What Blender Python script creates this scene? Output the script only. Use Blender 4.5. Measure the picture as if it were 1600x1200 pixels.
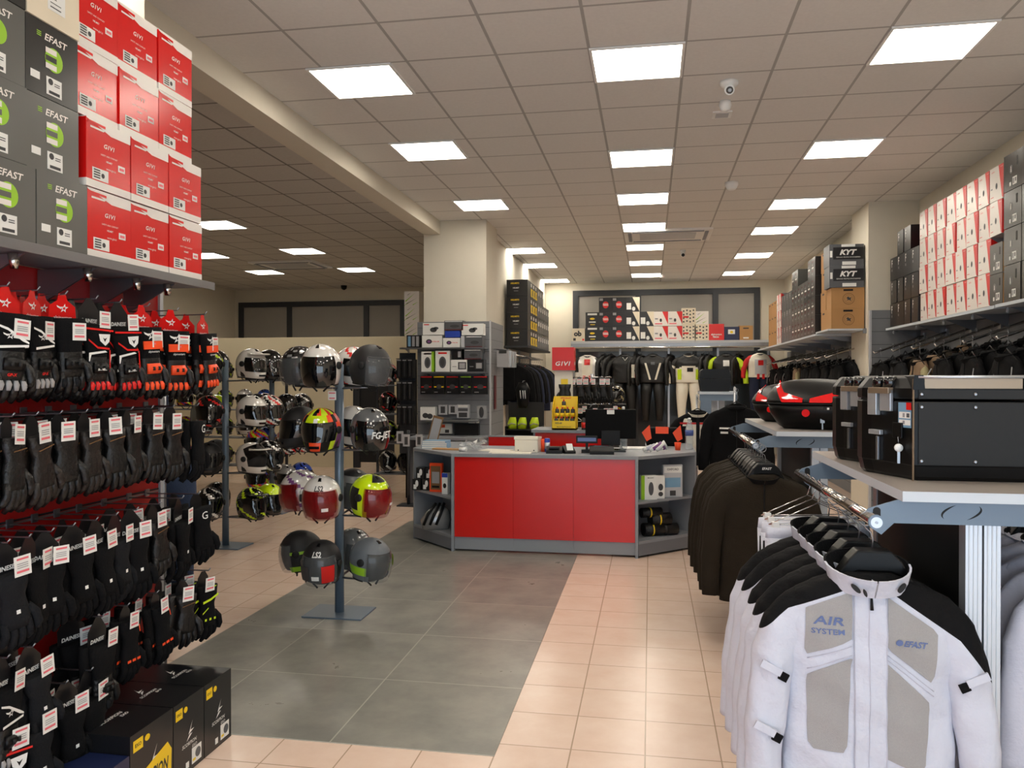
import bpy, math, random
from mathutils import Vector, Matrix
random.seed(7)
SC = bpy.context.scene
COL = SC.collection
PI = math.pi
for o in list(bpy.data.objects): bpy.data.objects.remove(o)

# ---------------------------------------------------------------- camera
FPX = 1240.0
EYE = Vector((0, 0, 1.6))
PSI = math.atan(216 / FPX); TH = math.atan(8 * math.cos(PSI) / FPX)
cam_d = bpy.data.cameras.new('camera'); cam = bpy.data.objects.new('camera', cam_d); COL.objects.link(cam)
cam.location = EYE; cam.rotation_euler = (PI / 2 - TH, 0, PSI)
cam_d.sensor_width = 36; cam_d.lens = 36 * FPX / 1600; cam_d.clip_start = 0.05; cam_d.clip_end = 200
SC.camera = cam
# ---------------------------------------------------------------- world, daylight, exposure
W = bpy.data.worlds.new('sky'); SC.world = W; W.use_nodes = True
W.node_tree.nodes['Background'].inputs[0].default_value = (0.72, 0.86, 1.0, 1)
W.node_tree.nodes['Background'].inputs[1].default_value = 2.8
SC.view_settings.view_transform = 'Standard'; SC.view_settings.look = 'None'
SC.view_settings.gamma = 1.0; SC.view_settings.use_curve_mapping = False
SC.view_settings.exposure = 0.12
_p = bpy.data.lights.new('shop_window_daylight', 'AREA'); _p.shape = 'RECTANGLE'; _p.size = 5.4; _p.size_y = 2.5
_p.cycles.is_portal = True
_po = bpy.data.objects.new('shop_window_daylight', _p); COL.objects.link(_po)
_po.location = (0.4, -1.55, 1.35); _po.rotation_euler = (PI / 2, 0, 0)
PANEL_STRENGTH = 15.0

# ---------------------------------------------------------------- measuring helpers (a sight line met with a real plane)
_c, _s, _ct, _st = math.cos(PSI), math.sin(PSI), math.cos(TH), math.sin(TH)
_R = Vector((_c, _s, 0)); _F = Vector((-_s * _ct, _c * _ct, -_st)); _U = Vector((-_s * _st, _c * _st, _ct))
def _ray(px, py): return _F + _R * ((px - 800) / FPX) + _U * ((600 - py) / FPX)
def at_y(px, py, Y):
    r = _ray(px, py); return EYE + r * (Y / r.y)
def at_x(px, py, X):
    r = _ray(px, py); return EYE + r * (X / r.x)
def at_z(px, py, Z):
    r = _ray(px, py); return EYE + r * ((Z - 1.6) / r.z)

# ---------------------------------------------------------------- materials
MATS = {}
def srgb(c):
    f = lambda v: v / 12.92 if v <= .04045 else ((v + .055) / 1.055) ** 2.4
    return tuple(f(v / 255.0) for v in c) + (1,)
def mat(name, c, rough=.5, metal=0., noise=0., nscale=8., bump=0., bscale=60., coat=0., alpha=1., trans=0., sheen=0., spec=None):
    if name in MATS: return MATS[name]
    m = bpy.data.materials.new(name); m.use_nodes = True
    nt = m.node_tree; b = nt.nodes['Principled BSDF']
    col = srgb(c)
    b.inputs['Base Color'].default_value = col
    b.inputs['Roughness'].default_value = rough; b.inputs['Metallic'].default_value = metal
    b.inputs['Coat Weight'].default_value = coat; b.inputs['Coat Roughness'].default_value = .06
    b.inputs['Alpha'].default_value = alpha; b.inputs['Transmission Weight'].default_value = trans
    if sheen: b.inputs['Sheen Weight'].default_value = sheen
    if spec is not None: b.inputs['Specular IOR Level'].default_value = spec
    tc = nt.nodes.new('ShaderNodeTexCoord')
    n = nt.nodes.new('ShaderNodeTexNoise'); n.inputs['Scale'].default_value = nscale; n.inputs['Detail'].default_value = 4
    nt.links.new(tc.outputs['Object'], n.inputs['Vector'])
    if noise > 0:
        r = nt.nodes.new('ShaderNodeMix'); r.data_type = 'RGBA'
        r.inputs[6].default_value = tuple(min(1, v * (1 - noise)) for v in col[:3]) + (1,)
        r.inputs[7].default_value = tuple(min(1, v * (1 + noise)) for v in col[:3]) + (1,)
        nt.links.new(n.outputs['Fac'], r.inputs[0]); nt.links.new(r.outputs[2], b.inputs['Base Color'])
    if bump > 0:
        n2 = nt.nodes.new('ShaderNodeTexNoise'); n2.inputs['Scale'].default_value = bscale; n2.inputs['Detail'].default_value = 3
        nt.links.new(tc.outputs['Object'], n2.inputs['Vector'])
        bp = nt.nodes.new('ShaderNodeBump'); bp.inputs['Strength'].default_value = bump; bp.inputs['Distance'].default_value = .01
        nt.links.new(n2.outputs['Fac'], bp.inputs['Height']); nt.links.new(bp.outputs['Normal'], b.inputs['Normal'])
    MATS[name] = m; return m
def emit(name, c, s):
    m = bpy.data.materials.new(name); m.use_nodes = True; nt = m.node_tree; nt.nodes.clear()
    e = nt.nodes.new('ShaderNodeEmission'); o = nt.nodes.new('ShaderNodeOutputMaterial')
    e.inputs[0].default_value = c + (1,); e.inputs[1].default_value = s
    nt.links.new(e.outputs[0], o.inputs[0]); MATS[name] = m; return m

def tile_mat(name, a, b2, sx, sy, ox, oy, grout, gw, rough, nscale, noise_mix, bump=.0):
    """tiles laid out in metres on the XY plane, grout lines, mottled colour a..b2"""
    m = bpy.data.materials.new(name); m.use_nodes = True; nt = m.node_tree; N = nt.nodes; L = nt.links
    b = N['Principled BSDF']; tc = N.new('ShaderNodeTexCoord'); sp = N.new('ShaderNodeSeparateXYZ'); L.new(tc.outputs['Object'], sp.inputs[0])
    def M(op, x, y=None, z=None):
        n = N.new('ShaderNodeMath'); n.operation = op
        for i, v in enumerate((x, y, z)):
            if v is None: continue
            if isinstance(v, (int, float)): n.inputs[i].default_value = v
            else: L.new(v, n.inputs[i])
        return n.outputs[0]
    masks = []; ids = []
    for out, s, o in ((sp.outputs[0], sx, ox), (sp.outputs[1], sy, oy)):
        q = M('DIVIDE', M('SUBTRACT', out, o), s); fr = M('FRACT', q); ids.append(M('FLOOR', q))
        d = M('MINIMUM', fr, M('SUBTRACT', 1.0, fr)); masks.append(M('LESS_THAN', M('MULTIPLY', d, s), gw))
    g = M('MAXIMUM', masks[0], masks[1])
    no = N.new('ShaderNodeTexNoise'); no.inputs['Scale'].default_value = nscale; no.inputs['Detail'].default_value = 6; no.inputs['Roughness'].default_value = .6
    cv = N.new('ShaderNodeCombineXYZ'); L.new(M('MULTIPLY', ids[0], 3.7), cv.inputs[0]); L.new(M('MULTIPLY', ids[1], 5.3), cv.inputs[1])
    ad = N.new('ShaderNodeVectorMath'); ad.operation = 'ADD'; L.new(tc.outputs['Object'], ad.inputs[0]); L.new(cv.outputs[0], ad.inputs[1]); L.new(ad.outputs[0], no.inputs['Vector'])
    mr = N.new('ShaderNodeMapRange'); mr.inputs[1].default_value = .5 - noise_mix; mr.inputs[2].default_value = .5 + noise_mix; L.new(no.outputs['Fac'], mr.inputs[0])
    mx = N.new('ShaderNodeMix'); mx.data_type = 'RGBA'; mx.inputs[6].default_value = srgb(a); mx.inputs[7].default_value = srgb(b2); L.new(mr.outputs[0], mx.inputs[0])
    m2 = N.new('ShaderNodeMix'); m2.data_type = 'RGBA'; m2.inputs[7].default_value = srgb(grout); L.new(mx.outputs[2], m2.inputs[6]); L.new(g, m2.inputs[0])
    L.new(m2.outputs[2], b.inputs['Base Color'])
    rr = N.new('ShaderNodeMapRange'); rr.inputs[3].default_value = rough * .75; rr.inputs[4].default_value = rough * 1.25; L.new(no.outputs['Fac'], rr.inputs[0]); L.new(rr.outputs[0], b.inputs['Roughness'])
    bp = N.new('ShaderNodeBump'); bp.inputs['Strength'].default_value = .6; bp.inputs['Distance'].default_value = .002; bp.invert = True
    L.new(g, bp.inputs['Height']); L.new(bp.outputs[0], b.inputs['Normal'])
    MATS[name] = m; return m

mat('wall_paint', (215, 208, 192), .85, noise=.03, bump=.05)
mat('partition_paint', (214, 202, 172), .8, noise=.03)
tile_mat('ceiling_tile', (226, 224, 220), (218, 216, 212), .6065, .58, -.39, 5.11, (172, 170, 166), .010, .9, 40, .3)
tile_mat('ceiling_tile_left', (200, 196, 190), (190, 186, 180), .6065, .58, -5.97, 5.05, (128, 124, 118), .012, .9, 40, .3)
tile_mat('pink_tile', (232, 211, 195), (217, 187, 167), .316, .345, -.02, 3.41, (176, 152, 130), .003, .24, 5, .35)
tile_mat('slate_tile', (148, 146, 137), (114, 114, 109), .742, .742, -.645, 3.29, (172, 170, 160), .0035, .3, 3.2, .2)
mat('white', (235, 235, 232), .5); mat('paper', (232, 232, 228), .6); mat('ink', (60, 60, 62), .6); mat('grey_ink', (150, 150, 152), .6)
mat('pink_ink', (230, 110, 120), .6)
mat('black', (12, 12, 13), .5, spec=.3); mat('black_gloss', (12, 12, 14), .12, coat=.6); mat('matte_black', (26, 26, 28), .55, bump=.03, bscale=300)
mat('plastic_black', (9, 9, 10), .36, bump=.04, bscale=400, spec=.25); mat('rubber', (18, 18, 18), .7)
mat('cloth_black', (11, 11, 13), .92, noise=.25, nscale=20, bump=.3, bscale=140, spec=.2)
mat('cloth_charcoal', (25, 26, 29), .9, noise=.2, nscale=20, bump=.3, bscale=140, spec=.2)
mat('cloth_olive', (38, 32, 24), .88, noise=.2, nscale=14, bump=.3, bscale=120, spec=.2)
mat('cloth_grey', (140, 138, 136), .9, noise=.1, bump=.3, bscale=400)
mat('mesh_grey', (168, 166, 166), .85, noise=.08, nscale=200, bump=.5, bscale=700)
mat('cloth_white', (200, 203, 216), .85, spec=.2, noise=.04, nscale=12, bump=.8, bscale=22)
mat('cloth_lilac', (196, 196, 210), .8, noise=.05, nscale=12, bump=.25, bscale=90)
mat('cloth_blue', (96, 112, 156), .8, bump=.2); mat('cloth_tan', (128, 104, 80), .85, noise=.15, bump=.3); mat('cloth_khaki', (150, 142, 104), .85, noise=.1, bump=.3)
mat('denim', (38, 52, 78), .9, noise=.35, nscale=18, bump=.3, bscale=300); mat('cloth_navy', (30, 38, 62), .9, noise=.15)
mat('leather', (11, 10, 10), .45, noise=.2, nscale=30, bump=.4, bscale=90); mat('leather_brown', (27, 21, 18), .45, noise=.2, nscale=30, bump=.4, bscale=90)
mat('red', (214, 28, 24), .35); mat('red_cloth', (196, 30, 30), .7, noise=.1, bump=.2); mat('orange', (244, 78, 28), .45); mat('neon', (196, 226, 30), .5)
mat('neon_gloss', (206, 236, 20), .15, coat=.6); mat('lime', (150, 200, 40), .4); mat('yellow', (240, 204, 20), .4); mat('blue', (40, 70, 170), .4); mat('purple', (120, 70, 130), .4)
mat('red_lam', (206, 26, 20), .22, noise=.02); mat('red_wall', (178, 18, 16), .4, noise=.03)
mat('grey_lam', (136, 140, 146), .45, noise=.03); mat('grey_lam_dark', (112, 114, 120), .5, noise=.03); mat('grey_edge', (186, 188, 192), .4)
mat('board_top', (150, 142, 136), .35, noise=.03); mat('board_edge', (196, 204, 212), .4)
mat('bracket_blue', (112, 128, 144), .4, metal=.2); mat('pole_blue', (108, 124, 140), .35, metal=.3)
mat('alu', (196, 200, 206), .35, metal=.7, noise=.03); mat('chrome', (200, 196, 190), .14, metal=1.); mat('steel', (150, 152, 156), .3, metal=.9)
mat('groove', (150, 140, 138), .35, metal=.8); mat('slat_grey', (124, 126, 130), .6, noise=.04); mat('slat_line', (86, 88, 92), .6)
mat('frame_dark', (44, 47, 52), .5); mat('blind', (150, 146, 140), .8, noise=.05, nscale=3)
mat('back_glass', (52, 58, 62), .1, coat=.3); mat('dark_void', (24, 24, 26), .6)
mat('carton', (176, 132, 82), .75, noise=.06, nscale=5); mat('carton_dark', (120, 88, 54), .75)
mat('box_red', (214, 22, 20), .2, noise=.02); mat('box_white', (232, 226, 220), .3); mat('box_cream', (226, 214, 190), .35)
mat('box_grey', (98, 98, 94), .22, noise=.05, nscale=3); mat('box_dark', (44, 44, 42), .25, noise=.06, nscale=3); mat('box_black', (22, 22, 24), .3); mat('box_char', (58, 58, 56), .3)
mat('box_blue', (24, 34, 70), .35); mat('box_mid', (84, 86, 90), .35); mat('wine', (90, 30, 36), .4)
mat('red_clear', (220, 20, 22), .08, coat=.8, noise=.12, nscale=40); mat('visor_dark', (10, 11, 12), .05, coat=1.); mat('visor_red', (150, 16, 20), .08, alpha=.6, coat=.8)
mat('visor_clear', (120, 124, 126), .04, alpha=.35, coat=.5); mat('clear_plastic', (210, 214, 216), .08, alpha=.35); mat('bottle_clear', (190, 200, 204), .06, alpha=.35, coat=.4)
mat('h_white', (224, 220, 214), .16, coat=.7); mat('h_grey', (96, 98, 100), .2, coat=.5); mat('h_silver', (150, 150, 150), .2, metal=.3, coat=.4); mat('h_black', (14, 14, 16), .12, coat=.8)
mat('h_matgrey', (100, 106, 112), .5); mat('wood', (134, 96, 50), .5, noise=.15); mat('cream', (232, 226, 210), .45)
mat('monitor_black', (7, 7, 8), .7, spec=.15)
mat('screen_blue', (70, 90, 150), .2); mat('panel_aluminium', (36, 37, 38), .6, noise=.08, nscale=60, bump=.03, spec=.3); mat('taupe_alu', (150, 132, 112), .35, metal=.6)
mat('magazine', (120, 160, 190), .35, noise=.2)
def yoke_mat():
    """two tone cloth of the mesh jacket: black yoke above a slanted seam, white below (a pattern of the garment itself)"""
    m = MATS['cloth_white'].copy(); m.name = 'cloth_yoke'; nt = m.node_tree; N = nt.nodes; L = nt.links; b = N['Principled BSDF']
    tc = N.new('ShaderNodeTexCoord'); sp = N.new('ShaderNodeSeparateXYZ'); L.new(tc.outputs['Object'], sp.inputs[0])
    def M(op, x, y=0.):
        n = N.new('ShaderNodeMath'); n.operation = op
        for i, v in enumerate((x, y)):
            if isinstance(v, (int, float)): n.inputs[i].default_value = v
            else: L.new(v, n.inputs[i])
        return n.outputs[0]
    X, Y, Z = sp.outputs[0], sp.outputs[1], sp.outputs[2]; a = M('ABSOLUTE', X)
    ln = lambda z0, x0, k: M('SUBTRACT', z0, M('MULTIPLY', M('SUBTRACT', a, x0), k))
    le = M('MINIMUM', ln(-.194, .066, .42), ln(-.25, .214, .95)); ri = M('MINIMUM', ln(-.205, .06, .70), ln(-.30, .216, 1.35))
    lim = M('ADD', M('MULTIPLY', le, M('LESS_THAN', X, 0.)), M('MULTIPLY', ri, M('GREATER_THAN', X, 0.)))
    lim = M('SUBTRACT', lim, M('MULTIPLY', M('GREATER_THAN', Y, .03), .06)); k = M('GREATER_THAN', Z, lim)
    mx = N.new('ShaderNodeMix'); mx.data_type = 'RGBA'; mx.inputs[7].default_value = srgb((11, 11, 13)); L.new(k, mx.inputs[0])
    src = b.inputs['Base Color'].links[0].from_socket; L.new(src, mx.inputs[6]); L.new(mx.outputs[2], b.inputs['Base Color'])
    MATS['cloth_yoke'] = m
yoke_mat()
emit('lamp', (1.0, .92, .79), PANEL_STRENGTH)

# ---------------------------------------------------------------- mesh builder
_TXT = {}
def text_mesh(s, bold=.0, shear=0., spacing=1.0):
    k = (s, bold, shear, spacing)
    if k in _TXT: return _TXT[k]
    cu = bpy.data.curves.new('t', 'FONT'); cu.body = s; cu.offset = bold; cu.shear = shear; cu.size = 1; cu.space_character = spacing
    cu.align_x = 'CENTER'; cu.align_y = 'CENTER'; cu.resolution_u = 2
    ob = bpy.data.objects.new('t', cu); COL.objects.link(ob)
    dg = bpy.context.evaluated_depsgraph_get(); dg.update()
    me = bpy.data.meshes.new_from_object(ob.evaluated_get(dg))
    v = [(a.co.x, a.co.y) for a in me.vertices]; f = [tuple(p.vertices) for p in me.polygons]
    bpy.data.objects.remove(ob); bpy.data.curves.remove(cu); bpy.data.meshes.remove(me)
    if v:
        xs = [a[0] for a in v]; ys = [a[1] for a in v]; w = (max(xs) - min(xs)) or 1; cx = (max(xs) + min(xs)) / 2; cy = (max(ys) + min(ys)) / 2
        v = [((a - cx) / w, (b - cy) / w) for a, b in v]       # width 1
    _TXT[k] = (v, f); return _TXT[k]

class MB:
    def __init__(s): s.v = []; s.f = []; s.m = []; s.sm = []; s.names = []
    def mi(s, n):
        if n not in s.names: s.names.append(n)
        return s.names.index(n)
    def add(s, vs, fs, m, smooth=False):
        k = len(s.v); s.v += [tuple(v) for v in vs]
        i = s.mi(m) if isinstance(m, str) else None
        for j, f in enumerate(fs):
            s.f.append(tuple(a + k for a in f)); s.m.append(i if i is not None else s.mi(m[j])); s.sm.append(smooth)
    def box(s, a, b, m):
        (x0, y0, z0), (x1, y1, z1) = a, b
        s.add([(x0, y0, z0), (x1, y0, z0), (x1, y1, z0), (x0, y1, z0), (x0, y0, z1), (x1, y0, z1), (x1, y1, z1), (x0, y1, z1)],
              [(0, 3, 2, 1), (4, 5, 6, 7), (0, 1, 5, 4), (1, 2, 6, 5), (2, 3, 7, 6), (3, 0, 4, 7)], m)
    def cbox(s, c, d, m, rot=None):
        h = [x / 2 for x in d]; k = len(s.v)
        s.box([-q for q in h], h, m)
        for i in range(k, len(s.v)):
            p = Vector(s.v[i]);
            if rot: p = rot @ p
            s.v[i] = tuple(p + Vector(c))
    def prism(s, pts, z0, z1, m, side=None):
        """polygon in XY extruded in Z"""
        n = len(pts); vs = [(x, y, z0) for x, y in pts] + [(x, y, z1) for x, y in pts]
        s.add(vs, [tuple(range(n - 1, -1, -1)), tuple(range(n, 2 * n))], m)
        s.add(vs, [(i, (i + 1) % n, n + (i + 1) % n, n + i) for i in range(n)], side or m)
    def prism_xz(s, pts, y0, y1, m, side=None):
        n = len(pts); vs = [(x, y0, z) for x, z in pts] + [(x, y1, z) for x, z in pts]
        s.add(vs, [tuple(range(n)), tuple(range(2 * n - 1, n - 1, -1))], m)
        s.add(vs, [(i, n + i, n + (i + 1) % n, (i + 1) % n) for i in range(n)], side or m)
    def prism_yz(s, pts, x0, x1, m, side=None):
        n = len(pts); vs = [(x0, y, z) for y, z in pts] + [(x1, y, z) for y, z in pts]
        s.add(vs, [tuple(range(n)), tuple(range(2 * n - 1, n - 1, -1))], m)
        s.add(vs, [(i, n + i, n + (i + 1) % n, (i + 1) % n) for i in range(n)], side or m)
    def loft(s, rings, m, cap=True, closed=True, smooth=True):
        n = len(rings[0]); k = len(s.v); vs = [p for r in rings for p in r]; fs = []
        for i in range(len(rings) - 1):
            for j in range(n if closed else n - 1):
                a = i * n + j; b = i * n + (j + 1) % n; fs.append((a, b, b + n, a + n))
        if callable(m):
            mm = [m(sum((Vector(vs[q]) for q in f), Vector()) / 4) for f in fs]
        else: mm = m
        s.add(vs, fs, mm, smooth)
        if cap:
            c = mm if isinstance(mm, str) else mm[0]; c2 = mm if isinstance(mm, str) else mm[-1]
            s.add([], [tuple(k + j for j in range(n - 1, -1, -1))], c) if False else None
            kk = len(s.v)
            s.f.append(tuple(k + j for j in range(n - 1, -1, -1))); s.m.append(s.mi(c)); s.sm.append(False)
            e = k + (len(rings) - 1) * n
            s.f.append(tuple(e + j for j in range(n))); s.m.append(s.mi(c2)); s.sm.append(False)
    def tube(s, pts, r, m, seg=8, cap=True):
        pts = [Vector(p) for p in pts]; rings = []; up = None
        for i, p in enumerate(pts):
            t = (pts[min(i + 1, len(pts) - 1)] - pts[max(i - 1, 0)]).normalized()
            if up is None: up = Vector((0, 0, 1)) if abs(t.z) < .9 else Vector((1, 0, 0))
            a = t.cross(up).normalized(); b = a.cross(t).normalized(); up = b
            rr = r[i] if isinstance(r, (list, tuple)) else r
            rings.append([p + (a * math.cos(2 * PI * k / seg) + b * math.sin(2 * PI * k / seg)) * rr for k in range(seg)])
        s.loft(rings, m, cap)
    def lathe(s, prof, m, seg=16, c=(0, 0, 0)):
        s.loft([[(c[0] + r * math.cos(2 * PI * k / seg), c[1] + r * math.sin(2 * PI * k / seg), c[2] + z) for k in range(seg)] for r, z in prof], m)
    def text(s, t, o, u, v, w, m, bold=.0, shear=0., lift=.0006, fn=None, hs=1., sp=1.0):
        vs, fs = text_mesh(t, bold, shear, sp); u = Vector(u); v = Vector(v); n = u.cross(v).normalized(); o = Vector(o)
        P = [o + u * (a * w) + v * (b * w * hs) + n * lift for a, b in vs]
        if fn: P = [fn(p) for p in P]
        s.add(P, fs, m)
    def flat(s, pts, o, u, v, m, lift=.0005):
        """flat printed polygon on a surface: pts in (u,v) metres"""
        u = Vector(u); v = Vector(v); n = u.cross(v).normalized(); o = Vector(o)
        s.add([o + u * a + v * b + n * lift for a, b in pts], [tuple(range(len(pts)))], m)
    def disc(s, cx, cz, r, o, u, v, m, lift=.0005, seg=24, ry=None):
        s.flat([(cx + r * math.cos(2 * PI * k / seg), cz + (ry or r) * math.sin(2 * PI * k / seg)) for k in range(seg)], o, u, v, m, lift)
    def rect(s, x0, z0, x1, z1, o, u, v, m, lift=.0005): s.flat([(x0, z0), (x1, z0), (x1, z1), (x0, z1)], o, u, v, m, lift)
    def mesh(s, name):
        me = bpy.data.meshes.new(name); me.from_pydata(s.v, [], s.f)
        for n in s.names: me.materials.append(MATS[n])
        me.polygons.foreach_set('material_index', s.m); me.polygons.foreach_set('use_smooth', s.sm); me.update(); return me
    def build(s, name, parent=None, bevel=0, label=None, loc=None):
        o = bpy.data.objects.new(name, s.mesh(name)); COL.objects.link(o)
        if parent: o.parent = parent
        if loc: o.location = loc
        if label: o['label'] = label
        if bevel:
            b = o.modifiers.new('b', 'BEVEL'); b.width = bevel; b.segments = 2; b.limit_method = 'ANGLE'; b.angle_limit = .6
        return o
def tag(o, label, cat, group=None, kind=None):
    if label: o['label'] = label
    if cat: o['category'] = cat
    if group: o['group'] = group
    if kind: o['kind'] = kind
    return o
def thing(name, label, cat, loc=(0, 0, 0), rz=0, group=None):
    o = bpy.data.objects.new(name, None); COL.objects.link(o); o.empty_display_size = .05
    o.location = loc; o.rotation_euler = (0, 0, rz); return tag(o, label, cat, group)
def struct(name, mb, **k): return tag(mb.build(name, **k), None, None, kind='structure')
KIDS = {}
def dup(root, loc, rz=0, label=None, group=None, rx=0, ry=0, scale=None, cat=None):
    if root.name not in KIDS: KIDS[root.name] = [(c, list(c.children)) for c in root.children]
    r = root.copy(); COL.objects.link(r); r.location = loc; r.rotation_euler = (rx, ry, rz)
    if scale: r.scale = (scale,) * 3 if isinstance(scale, (int, float)) else scale
    if label: r['label'] = label
    if group: r['group'] = group
    if cat: r['category'] = cat
    for c, gs in KIDS[root.name]:
        d = c.copy(); COL.objects.link(d); d.parent = r
        for g in gs:
            e = g.copy(); COL.objects.link(e); e.parent = d
    return r
class Split:
    """every panel added becomes a part of its own"""
    def __init__(s, t, nm='trim_panel'): s.t = t; s.nm = nm
    def add(s, vs, fs, m, smooth=False): b = MB(); b.add(vs, fs, m, smooth); b.build(s.nm, s.t)
    def tube(s, pts, r, m, seg=8): b = MB(); b.tube(pts, r, m, seg); b.build('piping', s.t)
    def text(s, *a, **k): b = MB(); b.text(*a, **k); b.build('lettering', s.t)
class Proto:
    """the first placement moves the built thing itself, later ones copy it"""
    def __init__(s, root): s.r = root; s.used = False
    def put(s, loc, rz=0, label=None, group=None, rx=0, ry=0, scale=None, cat=None):
        if not s.used:
            s.used = True; r = s.r; KIDS[r.name] = [(c, list(c.children)) for c in r.children]
            r.location = loc; r.rotation_euler = (rx, ry, rz)
            if scale: r.scale = (scale,) * 3 if isinstance(scale, (int, float)) else scale
            if label: r['label'] = label
            if group: r['group'] = group
            if cat: r['category'] = cat
            return r
        return dup(s.r, loc, rz, label, group, rx, ry, scale, cat)
ORD = ['first', 'second', 'third', 'fourth', 'fifth', 'sixth', 'seventh', 'eighth', 'ninth', 'tenth', 'eleventh', 'twelfth', 'thirteenth', 'fourteenth', 'fifteenth', 'sixteenth']
X3, Y3, Z3 = (1, 0, 0), (0, 1, 0), (0, 0, 1)
# ================================================================= the room
CZ = 3.72
WL, WR, YB, YF = -9.8, 3.14, 17.6, -1.6
b = MB(); b.box((WL, YF, -.1), (WR + .1, YB, 0), 'pink_tile'); struct('floor', b)
b = MB(); b.box((-2.66, 3.29, 0), (-.65, 8.6, .003), 'slate_tile'); struct('trim_1', b)      # inset of large slate tiles
b = MB(); b.box((-2.8, YF, CZ), (WR + .1, YB, CZ + .1), 'ceiling_tile'); struct('ceiling', b)
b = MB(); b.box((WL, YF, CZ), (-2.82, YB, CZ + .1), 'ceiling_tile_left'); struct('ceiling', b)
b = MB(); b.box((WR, YF, 0), (WR + .1, 10.9, CZ), 'wall_paint'); b.box((2.8, 10.9, 0), (WR + .1, YB, CZ), 'wall_paint'); struct('wall_right', b)
b = MB(); b.box((WL - .1, YF, 0), (WL, YB, CZ), 'wall_paint'); struct('wall_left', b)
b = MB(); b.box((WL - .1, YB, 0), (WR + .1, YB + .1, CZ), 'wall_paint'); struct('wall_back', b)
b = MB(); b.box((WL - .1, YF - .1, 0), (-2.3, YF, CZ), 'wall_paint'); b.box((3.1, YF - .1, 0), (WR + .1, YF, CZ), 'wall_paint'); b.box((-2.3, YF - .1, 2.6), (3.1, YF, CZ), 'wall_paint'); struct('wall_front', b)
b = MB()
for x in (-2.3, -.4, 1.2, 3.05): b.box((x, YF - .08, 0), (x + .05, YF - .02, 2.6), 'frame_dark')
b.box((-2.3, YF - .08, 2.55), (3.1, YF - .02, 2.6), 'frame_dark'); struct('window_3', b)
# beam over the opening between the two halls and the two pillars
b = MB(); b.box((-3.0, YF, 3.54), (-2.78, 10.35, CZ), 'wall_paint'); struct('trim_2', b)
b = MB(); b.box((-3.01, 10.35, 0), (-2.15, 11.1, CZ), 'wall_paint'); struct('wall_pillar', b)
b = MB(); b.box((2.57, 10.1, 0), (WR, 10.9, CZ), 'wall_paint'); struct('wall_pillar', b)
# wall stub behind the pillar carrying the aisle rack
b = MB(); b.box((-2.42, 11.1, 0), (-2.3, YB, CZ), 'wall_paint'); struct('wall_inner', b)
# window bands high on the back wall
def window_band(name, x0, x1, z0, z1, mull, y=YB):
    w = thing(name, None, None, (0, 0, 0)); w['kind'] = 'structure'
    f = MB(); t = .12
    f.box((x0, y - .06, z1 - t), (x1, y, z1), 'frame_dark')
    for x in [x0] + mull + [x1 - t]: f.box((x, y - .06, z0), (x + t, y, z1 - t), 'frame_dark')
    f.build('window_frame', w)
    xs = [x0 + t] + [m + t for m in mull]; xe = mull + [x1 - t]
    for a, c in zip(xs, xe):
        p = MB(); p.box((a, y - .02, z0), (c, y - .005, z1 - t), 'blind'); p.build('window_blind', w)
window_band('window_1', -1.69, 2.30, 2.2, 3.55, [1.32, -.15][:2][::-1] if False else [-.32, 1.32])
window_band('window_2', -9.68, -5.55, 2.3, 3.42, [-8.45, -6.55])
# partition wall of the left hall, with a dark door
PY = 13.6
b = MB(); b.box((WL, PY, 0), (-5.28, PY + .12, 2.36), 'partition_paint'); b.box((-4.5, PY, 0), (-2.75, PY + .12, 2.36), 'partition_paint'); b.box((-5.28, PY, 1.85), (-4.5, PY + .12, 2.36), 'partition_paint'); struct('wall_partition', b)
d = thing('door_1', None, None); d['kind'] = 'structure'
b = MB(); b.box((-5.28, PY + .01, 0), (-5.16, PY + .08, 1.85), 'frame_dark'); b.box((-4.62, PY + .01, 0), (-4.5, PY + .08, 1.85), 'frame_dark'); b.box((-5.16, PY + .01, 1.78), (-4.62, PY + .08, 1.85), 'frame_dark'); b.box((-5.16, PY + .01, .55), (-4.62, PY + .08, .7), 'frame_dark'); b.build('door_frame', d)
b = MB(); b.box((-5.16, PY + .03, .1), (-4.62, PY + .06, 1.78), 'dark_void'); b.build('door_leaf', d)

# ---------------------------------------------------------------- ceiling lamps
def make_lamp():
    t = thing('ceiling_light', '', 'ceiling light')
    f = MB()
    for a, c in (((-.303, -.29, -.012), (.303, -.272, 0)), ((-.303, .272, -.012), (.303, .29, 0)), ((-.303, -.272, -.012), (-.285, .272, 0)), ((.285, -.272, -.012), (.303, .272, 0))): f.box(a, c, 'white')
    f.build('lamp_frame', t)
    f = MB(); f.box((-.285, -.272, -.008), (.285, .272, -.001), 'lamp'); f.build('diffuser', t); return t
LP = Proto(make_lamp())
rowsC = [0, 4, 7, 10, 13, 16, 19]; rowsR = [0, 4, 8, 11, 15, 19]; rowsL = [0, 3, 7, 13, 16, 20]
for nm, x, rows in (('centre', -.087, rowsC), ('right', 1.733, rowsR), ('left', -2.02, rowsL)):
    for i, r in enumerate(rows):
        y = 5.11 + r * .58 + .29
        LP.put((x, y, CZ), 0, 'square lit ceiling panel, %s of the %s row from the camera' % (ORD[i], nm if nm != 'left' else 'left main hall'), 'ceiling panels of the %s row' % nm)
for i, (px, py) in enumerate(((340, 351), (473, 392), (414, 425), (557, 421), (322, 399))):
    p = at_z(px, py, CZ)
    LP.put((p.x, p.y, CZ), 0, 'square lit panel in the darker left hall ceiling, ' + ['largest one beside the red boxes', 'in the middle', 'low one left of the middle', 'nearest the pillar', 'partly behind the red boxes'][i], 'ceiling panels of the left hall')
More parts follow.
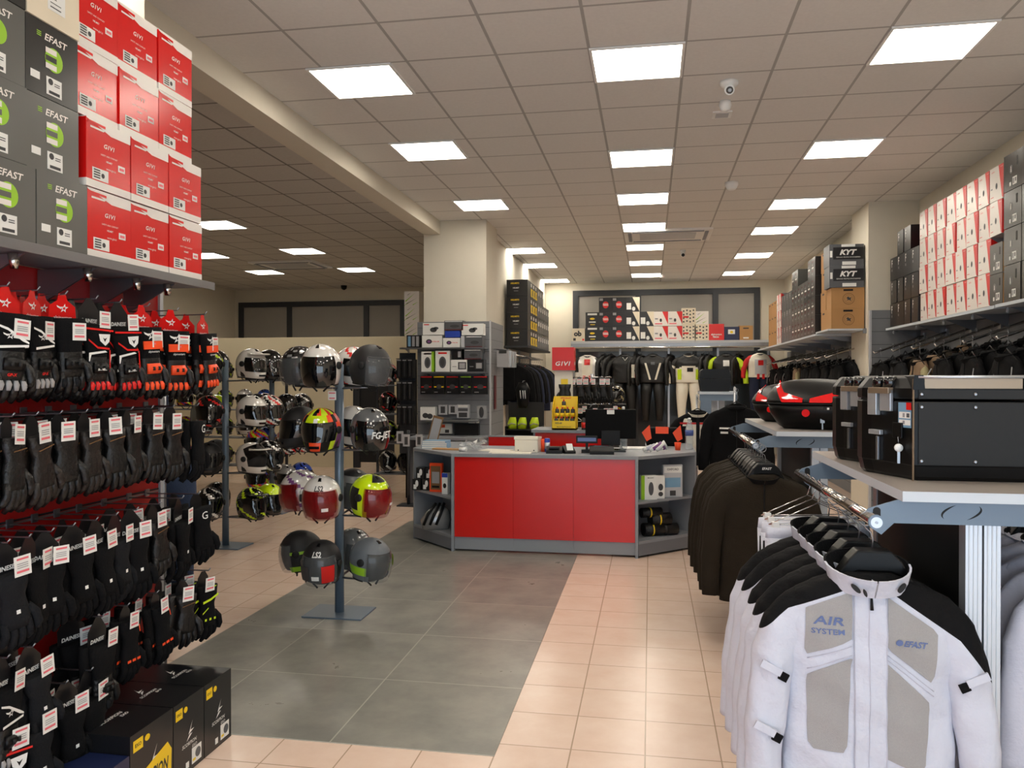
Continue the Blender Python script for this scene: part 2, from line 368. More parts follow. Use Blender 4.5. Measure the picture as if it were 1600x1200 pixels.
for i in range(3):   # rows above and behind the camera go on
    for nm, x in (('left', -2.02), ('centre', -.087), ('right', 1.733)):
        LP.put((x, 5.11 - (i + 1) * 2.32 + .29, CZ), 0, 'square lit ceiling panel overhead, %s row, %s one' % (nm, ORD[i]), 'ceiling panels overhead')
# cameras, detectors, air conditioner
p = at_z(1139, 128, CZ)
t = thing('security_camera', 'white dome security camera on the ceiling near the front lamps', 'security camera', (p.x, p.y, CZ))
b = MB(); b.lathe([(.001, 0), (.065, 0), (.065, -.02), (.05, -.035), (.02, -.05), (.001, -.05)], 'white', 20); b.build('mount', t)
b = MB(); b.tube([(0, 0, -.03), (0, -.02, -.06), (0, -.05, -.075)], [.02, .035, .035], 'white', 14); b.build('camera_body', t)
b = MB(); b.tube([(0, -.045, -.073), (0, -.062, -.081)], [.026, .024], 'black_gloss', 14); b.tube([(0, -.062, -.081), (0, -.064, -.082)], [.015, .012], 'steel', 12); b.build('lens', t, label='dark glass lens')
p = at_z(1133, 158, CZ)
b = MB(); b.lathe([(.001, 0), (.04, 0), (.05, -.03), (.035, -.07), (.001, -.08)], 'white', 18); tag(b.build('motion_detector', loc=(p.x, p.y, CZ)), 'round white detector on the ceiling right behind the dome camera', 'detector')
p = at_z(1128, 178, CZ)
t = thing('ceiling_sensor', 'small square white plate on the ceiling behind the dome camera', 'sensor', (p.x, p.y, CZ))
b = MB(); b.box((-.075, -.075, -.012), (.075, .075, 0), 'white'); b.build('plate', t)
b = MB(); b.box((-.05, -.05, -.016), (.05, .05, -.012), 'grey_edge'); b.build('cover', t)
p = at_z(1143, 285, CZ)
b = MB(); b.lathe([(.001, 0), (.07, 0), (.07, -.03), (.05, -.07), (.03, -.085), (.001, -.085)], 'white', 18); tag(b.build('smoke_detector', loc=(p.x, p.y, CZ)), 'white smoke detector on the ceiling between centre and right lamps', 'detector')
p = at_z(1035, 429, CZ)
b = MB(); b.lathe([(.001, 0), (.06, 0), (.05, -.06), (.001, -.07)], 'white', 14); tag(b.build('smoke_detector', loc=(p.x, p.y, CZ)), 'tiny far white detector beside the last centre lamp', 'detector')
p = at_z(1067, 391, CZ)
t = thing('security_camera', 'small far white bullet camera behind the air conditioner', 'security camera', (p.x, p.y, CZ))
b = MB(); b.lathe([(.001, 0), (.05, 0), (.04, -.04), (.001, -.04)], 'white', 14); b.build('mount', t)
b = MB(); b.tube([(0, .03, -.05), (0, -.08, -.09)], .035, 'white', 12); b.tube([(0, -.08, -.09), (0, -.085, -.092)], .028, 'black', 12); b.build('camera_body', t)
p = at_z(1043, 366, CZ)
def aircon(x, y, lab):
    t = thing('air_conditioner', lab, 'air conditioner', (x, y, CZ))
    b = MB(); b.prism([(-.62, -.45), (.62, -.45), (.62, .45), (-.62, .45)], -.03, 0, 'white'); b.build('cover', t)
    for k in range(4):
        c = MB(); a = k * PI / 2; L = .5 if k % 2 == 0 else .34; off = .38 if k % 2 == 0 else .54
        c.cbox((math.sin(a) * off, -math.cos(a) * off, -.036), (L * 2 * abs(math.cos(a)) + .05 * abs(math.sin(a)), L * 2 * abs(math.sin(a)) + .05 * abs(math.cos(a)), .012), 'grey_lam'); c.build('louvre', t)
    b = MB(); b.box((-.4, -.25, -.034), (.4, .25, -.03), 'grey_edge'); b.build('intake_grille', t)
aircon(p.x, p.y, 'wide flat cassette air conditioner in the main hall ceiling')
p = at_z(455, 413, CZ); aircon(p.x, p.y, 'cassette air conditioner in the dark left hall ceiling')
p = at_z(540, 447, CZ)
b = MB(); b.lathe([(.001, 0), (.07, 0), (.06, -.07), (.02, -.1), (.001, -.1)], 'black', 14); tag(b.build('security_camera', loc=(p.x, p.y - .1, CZ)), 'small dark camera above the left hall window band', 'security camera')
# ================================================================= left display wall
SWX = -2.3; SFX = -2.0; SHZ = 2.045; SEND = 3.40
t = thing('slatwall_panel', 'red slatted display wall full of hanging gloves', 'display wall', (SWX, 1.2, 0))
b = MB(); b.box((-.03, -2.3, 0), (0, 2.22, 2.02), 'red_wall')
for z in (.33, .70, 1.07, 1.45, 1.83): b.box((-.001, -2.3, z - .004), (.004, 2.22, z + .004), 'groove'); b.box((0, -2.3, z + .006), (.002, 2.22, z + .014), 'dark_void')
b.build('panel', t)
b = MB(); b.box((-.03, 2.22, 0), (.012, 2.245, 2.02), 'grey_edge'); b.build('edge_trim', t, label='pale grey vertical edge strip')
b = MB(); b.box((-.05, -2.3, 0), (-.031, 2.245, 2.01), 'wall_paint'); b.build('back_board', t)
b = MB(); b.box((-2.4, YF, 0), (-2.352, 3.4, CZ), 'wall_paint'); struct('wall_display', b)
t = thing('wall_shelf', 'grey metal shelf above the gloves carrying the helmet boxes', 'shelf', (SWX, 1.2, SHZ))
b = MB(); b.box((.006, -2.3, -.022), (.30, 2.19, 0), 'grey_lam_dark'); b.build('shelf_board', t)
b = MB(); b.box((.30, -2.3, -.032), (.306, 2.2, .002), 'steel'); b.build('front_strip', t)
for k, (px, py) in enumerate(((22, 425), (138, 440), (214, 452), (262, 463))):
    y = at_x(px, py, -2.08).y - 1.2
    c = MB(); c.prism_xz([(.007, -.03), (.26, -.03), (.02, -.16), (.007, -.16)], y - .004, y + .004, 'steel'); c.build('bracket', t)
    c = MB(); c.lathe([(.012, -.08), (.02, -.03)], 'chrome', 10, (.22, y, 0)); c.build('clip', t)

FACE = lambda d: ((-0, -d, 0), X3, Z3)
def giv_logo(b, o, u, v, w, m, bold=.03): b.text('GIVI', o, u, v, w, m, min(bold, .02), .2, hs=.85, sp=1.22)
def carton_red(w, d, h):
    """helmet carton, printed face towards -Y"""
    t = thing('helmet_box', '', 'box')
    b = MB(); b.box((-w / 2, -d / 2, 0), (w / 2, d / 2, h), 'box_red')
    b.box((-w / 2 - .0004, -d / 2 - .0004, 0), (w / 2 + .0004, d / 2 + .0004, .028), 'box_white')
    b.box((-w / 2 - .0004, -d / 2 - .0004, h - .002), (w / 2 + .0004, d / 2 + .0004, h + .0004), 'box_white')
    o = Vector((0, -d / 2 - .0008, 0)); a = (o, X3, Z3)
    x0 = -w / 2
    b.flat([(w / 2, h - .04), (w / 2, h), (x0, h), (x0, h - .006), (x0 + .06, h - .02), (x0 + .13, h - .04)], *a, 'box_white')
    b.flat([(x0 + .02, h - .035), (x0 + .09, h - .035), (x0 + .1, h - .028), (x0 + .02, h - .028)], *a, 'box_white')
    b.flat([(x0 + .01, h - .018), (x0 + .1, h - .022), (x0 + .1, h - .012), (x0 + .01, h - .01)], *a, 'box_red', .001)
    giv_logo(b, o + Vector((0, 0, h * .66)), X3, Z3, w * .24, 'box_white')
    b.text('SAFETY AND COMFORT', o + Vector((0, 0, h * .52)), X3, Z3, w * .38, 'box_white'); b.text('HELMET', o + Vector((0, 0, h * .44)), X3, Z3, w * .14, 'box_white', .02)
    b.text('www.givi.it', o + Vector((.01, 0, h * .33)), X3, Z3, w * .22, 'box_white')
    t_ = t; t = b.build('carton', t)
    l = MB(); l.box((x0 + .03, -d / 2 - .0016, .032), (x0 + .115, -d / 2 - .0008, .075), 'paper')
    a2 = (Vector((0, -d / 2 - .0018, 0)), X3, Z3)
    for k in range(4): l.rect(x0 + .036, .038 + k * .009, x0 + .07, .043 + k * .009, *a2, 'ink')
    l.disc(x0 + .085, .052, .009, *a2, 'ink'); l.build('barcode_label', t)
    l = MB(); l.box((.05, -d / 2 - .0016, h * .36), (.088, -d / 2 - .0008, h * .36 + .024), 'paper'); l.rect(.055, h * .36 + .006, .082, h * .36 + .016, Vector((0, -d / 2 - .0018, 0)), X3, Z3, 'pink_ink'); l.build('price_sticker', t)
    return t_
def carton_efast(w, d, h, body):
    t = thing('helmet_box', '', 'box')
    b = MB(); b.box((-w / 2, -d / 2, 0), (w / 2, d / 2, h), body); o = Vector((0, -d / 2 - .0006, 0))
    b.text('EFAST', o + Vector((.015, 0, h * .82)), X3, Z3, w * .44, 'box_white', .02, .2, hs=.85)
    for k in range(3): b.rect(-w * .3, h * (.79 + .025 * k), -w * .22, h * (.79 + .025 * k) + .003, o, X3, Z3, 'lime')
    b.disc(.005, h * .55, w * .17, o, X3, Z3, 'lime')
    for k in (-1, 0, 1): b.rect(-w * .14, h * .55 + k * .026 - .009, w * .07, h * .55 + k * .026 + .009, o, X3, Z3, 'box_white' if k else body, .001)
    t_ = t; t = b.build('carton', t)
    l = MB(); l.box((-.03, -d / 2 - .0016, .015), (.04, -d / 2 - .0008, .075), 'paper'); a2 = (Vector((0, -d / 2 - .0018, 0)), X3, Z3)
    l.disc(-.012, .06, .011, *a2, 'ink'); l.rect(-.02, .02, .03, .03, *a2, 'ink'); l.rect(.005, .05, .03, .053, *a2, 'ink'); l.rect(.005, .057, .03, .06, *a2, 'ink'); l.build('barcode_label', t)
    l = MB(); l.box((-.1, -d / 2 - .0016, .05), (-.06, -d / 2 - .0008, .075), 'paper'); l.build('price_sticker', t)
    return t_
CR = Proto(carton_red(.241, .28, .251)); CG = Proto(carton_efast(.24, .28, .25, 'box_grey')); CD = Proto(carton_efast(.24, .28, .25, 'box_dark'))
ROWN = ['bottom row', 'second row up', 'third row up', 'top row']
for r in range(4):
    dy = [0, -.01, -.06, -.055][r]
    for c in range(3):
        y = 3.19 - c * .248 + dy; fx = SFX - .143 - random.uniform(0, .012) - (.01 if r > 1 else 0)
        CR.put((fx, y, SHZ + r * .2545 + .001), PI / 2 + random.uniform(-.015, .015), 'red and white helmet box, left shelf, %s, %s from aisle end' % (ROWN[r], ORD[c]), 'red helmet boxes on the left shelf')
for r in range(4):
    dy = [0, -.035, -.04, -.04][r]
    for c in range(3):
        y = 2.445 - c * .245 + dy
        if r == 3 and c == 0: continue
        (CD if (r == 2 and c == 0) or (r == 3) else CG).put((SFX - .143 - random.uniform(0, .01), y, SHZ + r * .2515 + .001), PI / 2, '%s helmet box with lime disc, %s, %s from the red boxes' % ('blackish' if (r == 2 and c == 0) or r == 3 else 'grey', ROWN[r], ORD[c]), 'grey helmet boxes on the left shelf')
t = thing('helmet_box', 'cream white helmet box on top of the grey boxes beside the red ones', 'box', (SFX - .143, 2.405, SHZ + 3 * .2515 + .001), PI / 2)
b = MB(); b.box((-.12, -.14, 0), (.12, .14, .25), 'box_cream'); o = Vector((0, -.1408, 0))
for k in range(10):
    a = .6 + k * .09; b.flat([(-.1 + .0 + .07 * math.cos(a), .19 + .1 * math.sin(a + 2.2)), (-.1 + .07 * math.cos(a + .1), .19 + .1 * math.sin(a + 2.3)), (-.094 + .07 * math.cos(a + .1), .19 + .1 * math.sin(a + 2.3)), (-.094 + .07 * math.cos(a), .19 + .1 * math.sin(a + 2.2))], o, X3, Z3, 'board_top')
b.build('carton', t)
b = MB(); b.box((-.03, -.1416, .05), (.05, -.1408, .16), 'paper'); b.disc(.0, .13, .013, (0, -.1418, 0), X3, Z3, 'ink'); b.rect(-.02, .06, .03, .064, (0, -.1418, 0), X3, Z3, 'ink'); b.rect(-.02, .075, .03, .078, (0, -.1418, 0), X3, Z3, 'ink'); b.rect(-.02, .09, .01, .093, (0, -.1418, 0), X3, Z3, 'ink'); b.build('barcode_label', t)

# ---------------------------------------------------------------- gloves
STAR = [(0.5 * (1 if k % 2 == 0 else .42) * math.cos(PI / 2 + k * PI / 5), .5 * (1 if k % 2 == 0 else .42) * math.sin(PI / 2 + k * PI / 5)) for k in range(10)]
def star_logo(b, cx, cz, s, o, m, m2=None, lift=.0006):
    """slanted star mark beside an open loop"""
    b.flat([(cx + (x + .25 * z) * s, cz + z * s) for x, z in STAR], o, X3, Z3, m, lift)
    if m2: b.flat([(cx + (x + .25 * z) * s * .5, cz + z * s * .5) for x, z in STAR], o, X3, Z3, m2, lift + .0004)
    b.flat([(cx - .35 * s, cz - .1 * s), (cx - .8 * s, cz + .1 * s), (cx - .9 * s, cz + .3 * s), (cx - .3 * s, cz + .1 * s)], o, X3, Z3, m, lift)
def ring(cx, cy, cz, w, d, n=12, tilt=0, pw=2.4):
    R = []
    for k in range(n):
        a = 2 * PI * k / n; ca, sa = math.cos(a), math.sin(a)
        R.append((cx + w * math.copysign(abs(ca) ** (2 / pw), ca), cy + d * math.copysign(abs(sa) ** (2 / pw), sa), cz + tilt * ca))
    return R
def glove(b, x, y, side, kind, curl=.0, rot=0.):
    """one hanging glove, cuff up at z=0, fingers down; back of the hand towards -Y"""
    K = dict(race=dict(cuff=.062, L=.115, m='cloth_black', p='leather', f='leather'),
             leather=dict(cuff=.047, L=.07, m='leather', p='leather', f='leather'),
             brown=dict(cuff=.047, L=.07, m='leather_brown', p='leather_brown', f='leather_brown'),
             textile=dict(cuff=.052, L=.09, m='cloth_black', p='cloth_black', f='cloth_black'),
             grey=dict(cuff=.052, L=.08, m='cloth_charcoal', p='cloth_charcoal', f='cloth_charcoal'))[kind]
    k0 = len(b.v)
    c, L = K['cuff'], K['L']
    b.loft([ring(0, 0, 0, c, .020), ring(0, 0, -L * .45, c * .93, .020), ring(0, 0, -L * .85, c * .68, .018), ring(0, 0, -L, c * .70, .017),
            ring(0, 0, -L - .03, .043, .019), ring(0, -.002, -L - .065, .045, .018), ring(0, -.002, -L - .085, .044, .015)], [K['m']] * (12 * 3) + [K['p']] * (12 * 3))
    z0 = -L - .075
    for i, (fx, fl) in enumerate(((-.033, .058), (-.011, .073), (.011, .076), (.033, .062))):
        fx *= side; a = fx * 2.2
        pts = [(fx, -.002, z0 + .012), (fx + a * .03, -.006, z0 - fl * .4), (fx + a * .08, -.004 + curl, z0 - fl * .75), (fx + a * .1, .004 + curl * 2, z0 - fl)]
        b.tube(pts, [.0125, .012, .0115, .008], K['f'], 8)
    b.tube([(-.038 * side, .002, -L - .03), (-.056 * side, -.008, -L - .055), (-.06 * side, -.012, -L - .085), (-.056 * side, -.01, -L - .105)], [.014, .014, .0125, .008], K['f'], 8)
    return k0
def xf(b, k0, x, y, z, rz=0, ry=0):
    M = Matrix.Translation((x, y, z)) @ Matrix.Rotation(rz, 4, 'Z') @ Matrix.Rotation(ry, 4, 'Y')
    for i in range(k0, len(b.v)): b.v[i] = tuple(M @ Vector(b.v[i]))
def deco(b, style, L):
    o = Vector((0, -.0215, 0))
    if style in ('white', 'orange', 'rred', 'plain'):
        acc = {'white': 'white', 'orange': 'orange', 'rred': 'red', 'plain': 'cloth_charcoal'}[style]
        # knuckle armour and finger plates
        b.loft([ring(0, -.017, -L - .02, .030, .010, 10), ring(0, -.024, -L - .038, .036, .010, 10), ring(0, -.017, -L - .058, .032, .008, 10)], 'plastic_black' if style != 'orange' else 'orange')
        for x in (-.012, .012): b.tube([(x, -.033, -L - .032), (x, -.033, -L - .046)], .005, 'rubber', 6)
        for i, fx in enumerate((-.033, -.011, .011, .033)):
            if style == 'plain' and i % 2: continue
            b.loft([ring(fx * 1.03, -.014, -L - .088, .006, .004, 8), ring(fx * 1.05, -.018, -L - .1, .0095, .005, 8), ring(fx * 1.1, -.016, -L - .118, .006, .004, 8)], 'mesh_grey' if style == 'white' else acc)
        # accents on the cuff
        if style == 'white':
            b.flat([(-.055, -.035), (-.02, -.045), (.03, -.075), (.045, -.085), (.045, -.09), (.025, -.083), (-.02, -.053), (-.055, -.041)], o, X3, Z3, 'white')
            b.flat([(-.045, -.100), (.045, -.092), (.045, -.099), (-.045, -.108)], o + Vector((0, .001, 0)), X3, Z3, 'white')
            star_logo(b, -.012, -.068, .026, o, 'white', 'cloth_black')
            b.text('GP-X', o + Vector((-.005, 0, -L - .071)), X3, Z3, .03, 'red', .03, .2)
        if style == 'orange':
            star_logo(b, -.002, -.03, .04, o, 'white', 'cloth_black')
            b.box((-.042, -.0235, -.082), (.042, -.019, -.052), 'orange'); b.text('alpinestars', o + Vector((0, -.003, -.092)), X3, Z3, .05, 'white')
        if style == 'rred':
            b.flat([(-.06, -.01), (.06, -.018), (.06, -.024), (-.06, -.017)], o, X3, Z3, 'red'); b.flat([(-.05, -.05), (-.01, -.078), (.04, -.082), (.04, -.089), (-.012, -.085), (-.05, -.057)], o, X3, Z3, 'red')
            b.flat([(-.005, -.033), (.045, -.033), (.04, -.06), (.022, -.075), (.0, -.058)], o, X3, Z3, 'white'); b.flat([(.012, -.045), (.02, -.05), (.03, -.045), (.02, -.062)], o, X3, Z3, 'black', .001)
            b.flat([(-.05, -.1), (.02, -.092), (.03, -.098), (-.04, -.107), (-.048, -.13), (-.052, -.13)], o, X3, Z3, 'white'); b.flat([(.045, -.09), (.05, -.09), (.047, -.16), (.042, -.17)], o + Vector((0, .006, 0)), X3, Z3, 'red')
            b.text('DAINESE', o + Vector((-.005, -.012, -L - .045)), X3, Z3, .04, 'white', .03, .2)
    elif style == 'seams':
        for i, fx in enumerate((-.022, 0, .022)): b.flat([(fx - .0008, -L - .02), (fx + .0008, -L - .02), (fx + .0008, -L - .08), (fx - .0008, -L - .08)], o + Vector((0, .001, 0)), X3, Z3, 'cloth_charcoal')
        b.flat([(-.03, -.04), (.03, -.03), (.03, -.033), (-.03, -.043)], o, X3, Z3, 'carton_dark')
    elif style == 'reflect': b.flat([(-.006, -L - .04), (.006, -L - .04), (.006, -L - .028), (-.006, -L - .028)], o + Vector((0, .001, 0)), X3, Z3, 'white')
    elif style == 'neon':
        b.flat([(-.04, -.06), (.0, -.052), (.04, -.035), (.04, -.045), (.0, -.062), (-.04, -.07)], o + Vector((0, -.002, 0)), X3, Z3, 'neon')
        b.flat([(.0, -.005), (.03, .0), (.03, -.004), (.0, -.009)], o, X3, Z3, 'neon'); b.flat([(-.04, -L - .02), (-.01, -L - .0), (-.01, -L - .005), (-.04, -L - .026)], o, X3, Z3, 'neon')
        for x in (-.028, -.004, .02): b.rect(x, -L - .058, x + .01, -L - .048, o, X3, Z3, 'neon')
    elif style == 'orangebar':
        for x in (-.035, -.01, .015): b.rect(x, -L - .065, x + .018, -L - .055, o + Vector((0, .001, 0)), X3, Z3, 'orange')
        b.flat([(.02, -.02), (.024, -.02), (.03, -.05), (.026, -.05)], o, X3, Z3, 'orange')
    elif style == 'g': b.text('G', o + Vector((0, 0, -.03)), X3, Z3, .028, 'white', .0)
def glove_pair(kind, style, card, tagc=True, name='glove_pair'):
    """origin on the peg; everything hangs below"""
    t = thing(name, '', 'gloves'); L = dict(race=.115, leather=.07, brown=.07, textile=.09, grey=.08)[kind]
    top = {'red': -.075, 'black': -.09, 'small': -.055, 'white': -.05}[card]
    for i, (x, y, rz, ry, sd) in enumerate(((-.012, .016, .22, .05, 1), (.010, -.022, -.12, -.04, -1))):
        b = MB(); k0 = glove(b, x, y, sd, kind, .004 * (i + 1)); deco(b, style, L); xf(b, k0, x, y, top, rz, ry); b.build('glove', t)
    b = MB(); yy = -.004
    if card == 'red':
        b.prism_xz([(-.055, -.09), (.055, -.09), (.05, -.035), (.02, -.015), (.012, .008), (-.012, .008), (-.02, -.015), (-.05, -.035)], yy - .002, yy, 'box_red'); o = Vector((0, yy - .003, 0))
        star_logo(b, .005, -.042, .032, o, 'paper', 'box_red'); b.text('alpinestars', o + Vector((0, 0, -.075)), X3, Z3, .07, 'paper')
    elif card == 'black':
        b.prism_xz([(-.05, -.10), (.05, -.10), (.05, -.04), (.012, .006), (-.012, .006), (-.05, -.04)], yy - .002, yy, 'box_black'); o = Vector((0, yy - .003, 0)); b.text('DAINESE', o + Vector((0, 0, -.075)), X3, Z3, .075, 'paper', .03, .15)
    elif card == 'small': b.prism_xz([(-.03, -.065), (.03, -.065), (.03, -.02), (.01, .006), (-.01, .006), (-.03, -.02)], yy - .002, yy, 'box_black')
    else: b.prism_xz([(-.03, -.06), (.03, -.06), (.03, -.02), (.01, .006), (-.01, .006), (-.03, -.02)], yy - .002, yy, 'box_black')
    hc = b.build('header_card', t)
    if tagc:
        b = MB(); zz = {'red': -.15, 'black': -.1, 'small': -.075, 'white': -.075}[card]; x0 = .006 if card in ('red', 'black') else -.026
        b.box((x0, -.046, zz), (x0 + .054, -.045, zz + .06), 'paper'); o = Vector((0, -.0465, zz))
        b.rect(x0 + .008, .048, x0 + .046, .054, o, X3, Z3, 'pink_ink'); b.rect(x0 + .006, .01, x0 + .046, .017, o, X3, Z3, 'pink_ink')
        for k in range(3): b.rect(x0 + .008, .024 + k * .006, x0 + .044, .0265 + k * .006, o, X3, Z3, 'grey_ink')
        b.build('price_tag', hc, label='white price tag with pink print')
    return t
GP = {k: Proto(glove_pair(*a)) for k, a in dict(
    white=('race', 'white', 'red'), orange=('race', 'orange', 'red'), rred=('race', 'rred', 'black'), racep=('race', 'plain', 'red'), racek=('race', 'plain', 'black'), whitek=('race', 'white', 'black'),
    leather=('leather', 'seams', 'small'), brown=('brown', 'seams', 'small'), text=('textile', 'reflect', 'black'), textg=('grey', 'reflect', 'black'),
    neon=('textile', 'neon', 'small'), bar=('textile', 'orangebar', 'white'), under=('textile', 'g', 'small', False), plain=('leather', 'none', 'white')).items()}
def hook(y, z, n, d=.26):
    h = MB(); h.tube([(0, 0, .0), (d, 0, .004), (d + .01, 0, .016)], .003, 'steel', 6); h.box((-.002, -.015, -.012), (.004, .015, .02), 'steel')
    return tag(h.build('peg_hook', loc=(SWX + .006, y, z)), n, 'hook', 'steel pegs in the red display wall')
DESC = dict(white='black racing gloves with white knuckles and star mark', orange='black racing gloves with bright orange wrist panels', rred='black and red racing gloves with white patch', racep='plain black racing gloves with armoured knuckles', racek='black armoured racing gloves under a black card', whitek='black racing gloves with white cuff lines',
    leather='black leather gloves with white price tag', brown='dark brown leather gloves with white price tag', text='black textile gloves under a black header card', textg='dark grey textile gloves under a black header card',
    neon='black gloves with fluorescent yellow stripes', bar='black gloves with orange finger bars', under='thin black inner gloves with white G', plain='smooth black leather gloves with white price tag')
def glove_row(rn, z, px, kinds, py, drop=0, xs=(.05, .125, .20, .27), sc=1.):
    for i, (p, k) in enumerate(zip(px, kinds)):
        y = at_x(p, py, SWX + .24).y
        hook(y, z, 'steel peg, %s, %s from the left of the photo' % (rn, ORD[i]))
        for j, x in enumerate(xs):
            kk = k if j >= 1 else k
            GP[kk].put((SWX + x, y + random.uniform(-.02, .02), z - random.uniform(0, .006) - drop), PI / 2 + random.uniform(-.32, .25), '%s, %s, peg %s from left, %s' % (DESC[kk], rn, ORD[i], ['innermost', 'second', 'third', 'front'][j + 4 - len(xs)]),
                        'gloves on the display wall, ' + rn, ry=random.uniform(-.09, .09), rx=random.uniform(-.03, .03), scale=sc * random.uniform(.96, 1.03))
glove_row('top row', 1.895, (0, 48, 92, 140, 178, 222, 268, 312), ('white', 'white', 'racep', 'rred', 'rred', 'orange', 'orange', 'orange'), 490, xs=(.08, .16, .24), sc=1.08)
glove_row('second row', 1.475, (8, 46, 84, 124, 160, 196, 228, 262, 300), ('leather', 'brown', 'plain', 'brown', 'leather', 'plain', 'leather', 'leather', 'under'), 640, xs=(.13, .24), sc=1.12)
glove_row('third row', 1.07, (0, 34, 70, 104, 140, 172, 204, 240, 276, 302), ('textg', 'text', 'text', 'text', 'text', 'textg', 'text', 'leather', 'text', 'under'), 800, xs=(.13, .24), sc=1.08)
glove_row('fourth row', .70, (0, 40, 150, 190, 236, 282, 318), ('whitek', 'textg', 'racek', 'bar', 'bar', 'leather', 'neon'), 940, xs=(.13, .24), sc=1.08)
glove_row('lowest row', .52, (6, 46, 92, 132), ('rred', 'textg', 'text', 'racek'), 1020, xs=(.13, .24), sc=1.1)
# jeans at the end of the wall
def trousers(name, label, m, L, w, mats2=None):
    t = thing(name, label, 'trousers'); b = MB()
    for s in (-1, 1): b.loft([ring(s * w * .27, 0, -.0, w * .27, .03), ring(s * w * .27, 0, -.2, w * .29, .045), ring(s * w * .27, 0, -L * .6, w * .24, .04), ring(s * w * .27, 0, -L, w * .22, .035)], m)
    b.build('leg_panels', t); b = MB(); b.loft([ring(0, 0, .02, w * .52, .028), ring(0, 0, -.02, w * .54, .036)], m); b.build('waistband', t)
    return t
t = trousers('jeans', 'dark blue jeans hanging at the aisle end of the red wall', 'denim', .85, .3); t.location = (-2.42, 3.62, 1.18); t.rotation_euler = (0, 0, .5)
t = trousers('jeans', 'blackish jeans hanging behind the dark blue pair', 'cloth_navy', .8, .3); t.location = (-2.62, 3.7, 1.62); t.rotation_euler = (0, 0, .3)
t = thing('rail_arm', 'steel arm at the end of the red wall holding the jeans', 'clothes arm', (-2.33, 3.6, 0))
b = MB(); b.tube([(-.02, -.06, 0), (-.02, -.06, 1.9)], .012, 'steel'); b.build('upright', t)
for z in (1.225, 1.665):
    b = MB(); b.tube([(-.02, -.06, z), (-.38, .1, z)], .008, 'steel'); b.build('arm', t)

# ---------------------------------------------------------------- cartons on the floor
def scorpion(w, d, h, kind):
    t = thing('helmet_box', '', 'box'); b = MB(); m = 'box_blue' if kind == 'blue' else 'box_black'
    b.box((-w / 2, -d / 2, 0), (w / 2, d / 2, h), m); o = Vector((0, -d / 2 - .0006, 0)); tp = Vector((0, 0, h + .0004))
    if kind != 'blue':
        for q, (uu, vv, c) in enumerate(((X3, Z3, o + Vector((0, 0, h * .5))), (X3, Y3, tp))):
            s = w * .32 if q == 0 else w * .3; U2 = Vector(uu); V2 = Vector(vv)
            b.flat([(-.1 * s, .0), (.35 * s, .75 * s), (.1 * s, .22 * s), (.5 * s, .2 * s)], c, U2, V2, 'paper'); b.flat([(.1 * s, -.0), (.3 * s, -.02 * s), (-.3 * s, -.35 * s), (-.02 * s, -.04 * s)], c, U2, V2, 'paper')
            b.text('SCORPION', c - V2 * w * .17, U2, V2, w * .48, 'paper', .01, .2); b.text('EXO', c + U2 * w * .17 - V2 * w * .27, U2, V2, w * .16, 'paper', .01, .2)
        b.rect(-w * .44, h * .78, -w * .22, h * .92, o, X3, Z3, 'yellow'); b.text('EXO', o + Vector((-w * .33, 0, h * .85)), X3, Z3, w * .14, 'box_black', .02, lift=.001)
        b.disc(-w * .12, h * .86, w * .06, o, X3, Z3, 'yellow', ry=h * .04)
        if kind == 'yellow':
            b.flat([(-w * .46, .01), (w * .44, .01), (w * .46, h * .5), (w * .36, h * .62), (-w * .46, h * .42)], o, X3, Z3, 'yellow', .0008)
            b.text('SCORPION', o + Vector((-w * .02, 0, h * .36)), X3, Z3, w * .8, 'box_black', .03, .2, lift=.0012, hs=1.6); b.text('EXO', o + Vector((w * .16, 0, h * .16)), X3, Z3, w * .42, 'box_black', .04, .2, lift=.0012, hs=1.3)
    else:
        b.text('R', tp + Vector((0, 0.02, 0)), X3, Y3, w * .3, 'paper', .04, .2); b.text('www.richa.eu', tp + Vector((0, d * .36, 0)), X3, Y3, w * .5, 'paper', .01)
        b.disc(w * .38, h * .8, w * .05, o, X3, Z3, 'paper')
    b.build('carton', t)
    if kind != 'blue' and kind != 'yellow':
        l = MB(); l.box((w * .08, -d / 2 - .0016, .02), (w * .4, -d / 2 - .0008, .085), 'paper'); l.disc(w * .28, .055, .02, (0, -d / 2 - .0018, 0), X3, Z3, 'box_mid'); l.rect(w * .1, .03, w * .2, .04, (0, -d / 2 - .0018, 0), X3, Z3, 'yellow'); l.build('barcode_label', t)
        l = MB(); l.box((-w * .12, -d / 2 - .0016, .02), (-w * .02, -d / 2 - .0008, .045), 'paper'); l.build('price_sticker', t)
    return t
for i, (y0, y1, kind, lab) in enumerate(((3.065, 3.28, 'black', 'black helmet carton on the floor, farthest of the row under the gloves'), (2.845, 3.06, 'black', 'black helmet carton on the floor, second farthest under the gloves'),
        (2.58, 2.84, 'yellow', 'black helmet carton with large yellow print on the floor'), (2.22, 2.575, 'blue', 'dark blue carton on the floor with white letter R on top'), (1.8, 2.21, 'blue', 'dark blue carton on the floor nearest the camera'))):
    t = scorpion(y1 - y0, .44, .305 if kind != 'blue' else .24, kind); t.location = (-1.85 - .22, (y0 + y1) / 2, 0); t.rotation_euler = (0, 0, PI / 2); t['label'] = lab
